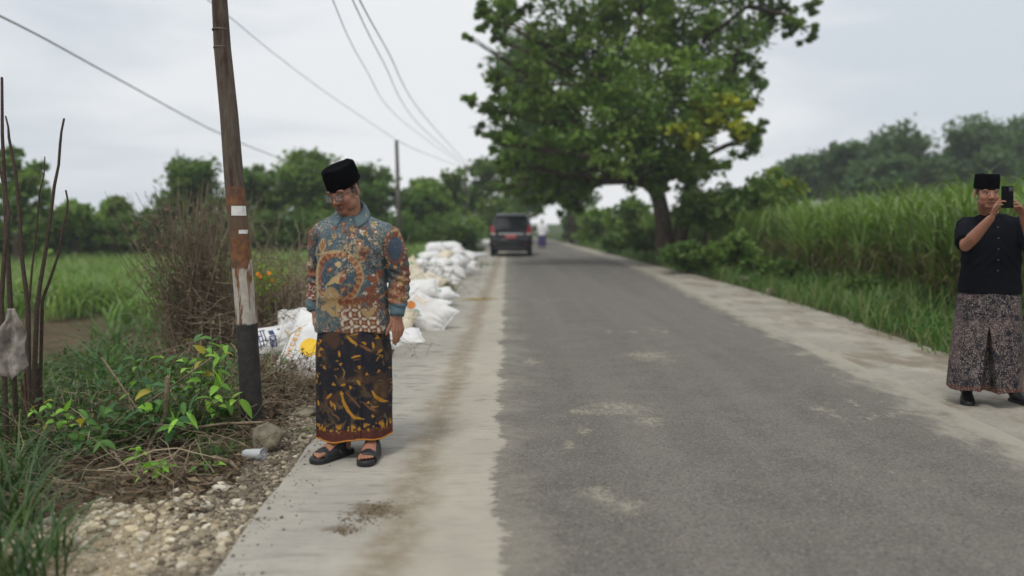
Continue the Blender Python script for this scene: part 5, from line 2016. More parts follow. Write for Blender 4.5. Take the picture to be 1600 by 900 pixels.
# stations: y, half width low, half width belt, half width roof, z bottom, z belt, z roof
ST = [(.02, .74, .77, .60, .36, .98, 1.60), (.05, .79, .81, .62, .30, 1.0, 1.655), (.22, .835, .835, .635, .26, 1.0, 1.69), (.8, .85, .845, .65, .25, .99, 1.71), (1.7, .855, .85, .66, .25, .98, 1.715), (2.5, .855, .85, .64, .25, .97, 1.66),
      (2.95, .85, .845, .55, .25, .97, 1.36), (3.25, .845, .83, .50, .25, .97, 1.05), (3.7, .83, .80, .5, .26, .93, .97), (4.05, .78, .72, .45, .30, .84, .86), (4.18, .68, .60, .40, .38, .72, .74)]
def car_ring(s):
    y, wl, wb, wr, z0, zb_, zr_ = s
    half = [(0, z0), (wl * .8, z0), (wl * .96, z0 + .06), (wl, z0 + .2), (wl * 1.01, (z0 + zb_) / 2), (wb * 1.0, zb_ - .08), (wb * .97, zb_), ((wb * .97 * .35 + wr * .65), zb_ + (zr_ - zb_) * .62), (wr, zb_ + (zr_ - zb_) * .90), (wr * .88, zr_ - .01), (wr * .5, zr_ + .012), (0, zr_ + .018)]
    def ry(z):
        if y > .3:
            return y
        k = max(0, (z - .98) / .7)
        return y + (.30 * k + (.05 if z > .74 else 0)) * (1 - y / .3) + .03 * (z < .34)
    R_ = [Vector((x, ry(z), z)) for x, z in half]
    L_ = [Vector((-p.x, p.y, p.z)) for p in reversed(R_[1:-1])]
    return R_ + L_
mb = MB()
mb.loft([car_ring(s) for s in ST])
body = mb.build('body', CARP, car)
sm = body.modifiers.new('sub', 'SUBSURF')
sm.levels = sm.render_levels = 2
def rear_pt(x, z, off=-.012):
    k = max(0, (z - .98) / .7)
    return Vector((x, .02 + (.30 * k + (.05 if z > .74 else 0)) * .93 + off + .10 * max(0, abs(x) - .55), z))
def rear_patch(outline, nm, mat, off=-.012, thick=.02, parent=car):
    mb = MB()
    F0 = [rear_pt(x, z, off) for x, z in outline]
    B0 = [p + Vector((0, thick + .04, 0)) for p in F0]
    n = len(outline)
    mb.add(F0 + B0, [tuple(range(n)), tuple(reversed(range(n, 2 * n)))] + [(i, (i + 1) % n, n + (i + 1) % n, n + i) for i in range(n)])
    return mb.build(nm, mat, parent, smooth=False, bevel=.008)
rear_patch([(-.60, 1.06), (.60, 1.06), (.64, 1.12), (.565, 1.50), (.52, 1.53), (-.52, 1.53), (-.565, 1.50), (-.64, 1.12)], 'rear_window', GLASS, -.02)
TAIL = plain('tail_red', (.26, .010, .014), .12, .6, var=.08, scale=40, coat=.6)
for sx_ in (-1, 1):
    o = rear_patch([(sx_ * .585, .84), (sx_ * .80, .86), (sx_ * .815, 1.10), (sx_ * .76, 1.24), (sx_ * .68, 1.23), (sx_ * .64, 1.02)], 'tail_light', TAIL, -.045, .06)
    rear_patch([(sx_ * .60, .85), (sx_ * .78, .87), (sx_ * .785, .93), (sx_ * .62, .93)], 'reversing_lens', plain('lens_clear', (.5, .48, .46), .15, .6), -.055, .02, o)
rear_patch([(-.50, .865), (.50, .865), (.485, .93), (-.485, .93)], 'garnish', plain('chrome', (.55, .56, .58), .18, .5, metal=.9, var=.03), -.03, .02)
pl_ = rear_patch([(-.215, .735), (.215, .735), (.215, .855), (-.215, .855)], 'number_plate', plain('plate_red', (.32, .05, .05), .45, .4, var=.1), -.06, .01)
mb = MB()
rg2 = np.random.default_rng(5)
for (u0, u1, v0, v1) in glyphs(-.18, .18, .775, .835, 7, rg2):
    a = rear_pt((u0 + u1) / 2, (v0 + v1) / 2, -.066)
    mb.box(a, (abs(u1 - u0), .006, abs(v1 - v0)))
mb.build('lettering', plain('plate_white', (.62, .60, .58), .5, .3), pl_, smooth=False)
mb = MB()
mb.loft([[Vector((x * sx2, yy_ + (0.10 * abs(x * sx2) ** 3), zz_)) for x, yy_, zz_ in ((-.84, .03, z_), (-.5, -.07, z_), (0, -.09, z_), (.5, -.07, z_), (.84, .03, z_), (.84, .25, z_), (-.84, .25, z_))] for z_, sx2 in ((.34, .95), (.40, 1.0), (.56, 1.01), (.64, 1.0), (.68, .97))])
for i in range(len(mb.v)):
    pass
bmp = [tuple(v) for v in mb.v]
mb.build('rear_bumper', CARP, car, bevel=.02)
mb = MB()
mb.box((0, -.06, .335), (1.25, .12, .09))
mb.build('bumper_skirt', PLA, car, bevel=.02)
for sx_ in (-1, 1):
    mb = MB()
    mb.box((sx_ * .60, -.082, .50), (.12, .02, .03))
    mb.build('reflector', TAIL, car, bevel=.006)
mb = MB()
mb.loft([[Vector((x, y_ + .06 * abs(x) ** 2, z_)) for x in np.linspace(-.58, .58, 9)] + [Vector((x, y_ + .06 * abs(x) ** 2 + .0, z_ - .035)) for x in np.linspace(.58, -.58, 9)] for y_, z_ in ((.17, 1.62), (.30, 1.67), (.5, 1.70))])
mb.build('spoiler', CARP, car, bevel=.01)
mb = MB()
mb.tube([rear_pt(.0, 1.07, -.05), rear_pt(-.18, 1.12, -.05), rear_pt(-.42, 1.17, -.045)], [.014, .01, .007], 6)
mb.build('rear_wiper', PLA, car)
mb = MB()
mb.tube([(.48, -.05, .27), (.48, .25, .27)], .03, 10)
mb.build('exhaust_pipe', plain('steel_dull', (.25, .25, .25), .4, .5, metal=.8), car)
for sx_ in (-1, 1):
    for (y0_, y1_, z0_, z1_, t0, t1) in ((.42, 1.12, 1.02, 1.54, .08, .0), (1.2, 2.0, 1.02, 1.56, 0, 0), (2.06, 2.86, 1.02, 1.54, 0, .5)):
        mb = MB()
        xo = lambda z_: sx_ * (.842 - (z_ - 1.0) * .285 + .012)
        q = [(y0_ + t0, z0_), (y1_, z0_), (y1_ - t1, z1_), (y0_ + t0 * 1.6, z1_)]
        A = [Vector((xo(z_), y_, z_)) for y_, z_ in q]
        B = [p - Vector((sx_ * .03, 0, 0)) for p in A]
        mb.add(A + B, [(0, 1, 2, 3), (7, 6, 5, 4), (0, 4, 5, 1), (1, 5, 6, 2), (2, 6, 7, 3), (3, 7, 4, 0)])
        mb.build('side_window', GLASS, car, smooth=False, bevel=.006)
    mb = MB()
    mb.ell((sx_ * .96, 2.62, 1.08), (.10, .05, .075), nu=14, nv=8)
    mb.tube([(sx_ * .84, 2.66, 1.02), (sx_ * .93, 2.64, 1.06)], [.025, .02], 8)
    mb.build('wing_mirror', CARP, car)
    for yw in (.72, 3.32):
        wh = MB()
        rings = []
        for (xx, rr_) in ((-.09, .22), (-.095, .285), (-.08, .31), (-.03, .315), (.03, .315), (.08, .31), (.095, .285), (.09, .22)):
            rings.append([Vector((sx_ * (.735) + xx, yw + rr_ * math.cos(2 * PI * i / 32), .311 + rr_ * math.sin(2 * PI * i / 32))) for i in range(32)])
        wh.loft(rings)
        wo_ = wh.build('wheel', RUB, car)
        rm = MB()
        rm.loft([[Vector((sx_ * (.735 + xx), yw + rr_ * math.cos(2 * PI * i / 32), .311 + rr_ * math.sin(2 * PI * i / 32))) for i in range(32)] for xx, rr_ in ((.06, .215), (.094, .215), (.085, .19), (.075, .05), (.09, .04), (.09, .001))])
        rm.build('rim', plain('alloy', (.35, .35, .36), .35, .5, metal=.7), wo_)
    ar = MB()
    for yw in (.72, 3.32):
        pass
mb = MB()
mb.box((0, 1.9, .27), (1.4, 3.3, .12))
mb.build('underbody', RUB, car, smooth=False)
car.scale = (CAR_K, CAR_K, CAR_K)

# ================================================================== people
def skin_material(name):
    t = NT(name)
    P = t.tc('Object')
    n1, n2 = t.noise(P, 28, 4, .6), t.noise(P, 160, 3, .6)
    c = t.mix(t.math('MULTIPLY', t.rng(n1, .35, .7), .22), t.attr(), t.mix(1.0, t.attr(), (.78, .66, .62), 'MULTIPLY'))
    return t.done(t.bsdf(c, t.rng(n2, .3, .7, .42, .58), .4, t.bump(n2, .12, .0015), sss=.12))


SKIN = skin_material('skin')


def add_mesh(mb, me):
    mb.add([v.co[:] for v in me.vertices], [tuple(p.vertices) for p in me.polygons])


def head_mesh(M, neck, voxel, fine=3):
    """skull, jaw and neck are melted together first; brows, nose, lips and ears are set on that smooth form"""
    p = MB()
    p.ell((0, .018, .045), (.076, .096, .084))
    p.ell((0, -.026, -.008), (.067, .071, .088))
    p.ell((0, -.028, -.060), (.060, .060, .052))
    p.ell((0, -.062, -.092), (.032, .028, .026))
    p.ell((0, -.022, -.080), (.047, .055, .032))
    for s in (-1, 1):
        p.ell((s * .036, -.060, -.030), (.030, .027, .032))
        p.ell((s * .040, -.036, -.060), (.024, .042, .038))
        p.ell((s * .028, -.076, .022), (.030, .020, .014))
    p.xform(M)
    for args in neck:
        p.tube(*args)
    base = fused(p, voxel, 22 if voxel < .004 else 8, .5)
    f = MB()
    add_mesh(f, base)
    q = MB()
    for s in (-1, 1):
        q.ell((s * .028, -.0805, .0215), (.022, .0075, .0045), Matrix.Rotation(-s * .18, 3, 'Y'))
        q.ell((s * .031, -.0765, .001), (.0145, .0105, .0085))
        q.ell((s * .0115, -.0985, -.034), (.0088, .0115, .0075))
        q.ell((s * .077, .012, -.004), (.0075, .019, .030), Matrix.Rotation(s * .28, 3, 'Z'))
        q.ell((s * .079, .004, -.028), (.007, .010, .010))
    q.tube([(0, -.083, .016), (0, -.094, -.008), (0, -.108, -.028)], [.0075, .0095, .012], 10, round_cap=True)
    q.ell((0, -.106, -.030), (.0125, .0105, .0105))
    q.ell((0, -.0885, -.0615), (.023, .010, .0058))
    q.ell((0, -.0865, -.0735), (.0195, .0105, .0068))
    q.xform(M)
    f.add(q.v, q.f)
    return fused(f, voxel, fine, .5)


def head_shape(mb, M):
    add_mesh(mb, head_mesh(M, [], .006, 1))


def hand_shape(mb, W, f, n, s, curls, k=1.0, splay=.10, thumb=(.55, .75, .25), tb=.35):
    """palm with four metacarpals, four unequal fingers bent at three joints, thumb from the side near the wrist"""
    W = Vector(W)
    f = Vector(f).normalized()
    n = Vector(n)
    n = (n - f * n.dot(f)).normalized()
    s = Vector(s)
    s = (s - f * s.dot(f) - n * s.dot(n)).normalized()
    offs = (.031, .0105, -.0105, -.030)
    reach = (.092, .096, .091, .082)
    lens = (.072, .080, .074, .058)
    for i in range(4):
        kn = W + f * reach[i] * k + s * offs[i] * k - n * .002 * k
        mb.tube([W + s * offs[i] * .62 * k, W.lerp(kn, .5) + s * offs[i] * .12 * k, kn], [.0125 * k, .0125 * k, .0105 * k], 8, round_cap=True)
        d0 = (f + s * (offs[i] / .031) * splay).normalized()
        p, ang = kn, 0.0
        r_ = (.0088, .009, .0086, .0076)[i] * k
        pts, rad = [p], [r_ * 1.06]
        for j, part in enumerate((.45, .30, .25)):
            ang += curls[i] * (.75, 1.0, .7)[j]
            d = d0 * math.cos(ang) + n * math.sin(ang)
            p = p + d * lens[i] * part * k
            pts.append(p)
            rad.append(r_ * (.96, .88, .72)[j])
        mb.tube(pts, rad, 8, round_cap=True)
    mb.ell(W + f * .048 * k + n * .006 * k, (.012 * k, .03 * k, .034 * k), Matrix((n, s, f)).transposed())
    base = W + f * .030 * k + s * .024 * k + n * .008 * k
    d = (f * thumb[0] + s * thumb[1] + n * thumb[2]).normalized()
    d2 = (d + f * tb + n * tb * .4).normalized()
    d3 = (d2 + f * tb * .6 + n * tb * .3).normalized()
    q1 = base + d * .036 * k
    q2 = q1 + d2 * .029 * k
    q3 = q2 + d3 * .022 * k
    mb.tube([base, q1, q2, q3], [.0155 * k, .0115 * k, .0105 * k, .0078 * k], 8, round_cap=True)
    mb.tube([W + f * .01 * k + s * .012 * k, base, base + d * .02 * k], [.018 * k, .0175 * k, .014 * k], 8, round_cap=True)


def foot_shape(mb, heel, d, lift=.02, k=1.0):
    """heel: ground point under the heel, d: direction of the toes"""
    h = Vector((heel[0], heel[1], lift))
    d = Vector((d[0], d[1], 0)).normalized()
    s = Vector((-d.y, d.x, 0))
    up = Vector((0, 0, 1))
    mb.ell(h + d * .03 * k + up * .036, (.034 * k, .036 * k, .036 * k))
    mb.tube([h + d * .035 * k + up * .05, h + d * .10 * k + up * .042, h + d * .16 * k + up * .028, h + d * .195 * k + up * .018], [(.031 * k, .042), (.036 * k, .038), (.043 * k, .024), (.041 * k, .015)], 12, round_cap=True, flat=s)
    for i, (o_, L, r_) in enumerate(((.030, .055, .0125), (.012, .052, .0092), (-.004, .046, .0088), (-.019, .039, .0084), (-.032, .031, .008))):
        o_ = o_ * TOE_SIDE[0]
        a = h + d * .185 * k + s * o_ * k + up * .015
        mb.tube([a, a + d * L * .55 * k + up * .004, a + d * L * k - up * .001], [r_ * k, r_ * k, r_ * .85 * k], 8, round_cap=True)
    mb.tube([h + d * .035 * k + up * .05, h + d * .032 * k + up * .11, h + d * .03 * k + up * .28], [.036 * k, .034 * k, .048 * k], 12, round_cap=True)
    for sg in (-1, 1):
        mb.ell(h + d * .035 * k + s * sg * .03 * k + up * .075, (.012, .012, .014))


TOE_SIDE = [1]


def oval(cx, cy, z, rx, ry, n=40, yaw=0.0, p=2.25):
    out = []
    for i in range(n):
        a = 2 * PI * i / n
        c, s = math.cos(a), math.sin(a)
        r_ = (abs(c) ** p + abs(s) ** p) ** (-1 / p)
        x, y = rx * c * r_, ry * s * r_
        out.append(Vector((cx + x * math.cos(yaw) - y * math.sin(yaw), cy + x * math.sin(yaw) + y * math.cos(yaw), z)))
    return out


def paint_skin(me, M, base, lips, eyes_open, mous, hair=(.012, .010, .009)):
    V = verts_of(me)
    H = np.array(M.inverted())
    P = V @ H[:3, :3].T + H[:3, 3]
    x, y, z = P.T
    inhead = (np.abs(x) < .10) & (y > -.14) & (y < .13) & (z > -.13) & (z < .14)
    C = np.tile(np.array(base, dtype=np.float64), (len(V), 1))
    nz = fbm(V * 30, 3)[:, None]
    C *= .92 + .16 * nz

    def put(mask, col, a=1.0):
        m = np.clip(mask * a, 0, 1)[:, None] * inhead[:, None]
        C[:] = C * (1 - m) + np.array(col) * m
    front = sstep(-.045, -.065, y)
    # warmer cheeks and nose, cooler jaw
    put(front * np.exp(-((np.abs(x) - .036) ** 2 + (z + .032) ** 2) / .0009), (base[0] * 1.08, base[1] * .88, base[2] * .85), .5)
    put(sstep(-.05, -.075, z) * (np.abs(x) < .07) * sstep(.0, -.03, y), tuple(b * .82 for b in base), .4)
    e_ = (x / .026) ** 2 + ((z + .0675) / .0125) ** 2
    put(sstep(1.15, .8, e_) * front, lips)
    put((np.abs(z + .0672 + .0015 * np.cos(x * 120)) < .0016) * (np.abs(x) < .024) * front, tuple(l * .35 for l in lips), .9)
    if mous:
        put(sstep(.006, .003, np.abs(z + .0515 + x * x * 6)) * (np.abs(x) < .029) * front, hair, mous)
        put(sstep(-.085, -.095, z) * (np.abs(x) < .02) * front, hair, mous * .25)
    u = np.abs(x) - .031
    bz = .0225 + .004 * (1 - (u / .022) ** 2)
    put(sstep(.0052, .003, np.abs(z - bz)) * sstep(.024, .019, np.abs(u)) * front, hair, .85)
    if eyes_open:
        ee = (u / .0135) ** 2 + ((z - .001) / .0048) ** 2
        put(sstep(1.2, .9, ee) * front, (.50, .46, .42))
        put((sstep(.0064, .0052, np.hypot(u, z - .001))) * (ee < 1.1) * front, (.014, .009, .007))
        put((np.abs(z - .0058 + 22 * u * u) < .0014) * (np.abs(u) < .015) * front, hair, .9)
    else:
        put((np.abs(z + .0055 - 14 * u * u) < .0019) * (np.abs(u) < .0155) * front, hair, .95)
        put((np.abs(z - .009 + 18 * u * u) < .0012) * (np.abs(u) < .015) * front, tuple(b * .45 for b in base), .7)
    # short hair that shows below the cap
    ear = (np.abs(x) > .0745) & (np.abs(y - .012) < .024) & (z < .032)
    hm = ((z > .028 - .05 * sstep(.02, .06, y)) & (y > -.06) & (np.abs(x) > .03)) | ((y > .045) & (z > -.062)) | ((np.abs(x) > .062) & (y > -.028) & (y < .0) & (z > -.012)) | ((y > .022) & (z > -.045)) | (z > .06)
    put(hm & ~ear, hair, .93)
    paint(me, np.clip(C, .004, 1))


def peci(M, mat, parent, col_top=.148, front=.040, wide=1.0):
    rings = []
    for (z, k, e_) in ((front - .004, .985, 0), (front, 1.0, 0), (.10, .985, 0), (col_top - .012, .965, 0), (col_top - .004, .94, 0), (col_top, .89, 0), (col_top - .003, .78, 0), (col_top - .007, .4, 0)):
        tilt = .10
        r_ = oval(0, .012, z, .0855 * k * wide, .106 * k, 48, 0, 2.15)
        rings.append([M @ Vector((p.x, p.y, p.z + (.004 if z > .12 and abs(p.x) < .012 else 0) + p.y * tilt * (1 if z < .08 else .3))) for p in r_])
    mb = MB()
    mb.loft(rings)
    return mb.build('cap', mat, parent)


VELVET = None
t = NT('black_velvet')
nz = t.noise(t.tc(), 220, 3)
VELVET = t.done(t.bsdf(t.mix(nz, (.002, .002, .0025), (.005, .005, .006)), 1.0, .03, t.bump(nz, .2, .001)))

# ------------------------------------------------------------------ 1. the man in the patterned shirt
MX, MY = -.952, 4.70
SC = MY / FPX
man = empty('person', (MX, MY, 0.001), (0, 0, R(-3)), 'man in blue and rust patterned shirt, glasses and black cap, looking down', 'person')
HM = Matrix.Translation((-.028, -.040, 1.580)) @ Matrix.Rotation(R(-23), 4, 'Z') @ Matrix.Rotation(R(24), 4, 'X') @ Matrix.Rotation(R(-5), 4, 'Y') @ Matrix.Scale(1.09, 4)

m_head = head_mesh(HM, [([HM @ Vector((0, .018, -.04)), (-.008, .012, 1.475), (0, .02, 1.41), (0, .02, 1.33)], [.058, .060, .066, .08], 16), ([HM @ Vector((0, -.03, -.08)), (-.010, -.018, 1.43)], [.045, .045], 14)], .0028, 4)
mb = MB()
mb.loft([oval(0, cy, z, rx, ry, 24) for z, cy, rx, ry in ((.70, .0, .15, .11), (.9, 0, .16, .12), (1.05, -.01, .165, .13), (1.2, 0, .165, .105), (1.34, .01, .15, .085), (1.39, .015, .09, .07))])
mb.tube([(-.08, .02, .8), (-.065, .02, .5), (-.04, .0, .25)], [.085, .06, .05], 12)
mb.tube([(.08, .02, .8), (.09, .02, .5), (.115, .0, .25)], [.085, .06, .05], 12)
mb.tube([(.15, .01, 1.33), (.255, .02, 1.09), (.272, -.04, .90)], [.05, .042, .03], 12)
mb.tube([(-.15, .01, 1.33), (-.215, .05, 1.09), (-.23, .01, .92)], [.05, .042, .03], 12)
m_core = fused(mb, .012, 2)
mb = MB()
mb.tube([(.268, -.012, .96), (.276, -.05, .845)], [.031, .025], 12)
hand_shape(mb, (.277, -.055, .85), (.06, -.10, -1), (-.62, .78, 0), (-.78, -.62, 0), (.22, .26, .32, .40), 1.04, -.12, (.8, .45, .25), .35)
m_h1 = fused(mb, .0022, 2)
mb = MB()
mb.tube([(-.230, .014, .96), (-.236, -.006, .875)], [.031, .025], 12)
hand_shape(mb, (-.236, -.008, .88), (.10, -.12, -1), (1, .2, 0), (.1, -1, 0), (.42, .46, .5, .55), 1.02, .05, (.8, .5, .3), .4)
m_h2 = fused(mb, .0022, 2)
mb = MB()
RH, RD = (-.035, -.015), (-.55, -.84)
LH, LD = (.120, -.005), (.02, -1)
FK = 1.1
TOE_SIDE[0] = -1 if False else 1
# big toe lies on the inner side: for the man's right foot that is towards +X
def inner(d, towards):
    s = Vector((-d[1], d[0], 0))
    return 1 if s.x * towards > 0 else -1
TOE_SIDE[0] = inner(RD, 1)
foot_shape(mb, RH, RD, .032, FK)
TOE_SIDE[0] = inner(LD, -1)
foot_shape(mb, LH, LD, .032, FK)
m_ft = fused(mb, .003, 2)
me = join_meshes([m_head, m_core, m_h1, m_h2, m_ft], 'body')
paint_skin(me, HM, (.32, .150, .092), (.20, .075, .055), False, .55)
link('body', me, SKIN, man)
peci(HM, VELVET, man, .138, .036, 1.0)

# glasses
def glasses(M, parent):
    fr = plain('spectacle_frame', (.035, .05, .07), .25, .5, var=.1, coat=.4)
    def rrect(cx, w_, h_, y_, n=24):
        pts = []
        for i in range(n):
            a = 2 * PI * i / n
            c, s = math.cos(a), math.sin(a)
            r_ = (abs(c) ** 4 + abs(s) ** 4) ** -.25
            pts.append(Vector((cx + w_ * c * r_, y_ + .10 * (abs(cx + w_ * c * r_) ** 1) * .35, -.004 + h_ * s * r_ * (1 if s > 0 else 1.05))))
        return pts
    rt = MB()
    for s in (-1, 1):
        pts = rrect(s * .035, .0245, .0165, -.107)
        rt.tube([M @ p for p in pts + pts[:1]], .0022, 6, cap=False)
    rt.tube([M @ Vector(p) for p in ((-.011, -.105, .002), (0, -.109, .005), (.011, -.105, .002))], .0022, 6)
    g = rt.build('glasses', fr, parent)
    for s in (-1, 1):
        mb = MB()
        mb.tube([M @ Vector(p) for p in ((s * .059, -.104, .005), (s * .070, -.088, .006), (s * .081, -.03, .008), (s * .085, .015, .010), (s * .082, .030, -.012))], [.0024, .0026, .0024, .0022, .002], 6)
        mb.build('temple', fr, g)
        mb = MB()
        pts = rrect(s * .035, .0238, .016, -.1065)
        A = [M @ p for p in pts]
        Bk = [M @ (p + Vector((0, .001, 0))) for p in pts]
        n = len(A)
        mb.add(A + Bk, [tuple(range(n)), tuple(reversed(range(n, 2 * n)))] + [(i, (i + 1) % n, n + (i + 1) % n, n + i) for i in range(n)])
        t_ = _plain.get('lens')
        if not t_:
            q = NT('lens')
            t_ = _plain['lens'] = q.done(q.bsdf((.85, .9, .95), .04, .5, alpha=.09))
        mb.build('lens', t_, g, smooth=False)
glasses(HM, man)

# --- shirt
mb = MB()
TOR = [(.752, -.004, .222, .158), (.80, -.006, .220, .160), (.88, -.012, .214, .164), (.96, -.022, .209, .170), (1.04, -.026, .206, .170), (1.12, -.020, .204, .160), (1.20, -.010, .203, .146), (1.28, .000, .200, .132), (1.335, .006, .192, .120), (1.375, .010, .165, .105), (1.405, .014, .125, .09), (1.43, .016, .086, .078)]
mb.loft([oval(0, cy, z, rx, ry, 48, 0, 2.3) for z, cy, rx, ry in TOR])
LS = [(.165, .008, 1.345), (.215, .010, 1.315), (.250, .016, 1.22), (.272, .020, 1.10), (.278, .010, 1.03), (.277, -.020, .95), (.277, -.045, .885)]
RS = [(-.155, .010, 1.345), (-.190, .016, 1.315), (-.206, .032, 1.22), (-.216, .052, 1.10), (-.220, .048, 1.03), (-.228, .020, .95), (-.234, .0, .905)]
for A in (LS, RS):
    mb.tube(A, [.062, .076, .073, .067, .065, .060, .052], 20, round_cap=True)
for s in (-1, 1):
    mb.tube([(s * .05, .018, 1.40), (s * .13, .012, 1.375), (s * (.20 if s > 0 else .182), .010, 1.335)], [.05, .048, .062], 14, round_cap=True)
sh = fused(mb, .0042, 5, .5)
V, N = verts_of(sh), normals_of(sh)
x, y, z = V.T
# creases: drag lines from the armpits, slumps over the belly, gathers above the cuffs
arm = sstep(.205, .235, np.abs(x))
f1 = np.sin((z * 1.0 + np.abs(x) * 1.6 + .05 * fbm(V * 7, 3)) * 62) * np.exp(-((np.abs(x) - .15) ** 2 / .004 + (z - 1.19) ** 2 / .012)) * .007
f2 = (fbm(np.stack([x * 6, y * 6, z * 16], 1), 4) - .5) * .022 * (.25 + .75 * arm)
f3 = np.sin(z * 130 + x * 40 + 5 * fbm(V * 9, 2)) * .0055 * arm * (np.exp(-((z - 1.06) / .07) ** 2) + np.exp(-((z - .93) / .04) ** 2) * 1.2)
f4 = np.sin(x * 34 + 4 * fbm(np.stack([x * 3, y * 3, z * 2], 1), 2)) * .009 * sstep(1.0, .76, z) * (1 - arm)
f5 = (fbm(np.stack([x * 4 + z * 3, y * 4, z * 7 - x * 5], 1), 4) - .5) * .019 * (1 - arm)
V = V + N * (f1 + f2 + f3 + f4 + f5)[:, None]
set_verts(sh, V)


def seg_d(px, pz, pts):
    d = np.full(px.shape, 9.0)
    s_best = np.zeros(px.shape)
    n = len(pts) - 1
    for i in range(n):
        ax, az = pts[i]
        bx, bz = pts[i + 1]
        vx, vz = bx - ax, bz - az
        L2 = vx * vx + vz * vz + 1e-9
        t_ = np.clip(((px - ax) * vx + (pz - az) * vz) / L2, 0, 1)
        q = np.hypot(px - ax - t_ * vx, pz - az - t_ * vz)
        m = q < d
        d = np.where(m, q, d)
        s_best = np.where(m, (i + t_) / n, s_best)
    return d, s_best


class Dye:
    """prints shapes on cloth; shapes are given in pixels of the photograph at the wearer's distance"""

    def __init__(self, V, base, px0, sc):
        self.V = V
        self.C = np.tile(np.array(base, dtype=np.float64), (len(V), 1))
        self.px = px0 + V[:, 0] / sc + (fbm(V * 14, 3) - .5) * 4 + (fbm(V * 55 + 5, 3) - .5) * 3
        self.py = 349 - (V[:, 2] - 1.39) / sc + (fbm(V * 14 + 50, 3) - .5) * 4 + (fbm(V * 55 + 25, 3) - .5) * 3

    def put(self, m, col, a=1.0):
        m = np.clip(m * a, 0, 1)[:, None]
        self.C = self.C * (1 - m) + np.array(col) * m

    def ell(self, cx, cy, rx, ry, col, a=1.0, rot=0.0, soft=.15):
        dx, dy = self.px - cx, self.py - cy
        c, s = math.cos(rot), math.sin(rot)
        e_ = np.hypot((dx * c + dy * s) / rx, (-dx * s + dy * c) / ry)
        self.put(sstep(1 + soft, 1 - soft, e_), col, a)
        return e_

    def stroke(self, pts, w0, col, a=1.0, taper=True):
        d, s = seg_d(self.px, self.py, pts)
        w_ = w0 * (np.sin(PI * np.clip(s * .9 + .05, 0, 1)) ** .6 if taper else 1)
        self.put(sstep(w_ * 1.15, w_ * .8, d), col, a)

    def flower(self, cx, cy, r_, col, n=5, core=None, ph=0.0):
        dx, dy = self.px - cx, self.py - cy
        rr = np.hypot(dx, dy)
        lim = r_ * (.74 + .26 * np.cos(n * np.arctan2(dy, dx) + ph)) * (.65 + .7 * vnoise(self.V * 60 + ph))
        self.put(sstep(lim * 1.12, lim * .9, rr), col)
        if core:
            self.put(sstep(r_ * .34, r_ * .24, rr), core)


BLUE, DEEP, RUST, CREAM, WHITE, DBRN = (.068, .112, .132), (.027, .052, .070), (.19, .056, .028), (.38, .265, .125), (.56, .51, .43), (.05, .026, .016)
D = Dye(V, BLUE, 552, SC)
r = np.random.default_rng(3)
# mottled ground: the dye is deeper over the belly and on the wearer's left
D.put(sstep(.42, .62, fbm(V * 5 + 3, 4)), DEEP, .75)
D.put(sstep(385, 430, D.py) * sstep(.3, .6, fbm(V * 4 + 9, 3)), DEEP, .8)
arm_m = sstep(.21, .235, np.abs(x))
D.put(arm_m * sstep(.45, .58, fbm(V * 9 + 20, 4)) * (D.py < 472), RUST, .95)
D.put(arm_m * sstep(.56, .66, fbm(V * 13 + 40, 4)) * (D.py < 470), CREAM, .85)
D.put((1 - arm_m) * sstep(.57, .66, fbm(V * 8 + 60, 4)) * sstep(345, 370, D.py), RUST, .9)
D.put((1 - arm_m) * sstep(.66, .72, fbm(V * 15 + 80, 3)) * sstep(345, 365, D.py), CREAM, .6)
for k in range(150):
    q = V[r.integers(0, len(V))]
    pxk, pyk = 552 + q[0] / SC, 349 - (q[2] - 1.39) / SC
    if pyk > 470 and abs(q[0]) > .23:
        continue
    if 500 < pxk < 580 and 392 < pyk < 470:
        continue
    col = (RUST, CREAM, WHITE, RUST, DEEP)[r.integers(0, 5)]
    D.flower(pxk, pyk, r.uniform(1.2, 4.6), col, r.integers(4, 7), (CREAM, RUST, DBRN)[r.integers(0, 3)], r.random() * 6)
# the upper chest blossoms
for (cx, cy, rr, c1, c2) in [(531, 353, 6.5, RUST, CREAM), (560, 358, 5.5, CREAM, RUST), (561, 369, 5.5, RUST, CREAM), (580, 364, 5.5, CREAM, RUST), (533, 368, 5, CREAM, RUST), (556, 385, 6, CREAM, RUST), (577, 399, 7.5, RUST, CREAM), (594, 362, 5, RUST, WHITE), (572, 380, 6, RUST, WHITE), (526, 378, 5, CREAM, DBRN), (590, 350, 4.5, CREAM, RUST), (545, 349, 4.5, RUST, CREAM)]:
    D.flower(cx, cy, rr, c1, 5, c2, cx)
# cream tablet at the chest
D.ell(513, 383, 6, 11, CREAM, 1, .1)
for q in (-3, 0, 3):
    D.stroke([(513 + q, 374), (513 + q * .8, 392)], .8, RUST)
# the great scalloped ring over the belly
e_ = np.hypot((D.px - 540) / 37, (D.py - 431) / 39)
th = np.arctan2(D.py - 431, D.px - 540)
D.put(sstep(1.0, .96, e_) * (V[:, 1] < .02), (.034, .062, .084))
D.put(sstep(.80, .84, e_) * sstep(1.06, 1.02, e_), RUST)
D.put(sstep(.17, .08, np.abs(e_ - .93)) * sstep(.35, .75, np.cos(th * 24)), CREAM, .55)
D.put(sstep(.05, .02, np.abs(e_ - 1.05)), CREAM, .8 * .8)
D.put(sstep(.04, .015, np.abs(e_ - .80)), DBRN, .8)
D.stroke([(509, 400), (505, 425), (507, 455), (503, 480)], 2.6, CREAM)
D.stroke([(515, 405), (512, 430), (514, 450)], 2.2, RUST)
D.stroke([(503, 398), (520, 394), (545, 391)], 2.0, CREAM, .8)
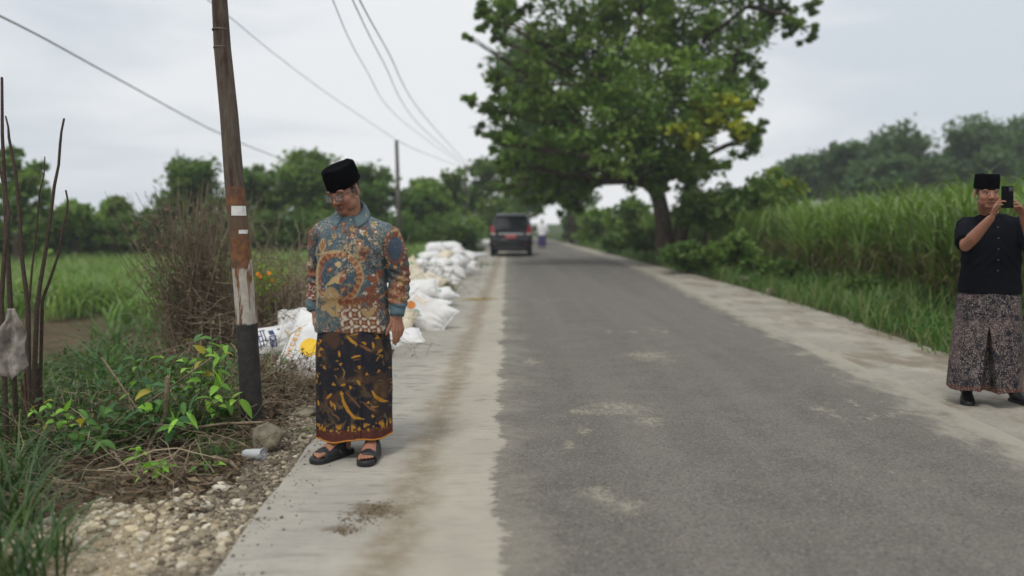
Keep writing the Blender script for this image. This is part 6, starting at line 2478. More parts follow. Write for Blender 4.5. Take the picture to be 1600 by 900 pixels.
# inside the ring: wing, rosettes, cone
for k in range(6):
    a = -.15 + k * .2
    D.stroke([(521, 444), (533 + 5 * math.cos(a), 437 - k * 1.2), (546 + 3 * k, 440 - 4.2 * k)], 1.7, CREAM)
for k in range(4):
    D.stroke([(545, 440 - 2 * k), (556, 432 - 4 * k)], 1.7, RUST)
D.flower(529, 419, 5.5, RUST, 5, CREAM)
D.ell(542, 411, 5.5, 4, CREAM)
D.flower(553, 448, 7.5, RUST, 6, CREAM)
e_ = D.ell(531, 459, 13, 13.5, CREAM)
gx, gy = (D.px - 531) / 4.6, (D.py - 459) / 4.6
grid = np.minimum(np.abs(((gx + gy) % 1) - .5), np.abs(((gx - gy) % 1) - .5))
D.put((e_ < .95) * sstep(.14, .05, grid), (.20, .11, .05), .9)
D.stroke([(516, 478), (530, 470), (546, 476), (544, 484), (532, 486), (526, 480)], 4.6, CREAM, 1, False)
D.stroke([(535, 470), (536, 488)], .8, (.22, .13, .05))
D.stroke([(548, 466), (562, 472), (575, 466)], 7, RUST, 1, False)
# lattice of white petals on rust
tri = sstep(-3, 3, D.py - 471 - np.abs(D.px - 566) * .35) * sstep(30, 27, np.abs(D.px - 571 - (D.py - 495) * .25)) * (V[:, 1] < .03)
D.put(tri, (.17, .052, .028))
for ang in (0,):
    a, b = (D.px - 560) / 13.0, (D.py - 480) / 13.0
    p1 = ((a % 1) - .5) / .36
    q1 = (b - np.round(b)) / .15
    p2 = ((b % 1) - .5) / .36
    q2 = (a - np.round(a)) / .15
    D.put(tri * np.maximum(sstep(1.15, .85, np.hypot(p1, q1)), sstep(1.15, .85, np.hypot(p2, q2))), WHITE)
    D.put(tri * (np.maximum(np.abs((a % 1) - .5), np.abs((b % 1) - .5)) < .13), CREAM, .9)
D.stroke([(579, 481), (586, 489), (594, 480)], 3.4, CREAM, 1, False)
D.stroke([(588, 432), (596, 438), (600, 424)], 4.5, RUST, 1, False)
# stippling at the lower hem
D.put(sstep(.70, .76, vnoise(V * 220)) * sstep(.45, .6, fbm(V * 7 + 33, 3)) * (1 - tri), WHITE, .75)
D.put(sstep(.74, .80, vnoise(V * 240 + 9)) * sstep(345, 352, D.py), CREAM, .55)
D.put(sstep(.05, .02, np.abs(fbm(V * 24 + 70, 3) - .5)) * sstep(.42, .6, fbm(V * 6 + 13, 2)) * sstep(348, 356, D.py) * sstep(470, 462, D.py), DBRN, .75)
D.put(sstep(.035, .012, np.abs(fbm(V * 30 + 170, 3) - .52)) * sstep(.48, .6, fbm(V * 8 + 113, 2)) * sstep(345, 356, D.py), CREAM, .6)
# left sleeve: scalloped medallion
e_ = np.hypot((D.px - 622) / 10, (D.py - 388) / 19)
ms = (V[:, 0] > .20)
D.put(ms * sstep(1.75, 1.6, e_) * (np.cos(np.arctan2(D.py - 388, D.px - 622) * 16) > -.4), RUST)
D.put(ms * (np.abs(e_ - 1.5) < .12) * (np.cos(np.arctan2(D.py - 388, D.px - 622) * 16) > .1), CREAM, .8)
D.put(ms * sstep(1.02, .96, e_), (.036, .060, .090))
# right cuff: white scrolls on rust
mr = ((V[:, 0] < -.195) & (V[:, 1] > -.06)).astype(float) * sstep(438, 443, D.py) * sstep(474, 470, D.py)
D.put(mr, (.13, .04, .02))
D.put(mr * sstep(.05, .02, np.abs(fbm(V * 40, 2) - .5)), WHITE, .8)
# plain cuffs
D.put(arm_m * sstep(470, 474, D.py), (.075, .13, .155))
# shoulders stay plain
D.put(sstep(348, 338, D.py), (.082, .128, .148), .85)
paint(sh, np.clip(D.C, .004, 1))
t = NT('batik_cotton')
P = t.tc('Object')
n1, n2 = t.noise(P, 55, 4, .65), t.noise(P, 330, 2, .6)
vd = t.vor(P, 190)
c = t.attr()
c = t.mix(t.math('MULTIPLY', t.rng(vd, .28, .14), t.math('MULTIPLY', t.rng(t.noise(P, 11, 3), .46, .6), .5)), c, (.36, .30, .22))
c = t.mix(t.math('MULTIPLY', t.rng(n1, .45, .7), .28), c, t.mix(1.0, c, (.5, .48, .46), 'MULTIPLY'))
BATIK = t.done(t.bsdf(c, .75, .25, t.bump(t.math('ADD', n1, n2), .15, .002), sheen=.1))
shirt = link('shirt', sh, BATIK, man)


def front_y(V, xx, zz_, wid=.012):
    m = (np.abs(V[:, 0] - xx) < wid) & (np.abs(V[:, 2] - zz_) < wid) & (V[:, 1] < .0)
    return V[m, 1].min() if m.any() else -.15


# collar
def collar(parent, mat, z0=1.472, cy=.016, flap=True, r0=.066, cx=0.0, drop=.038, over=None):
    n, m = 44, 6
    V_, F_ = [], []
    for i in range(n + 1):
        a = (-160 + 320 * i / n)
        ra = R(a)
        k = (abs(a) / 160) ** 3
        top = Vector((cx + r0 * math.sin(ra), cy + r0 * 1.0 * math.cos(ra), z0 - drop * (abs(a) / 160) ** 1.6))
        out = Vector((cx + (r0 + .025) * math.sin(ra) * (1 + .8 * k), cy + (r0 + .022) * math.cos(ra) - .014 * k, z0 - .040 - drop * (abs(a) / 160) ** 1.6 - .022 * k))
        for j in range(m + 1):
            s = j / m
            p = top.lerp(out, s) + Vector((0, 0, .010 * math.sin(PI * s) * (1 - .5 * k)))
            V_.append(p)
    for i in range(n):
        for j in range(m):
            b = i * (m + 1) + j
            F_.append((b, b + 1, b + m + 2, b + m + 1))
    if over is not None:                     # the flap lies on the shoulders, never inside the cloth
        for q in range(len(V_)):
            hit = over.find_nearest(V_[q])
            if hit[0] is not None and (V_[q] - hit[0]).dot(hit[1]) < .005:
                V_[q] = hit[0] + hit[1] * .006
    mb = MB()
    mb.add(V_, F_)
    # inner stand
    st = []
    for i in range(n + 1):
        ra = R(-160 + 320 * i / n)
        zt = z0 - drop * (abs(-160 + 320 * i / n) / 160) ** 1.6
        st += [(cx + r0 * .99 * math.sin(ra), cy + r0 * .99 * math.cos(ra), zt - .001), (cx + r0 * 1.02 * math.sin(ra), cy + r0 * 1.02 * math.cos(ra), zt - .045)]
    mb.add(st, [(2 * i, 2 * i + 1, 2 * i + 3, 2 * i + 2) for i in range(n)])
    o = mb.build('collar', mat, parent)
    s_ = o.modifiers.new('s', 'SOLIDIFY')
    s_.thickness = .003
    return o


from mathutils.bvhtree import BVHTree
_bm = bmesh.new()
_bm.from_mesh(sh)
_bvh = BVHTree.FromBMesh(_bm)
co_ = collar(shirt, BATIK, 1.538, .020, True, .072, -.004, .125, _bvh)
cv_ = verts_of(co_.data)
cc_ = np.tile((.085, .132, .148), (len(cv_), 1)) * (.75 + .5 * fbm(cv_ * 60, 3))[:, None]
paint(co_.data, np.where((vnoise(cv_ * 150) > .74)[:, None], (.30, .25, .18), cc_))
# button placket
mb = MB()
zs_ = np.linspace(.76, 1.385, 50)
row = []
for q in zs_:
    yy_ = front_y(V, -.004, q, .010) - .0022
    row.append([(-.019, front_y(V, -.019, q, .010) - .0024, q), (-.004, yy_, q), (.011, front_y(V, .011, q, .010) - .0024, q)])
fl = [p for r3 in row for p in r3]
mb.add(fl, [(3 * i + j, 3 * i + j + 1, 3 * i + j + 4, 3 * i + j + 3) for i in range(49) for j in range(2)])
pk = mb.build('placket', BATIK, shirt)
pv = verts_of(pk.data)
# the placket carries on the print of the shirt under it
from mathutils.kdtree import KDTree
kd = KDTree(len(V))
for i, p in enumerate(V):
    kd.insert(p, i)
kd.balance()
paint(pk.data, np.array([D.C[kd.find(Vector(p))[1]] for p in pv]).clip(.004, 1))
for q in np.linspace(.82, 1.34, 6):
    mb = MB()
    yy_ = front_y(V, -.004, q, .008) - .004
    mb.tube([(-.004, yy_, q), (-.004, yy_ - .002, q)], .0052, 12)
    mb.build('button', plain('button_dark', (.05, .05, .055), .35, .5), shirt)
# cuffs
for A, w_ in ((LS, (.277, -.053, .862)), (RS, (-.236, -.006, .882))):
    a, b = Vector(A[-1]), Vector(w_)
    ax = (b - a).normalized()
    mb = MB()
    mb.tube([a - ax * .035, a - ax * .02, a + ax * .03, a + ax * .042], [.050, .0505, .043, .042], 24)
    cu = mb.build('cuff', BATIK, shirt)
    paint(cu.data, np.tile((.078, .132, .155), (len(cu.data.vertices), 1)))

# --- sarong
def sarong_mesh(rows, nz_, na, fold, seed, slit=None, hem_tilt=0.0):
    zs_ = np.linspace(rows[0][0], rows[-1][0], nz_)
    cols_ = np.array(rows)
    order = np.argsort(cols_[:, 0])
    cc_ = cols_[order]
    g = lambda k: np.interp(zs_, cc_[:, 0], cc_[:, k])
    cy_, rx_, ry_ = g(1), g(2), g(3)
    a = np.linspace(0, 2 * PI, na, endpoint=False)
    A, Zz = np.meshgrid(a, zs_)
    c, s = np.cos(A), np.sin(A)
    p = 2.35
    rr = (np.abs(c) ** p + np.abs(s) ** p) ** (-1 / p)
    t_ = ((zs_.max() - zs_) / (zs_.max() - zs_.min()))[:, None]
    q = np.stack([c.ravel() * 1.6 + seed, s.ravel() * 1.6, (Zz * .9).ravel()], 1)
    wv = (fbm(q * 1.2, 3).reshape(A.shape) - .5)
    k = 1 + fold * t_ ** .8 * (np.sin(A * 7 + 3 * wv + seed) * .5 + np.sin(A * 12 + 5 * wv) * .3) + .05 * wv
    k = k + .018 * (fbm(q * np.array([3, 3, 9]), 3).reshape(A.shape) - .5)
    if slit is not None:
        k = k * slit(A, Zz, t_)
    X_ = rx_[:, None] * c * rr * k
    Y_ = cy_[:, None] + ry_[:, None] * s * rr * k
    Zo = Zz + hem_tilt * X_ * t_ + .006 * np.sin(A * 5 + seed) * t_ ** 4
    V = np.stack([X_, Y_, Zo], -1).reshape(-1, 3)
    idx = np.arange(nz_ * na).reshape(nz_, na)
    nx_ = np.roll(idx, -1, 1)
    F = np.stack([idx[:-1], idx[1:], nx_[1:], nx_[:-1]], -1).reshape(-1, 4)
    return V, F


SR = [(.80, .0, .190, .135), (.745, .0, .212, .150), (.62, .0, .226, .160), (.40, .0, .226, .160), (.22, .0, .226, .160), (.115, .0, .226, .162)]
def overlap(A, Zz, t_):
    # the cloth's free edge runs down the front, a finger's breadth proud of the layer below, with soft pleats beside it
    a = A - 1.5 * PI
    e_ = .42 - .10 * t_
    step = sstep(e_ + .012, e_ - .012, a) * sstep(-1.3, -.2, a)
    pl = np.exp(-((a - e_ + .20) / .07) ** 2) - .8 * np.exp(-((a - e_ + .09) / .05) ** 2) - .7 * np.exp(-((a - e_ + .33) / .06) ** 2)
    return 1 + .045 * step + .030 * pl * sstep(.05, .35, t_) + .02 * np.sin(a * 15 + 6 * t_) * sstep(.2, .9, t_)


Vs, Fs = sarong_mesh(SR, 250, 380, .05, 2, overlap, hem_tilt=.05)
NAVY, BRN, YEL_, MAR = (.012, .012, .018), (.075, .038, .018), (.40, .19, .02), (.085, .022, .014)
D2 = Dye(Vs, NAVY, 552, SC)
D2.px = 552 + Vs[:, 0] / SC
D2.py = 349 - (Vs[:, 2] - 1.39) / SC
wob = (fbm(Vs * 20, 3) - .5) * 3
D2.px += wob
D2.put(sstep(.50, .58, fbm(Vs * 11 + 2, 5)), BRN, .7)
D2.put(sstep(.47, .53, fbm(Vs * 30 + 7, 3)) * sstep(.48, .56, fbm(Vs * 7 + 5, 3)), (.12, .075, .035), .55)
D2.put(sstep(.56, .62, fbm(Vs * 9 + 31, 3)), (.010, .012, .022), .7)
front = Vs[:, 1] < .06
keep = D2.C.copy()
o_ = lambda a, b: (440 + a / 3.333, 480 + b / 3.333)
def st(pts, w_, col, a=1.0):
    D2.stroke([o_(*p) for p in pts], w_, col, a)
st([(345, 430), (352, 470), (375, 520), (410, 552), (452, 564)], 2.6, YEL_)
st([(362, 420), (400, 455), (438, 502)], 1.7, (.16, .07, .025))
st([(494, 418), (510, 450), (535, 478), (562, 486)], 2.4, YEL_)
st([(440, 470), (490, 510), (520, 525)], 1.5, (.16, .07, .025))
st([(375, 130), (398, 158), (428, 178)], 2.2, YEL_)
st([(440, 180), (470, 200), (495, 215)], 2.3, (.17, .075, .03))
st([(400, 245), (420, 237), (442, 235)], 1.7, YEL_)
st([(352, 350), (362, 318), (350, 296)], 1.2, (.22, .13, .03))
for (a, b) in [(215, 180), (232, 206), (220, 240), (176, 216), (228, 165), (435, 292), (390, 398), (475, 478), (502, 550), (300, 382), (341, 278), (345, 428), (527, 320), (520, 146), (250, 300), (470, 330)]:
    D2.flower(*o_(a, b), 3.0, YEL_, 3, None, a)
for (p, q) in [((180, 345), (172, 372)), ((198, 370), (190, 392)), ((186, 455), (176, 480)), ((206, 478), (204, 505)), ((262, 460), (292, 430)), ((168, 400), (166, 440)), ((340, 388), (362, 380)), ((300, 480), (310, 515)), ((285, 470), (290, 500)), ((540, 210), (525, 225)), ((450, 165), (468, 180)), ((200, 340), (206, 360)), ((505, 200), (500, 170)), ((330, 210), (335, 240)), ((420, 360), (440, 385))]:
    st([p, ((p[0] + q[0]) / 2 + 2, (p[1] + q[1]) / 2), q], 1.9, YEL_, .95)
D2.C = np.where(front[:, None], D2.C, keep)
r = np.random.default_rng(8)
for k in range(120):
    q = Vs[r.integers(0, len(Vs))]
    cx, cy = 552 + q[0] / SC, 349 - (q[2] - 1.39) / SC
    w_ = r.uniform(.6, 1.5)
    dx, dy = r.normal(0, 7), r.normal(0, 7)
    m0 = D2.C.copy()
    D2.stroke([(cx, cy), (cx + dx * .5 + r.normal(0, 2), cy + dy * .5), (cx + dx, cy + dy)], w_, [(.16, .085, .03), (.30, .16, .03), (.10, .05, .03), (.13, .10, .06)][r.integers(0, 4)], .85)
    near = np.abs(Vs[:, 1] - q[1]) < .12
    D2.C = np.where(near[:, None], D2.C, m0)
hz_ = Vs[:, 2] - .05 * Vs[:, 0]
D2.put(sstep(.185, .175, hz_), MAR, .92)
D2.put(sstep(.62, .68, vnoise(Vs * 75)) * sstep(.17, .178, hz_) * sstep(.225, .2, hz_), YEL_, .9)
D2.put(sstep(.70, .74, vnoise(Vs * 90 + 3)) * sstep(.15, .175, hz_) * sstep(.20, .18, hz_), (.4, .2, .05), .8)
sm_ = np_mesh('sarong', Vs, Fs, np.clip(D2.C, .004, 1))
t = NT('sarong_cotton')
P = t.tc('Object')
n1, n2 = t.noise(P, 70, 4, .65), t.noise(P, 400, 2, .6)
c = t.attr()
c = t.mix(t.math('MULTIPLY', t.rng(t.vor(P, 150), .22, .10), t.math('MULTIPLY', t.rng(t.noise(P, 12, 4), .42, .56), .8)), c, (.16, .105, .048))
c = t.mix(t.math('MULTIPLY', t.rng(n1, .45, .7), .3), c, t.mix(1.0, c, (.5, .5, .5), 'MULTIPLY'))
SARM = t.done(t.bsdf(c, .7, .25, t.bump(t.math('ADD', n1, n2), .15, .002)))
so_ = link('sarong', sm_, SARM, man)
s_ = so_.modifiers.new('s', 'SOLIDIFY')
s_.thickness = .004
# orange piping at the hem
hem = Vs[-380:]
mb = MB()
mb.tube([Vector(p) + Vector((0, 0, .001)) for p in hem[::4]] + [Vector(hem[0])], .0045, 6, cap=False)
mb.build('piping', plain('piping_orange', (.42, .17, .02), .7, .2), so_)

# --- sandals
def sandal(heel, d, parent, mat, k=1.0, inner_s=1, th=.027):
    h = Vector((heel[0], heel[1], 0))
    d = Vector((d[0], d[1], 0)).normalized()
    s = Vector((-d.y, d.x, 0)) * inner_s
    out = []
    prof = [(-.022, .0), (-.020, .022), (.0, .036), (.05, .037), (.10, .037), (.15, .044), (.20, .049), (.235, .044), (.256, .026), (.262, .0)]
    prof = [(a * k, b * k) for a, b in prof]
    L_ = [h + d * a + s * (b * (1.08 if a > .12 else 1)) for a, b in prof]
    Rr = [h + d * a - s * (b * (.98 if a > .12 else 1)) for a, b in reversed(prof[1:-1])]
    ring = L_ + Rr
    mb = MB()
    mb.loft([[p + Vector((0, 0, z_)) + (p - (h + d * .11)) * e_ for p in ring] for z_, e_ in ((.001, -.03), (.004, .0), (th - .006, .0), (th, -.03))])
    so1 = mb.build('sole', mat, parent)
    b = so1.modifiers.new('b', 'BEVEL')
    b.width = .003
    # wide strap over the instep
    V_, F_ = [], []
    n, m = 18, 8
    for j in range(m + 1):
        q = j / m
        a0 = (.062 + .150 * q) * k
        wd = (.0485 + .004 * q) * k
        hh = (.100 - .052 * q) * k + th - .024
        for i in range(n + 1):
            an = PI * i / n
            c_ = math.cos(an)
            V_.append(h + d * (a0 + .018 * (1 - abs(c_)) * (-.6 if q < .5 else .3)) + s * (wd * c_ * (1.0 + .06 * math.sin(an))) + Vector((0, 0, .012 + (hh - .012) * math.sin(an) ** .62)))
    for j in range(m):
        for i in range(n):
            b_ = j * (n + 1) + i
            F_.append((b_, b_ + 1, b_ + n + 2, b_ + n + 1))
    mb = MB()
    mb.add(V_, F_)
    st_ = mb.build('strap', mat, so1)
    q = st_.modifiers.new('s', 'SOLIDIFY')
    q.thickness = .005
    mb = MB()
    mb.tube([h + d * .10 + s * .052 + Vector((0, 0, .03)), h + d * .12 + s * .053 + Vector((0, 0, .05))], .006, 8, round_cap=True)
    mb.build('buckle', plain('buckle_grey', (.08, .08, .08), .35, .5, metal=.5), so1)
    return so1
SAND = plain('sandal_leather', (.016, .016, .018), .5, .4, var=.25, scale=120)
RD_ = Vector((*RD, 0)).normalized()
sandal((RH[0], RH[1]), RD, man, SAND, FK, inner(RD, 1), .034)
sandal((LH[0], LH[1]), LD, man, SAND, FK, inner(LD, -1), .034)

# ------------------------------------------------------------------ 2. the photographer in black
PX, PY2 = 3.632, 5.98
S2 = PY2 / FPX
man2 = empty('person', (PX, PY2, 0.001), (0, 0, R(-12)), 'man in black shirt and speckled sarong holding up a phone', 'person')
def L2(px, py, dy):
    """pixel at depth PY2+dy -> the wearer's own space"""
    q = at(px, py, PY2 + dy) - Vector((PX, PY2, .001))
    return Matrix.Rotation(R(12), 4, 'Z') @ q
hc = L2(1541.5, 302, -.06)
HM2 = Matrix.Translation(hc) @ Matrix.Rotation(R(2), 4, 'Z') @ Matrix.Rotation(R(4), 4, 'X') @ Matrix.Scale(.99, 4)
m_head = head_mesh(HM2, [([HM2 @ Vector((0, .022, -.04)), (hc.x * .6, .0, 1.50), (0, .015, 1.43), (0, .02, 1.33)], [.056, .058, .064, .08], 16)], .003, 3)
mb = MB()
mb.loft([oval(0, cy, z, rx, ry, 24) for z, cy, rx, ry in ((.75, .0, .15, .11), (.95, 0, .15, .11), (1.1, -.01, .155, .11), (1.25, 0, .165, .105), (1.38, .01, .15, .085), (1.43, .015, .09, .07))])
mb.tube([(-.09, .0, .85), (-.13, .0, .5), (-.16, .0, .12)], [.085, .06, .05], 12)
mb.tube([(.09, .0, .85), (.13, .0, .5), (.17, .0, .12)], [.085, .06, .05], 12)
m_core = fused(mb, .012, 2)
rsh, rel, rwr = Vector((-.185, .0, 1.385)), L2(1509, 384, -.20), L2(1548, 341, -.36)
lsh, lel = Vector((.185, .0, 1.385)), Vector((.235, -.20, 1.17))
phc = L2(1574, 308, -.42)
lwr = L2(1598, 334, -.36)
mb = MB()
mb.tube([rsh, rsh.lerp(rel, .5), rel + Vector((0, 0, .0)), rel.lerp(rwr, .3), rel.lerp(rwr, .65), rwr], [.052, .046, .042, .045, .036, .027], 14, round_cap=True)
f_ = (phc + Vector((-.052, .01, -.005)) - rwr)
hand_shape(mb, rwr, f_, (.75, -.35, .25), (-.1, .75, .6), (.30, .42, .55, .62), 1.0, .05, (.7, .6, .25), .3)
m_a1 = fused(mb, .0026, 2)
mb = MB()
mb.tube([lsh, lsh.lerp(lel, .5), lel, lel.lerp(lwr, .3), lel.lerp(lwr, .65), lwr], [.052, .046, .042, .045, .036, .027], 14, round_cap=True)
f_ = (phc + Vector((.055, .01, -.01)) - lwr)
hand_shape(mb, lwr, f_, (-.75, -.35, .25), (.1, .75, .6), (.30, .42, .5, .55), 1.0, .05, (.7, .6, .25), .3)
m_a2 = fused(mb, .0026, 2)
me = join_meshes([m_head, m_core, m_a1, m_a2], 'body')
paint_skin(me, HM2, (.30, .138, .085), (.19, .075, .06), True, .25)
link('body', me, SKIN, man2)
peci(HM2, VELVET, man2, .142, .040, .95)
mb = MB()
mb.loft([oval(0, cy, z, rx, ry, 48, 0, 2.3) for z, cy, rx, ry in ((.862, 0, .218, .150), (.95, 0, .208, .146), (1.05, -.004, .200, .142), (1.15, -.004, .200, .138), (1.25, 0, .203, .132), (1.33, .004, .198, .122), (1.39, .008, .170, .104), (1.425, .012, .115, .085), (1.45, .014, .078, .074))])
for s, sh_, el_ in ((-1, rsh, rel), (1, lsh, lel)):
    mb.tube([Vector((s * .06, .012, 1.415)), Vector((s * .14, .008, 1.385)), sh_ + Vector((0, 0, -.01))], [.05, .05, .068], 14, round_cap=True)
    e2 = sh_.lerp(el_, .86)
    mb.tube([sh_ + Vector((-s * .03, 0, -.01)), sh_.lerp(el_, .35), e2], [.076, .074, .072], 18, round_cap=False)
sh2 = fused(mb, .005, 5)
V, N = verts_of(sh2), normals_of(sh2)
x, y, z = V.T
d_ = (fbm(np.stack([x * 6, y * 6, z * 14], 1), 4) - .5) * .018 + np.sin((z + np.abs(x) * 1.3) * 60 + 4 * fbm(V * 5, 2)) * .003 * np.exp(-((z - 1.15) / .12) ** 2)
set_verts(sh2, V + N * d_[:, None])
V = verts_of(sh2)
t = NT('black_cotton')
n1 = t.noise(t.tc(), 60, 4)
BLK = t.done(t.bsdf(t.mix(n1, (.003, .0035, .006), (.007, .008, .012)), .9, .08, t.bump(n1, .2, .003)))
shirt2 = link('shirt', sh2, BLK, man2)
n = 40
mb = MB()
A, B = [], []
for i in range(n + 1):
    ra = R(-168 + 336 * i / n)
    zt = 1.492 - .035 * (abs(i / n - .5) * 2) ** 1.5
    A += [(hc.x * .25 + .066 * math.sin(ra), .012 + .066 * math.cos(ra), zt), (.073 * math.sin(ra), .014 + .073 * math.cos(ra), zt - .05)]
mb.add(A, [(2 * i, 2 * i + 1, 2 * i + 3, 2 * i + 2) for i in range(n)])
o = mb.build('collar', BLK, shirt2)
s_ = o.modifiers.new('s', 'SOLIDIFY')
s_.thickness = .004
for q in (1.36, 1.28, 1.20, 1.12, 1.04):
    mb = MB()
    yy_ = front_y(V, 0, q, .01) - .001
    mb.tube([(0, yy_ + .002, q), (0, yy_ - .002, q)], .006, 12)
    mb.build('button', plain('button_brown', (.10, .075, .05), .4, .5), shirt2)
# sarong with a deep front pleat
def slit2(A, Zz, t_):
    a = (A - 1.5 * PI)
    lo, hi = -.20 - .22 * (t_ - .36), -.17 + .42 * (t_ - .36)
    open_ = sstep(.36, .44, t_) * np.ones_like(A)
    inside = sstep(lo - .006, lo + .004, a) * sstep(hi + .006, hi - .004, a)
    return 1 - inside * open_ * .62 + .06 * open_ * (np.exp(-((a - lo) / .09) ** 2) + np.exp(-((a - hi) / .09) ** 2))
Vs, Fs = sarong_mesh([(.90, .0, .185, .13), (.83, .0, .212, .148), (.65, .0, .227, .160), (.40, .0, .240, .172), (.22, .0, .250, .178), (.125, .0, .254, .182)], 150, 720, .05, 6, slit2)
t = NT('speckled_cotton')
P = t.tc('Object')
zo = t.noise(P, 3.6, 5, .62, .6)
zo2 = t.noise(P, 13, 4, .6)
base = t.mix(t.rng(zo, .46, .60), (.007, .008, .015), (.062, .042, .044))
base = t.mix(t.math('MULTIPLY', t.rng(zo2, .54, .66), .8), base, (.10, .082, .08))
dots = t.vor(P, 78, 'F1', 'Distance', .7)
c = t.mix(t.math('MULTIPLY', t.rng(dots, .30, .20), t.rng(t.noise(P, 7, 3), .40, .56, .12, .8)), base, (.42, .36, .34))
vein = t.math('ABSOLUTE', t.math('SUBTRACT', t.noise(P, 24, 4, .6, 1.2), .5))
c = t.mix(t.math('MULTIPLY', t.rng(vein, .03, .01), .5), c, (.35, .27, .22))
szz = t.sep(P)[2]
c = t.mix(t.math('MULTIPLY', t.rng(szz, .17, .15), .65), c, t.mix(t.rng(dots, .30, .20), (.10, .035, .022), (.40, .28, .22)))
SPK = t.done(t.bsdf(c, .75, .25, t.bump(t.noise(P, 200, 3), .15, .002)))
so2 = link('sarong', np_mesh('sarong', Vs, Fs), SPK, man2)
s_ = so2.modifiers.new('s', 'SOLIDIFY')
s_.thickness = .004
SHOE = plain('shoe_leather', (.014, .013, .014), .4, .45, var=.2, scale=80)
def shoe(heel, d, parent):
    h = Vector((heel[0], heel[1], 0))
    d = Vector((d[0], d[1], 0)).normalized()
    s = Vector((-d.y, d.x, 0))
    mb = MB()
    rings = []
    for a, w_, hh in ((-.035, .012, .05), (-.028, .028, .085), (.0, .037, .10), (.05, .039, .10), (.10, .042, .082), (.15, .047, .062), (.20, .047, .052), (.24, .038, .044), (.262, .022, .034), (.27, .006, .026)):
        ring = []
        for i in range(20):
            an = 2 * PI * i / 20
            ring.append(h + d * a + s * w_ * math.cos(an) + Vector((0, 0, max(.012, .012 + (hh - .012) * (.5 + .5 * math.sin(an)) ** .8))))
        rings.append(ring)
    mb.loft(rings)
    o = mb.build('shoe', SHOE, parent)
    mb = MB()
    prof = [(-.038, .01), (-.03, .03), (.0, .04), (.08, .040), (.15, .049), (.2, .050), (.245, .040), (.272, .014)]
    ring = [h + d * a + s * b for a, b in prof] + [h + d * a - s * b for a, b in reversed(prof)]
    mb.loft([[p + Vector((0, 0, q)) for p in ring] for q in (.001, .02)])
    mb.build('sole', plain('shoe_sole', (.02, .02, .02), .7, .3), o, smooth=False)
    return o
a1, a2 = L2(1513, 627, .12), L2(1589, 636, .05)
shoe((a1.x, a1.y + .06), (-.25, -1), man2)
shoe((a2.x, a2.y + .06), (.3, -1), man2)
m_trouser = None
mb = MB()
for p_ in (a1, a2):
    mb.tube([(p_.x, p_.y + .06, .06), (p_.x * .9, p_.y + .05, .25)], [.045, .055], 14)
    mb.build('sock', plain('black_sock', (.012, .012, .014), .9, .1), man2)
    mb = MB()

# the phone is a thing of its own
wp = man2.matrix_basis @ phc
wp = Vector((PX, PY2, .001)) + Matrix.Rotation(R(-12), 3, 'Z') @ phc
ph = empty('phone', wp, (R(-8), 0, R(-14)), 'dark smartphone held up in both hands by the man in black', 'phone')
mb = MB()
mb.box((0, 0, .0), (.076, .0085, .155))
mb.build('case', plain('phone_case', (.003, .003, .004), .7, .08, var=.1), ph, smooth=False, bevel=.004)
mb = MB()
mb.box((0, .0052, 0), (.070, .002, .148))
mb.build('screen', plain('phone_glass', (.02, .03, .035), .08, .6, var=.05), ph, smooth=False)
mb = MB()
mb.box((.020, -.0055, .055), (.026, .003, .030))
cmn = mb.build('camera_bump', plain('phone_bump', (.02, .02, .022), .25, .5), ph, smooth=False, bevel=.001)
for (a, b) in ((.026, .062), (.026, .049), (.014, .056)):
    mb = MB()
    mb.tube([(a, -.0068, b), (a, -.0085, b)], .0045, 14)
    mb.build('lens', plain('phone_lens', (.05, .05, .06), .08, .7), cmn)

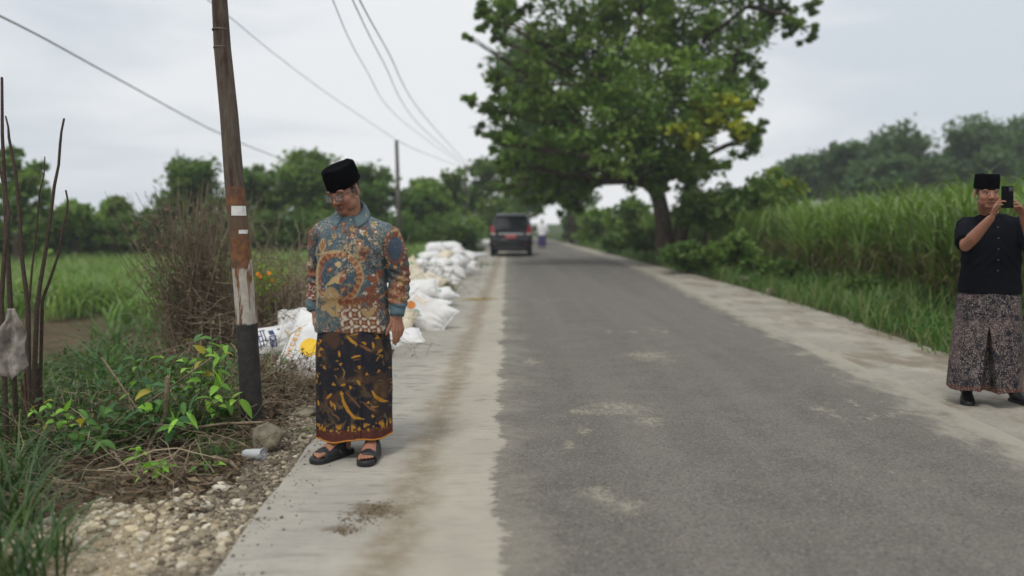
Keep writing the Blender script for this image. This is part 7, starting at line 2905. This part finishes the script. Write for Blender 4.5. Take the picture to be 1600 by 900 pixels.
# ------------------------------------------------------------------ 3. the far man in white
man3 = empty('person', (1.66, 43.6, .005), (0, 0, R(172)), 'distant man in white shirt and white cap with violet sarong walking beside the black car', 'person')
HM3 = Matrix.Translation((0, -.03, 1.485)) @ Matrix.Rotation(R(6), 4, 'X')
mb = MB()
head_shape(mb, HM3)
mb.tube([(0, .0, 1.47), (0, .02, 1.36), (0, .02, 1.28)], [.055, .06, .08], 12)
mb.loft([oval(0, 0, z, rx, ry, 20) for z, rx, ry in ((.75, .15, .11), (1.0, .15, .11), (1.2, .16, .1), (1.30, .14, .085), (1.34, .08, .07))])
for s in (-1, 1):
    mb.tube([(s * .15, 0, 1.28), (s * .25, .02, 1.06), (s * .30, -.06, .86)], [.05, .042, .028], 10)
    hand_shape(mb, (s * .302, -.065, .85), (s * .1, -.2, -1), (-s, .2, 0), (0, -1, 0), (.3, .35, .4, .45), 1.0)
    mb.tube([(s * .08, 0, .8), (s * .09, 0, .5), (s * .10, .02 * s, .10)], [.085, .06, .042], 10)
    TOE_SIDE[0] = -s
    foot_shape(mb, (s * .10, .02 * s + .03), (s * .1, -1), .012)
me = fused(mb, .006, 2)
me.name = 'body'
paint_skin(me, HM3, (.27, .125, .08), (.19, .08, .06), True, .2)
link('body', me, SKIN, man3)
WHT = plain('white_cotton', (.74, .74, .75), .8, .2, var=.08, scale=12)
peci(HM3, WHT, man3, .135, .03, 1.0)
mb = MB()
mb.loft([oval(0, 0, z, rx, ry, 32, 0, 2.3) for z, rx, ry in ((.74, .225, .155), (.9, .215, .15), (1.1, .205, .14), (1.22, .20, .125), (1.29, .17, .105), (1.33, .11, .085), (1.36, .075, .07))])
for s in (-1, 1):
    mb.tube([(s * .14, 0, 1.27), (s * .20, 0, 1.235), (s * .265, .02, 1.05), (s * .31, -.05, .88)], [.065, .075, .07, .055], 14, round_cap=True)
sh3 = fused(mb, .009, 4)
V, N = verts_of(sh3), normals_of(sh3)
set_verts(sh3, V + N * ((fbm(V * np.array([6, 6, 12]), 3) - .5) * .02)[:, None])
link('shirt', sh3, WHT, man3)
Vs, Fs = sarong_mesh([(.82, 0, .19, .13), (.6, 0, .22, .155), (.3, 0, .215, .16), (.14, 0, .21, .165)], 40, 120, .06, 9)
so3 = link('sarong', np_mesh('sarong', Vs, Fs), plain('violet_cotton', (.055, .045, .13), .8, .2, var=.25, scale=14), man3)
s_ = so3.modifiers.new('s', 'SOLIDIFY')
s_.thickness = .004
for s in (-1, 1):
    sandal((s * .10, .02 * s + .03), (s * .1, -1), man3, SAND, 1, -s)
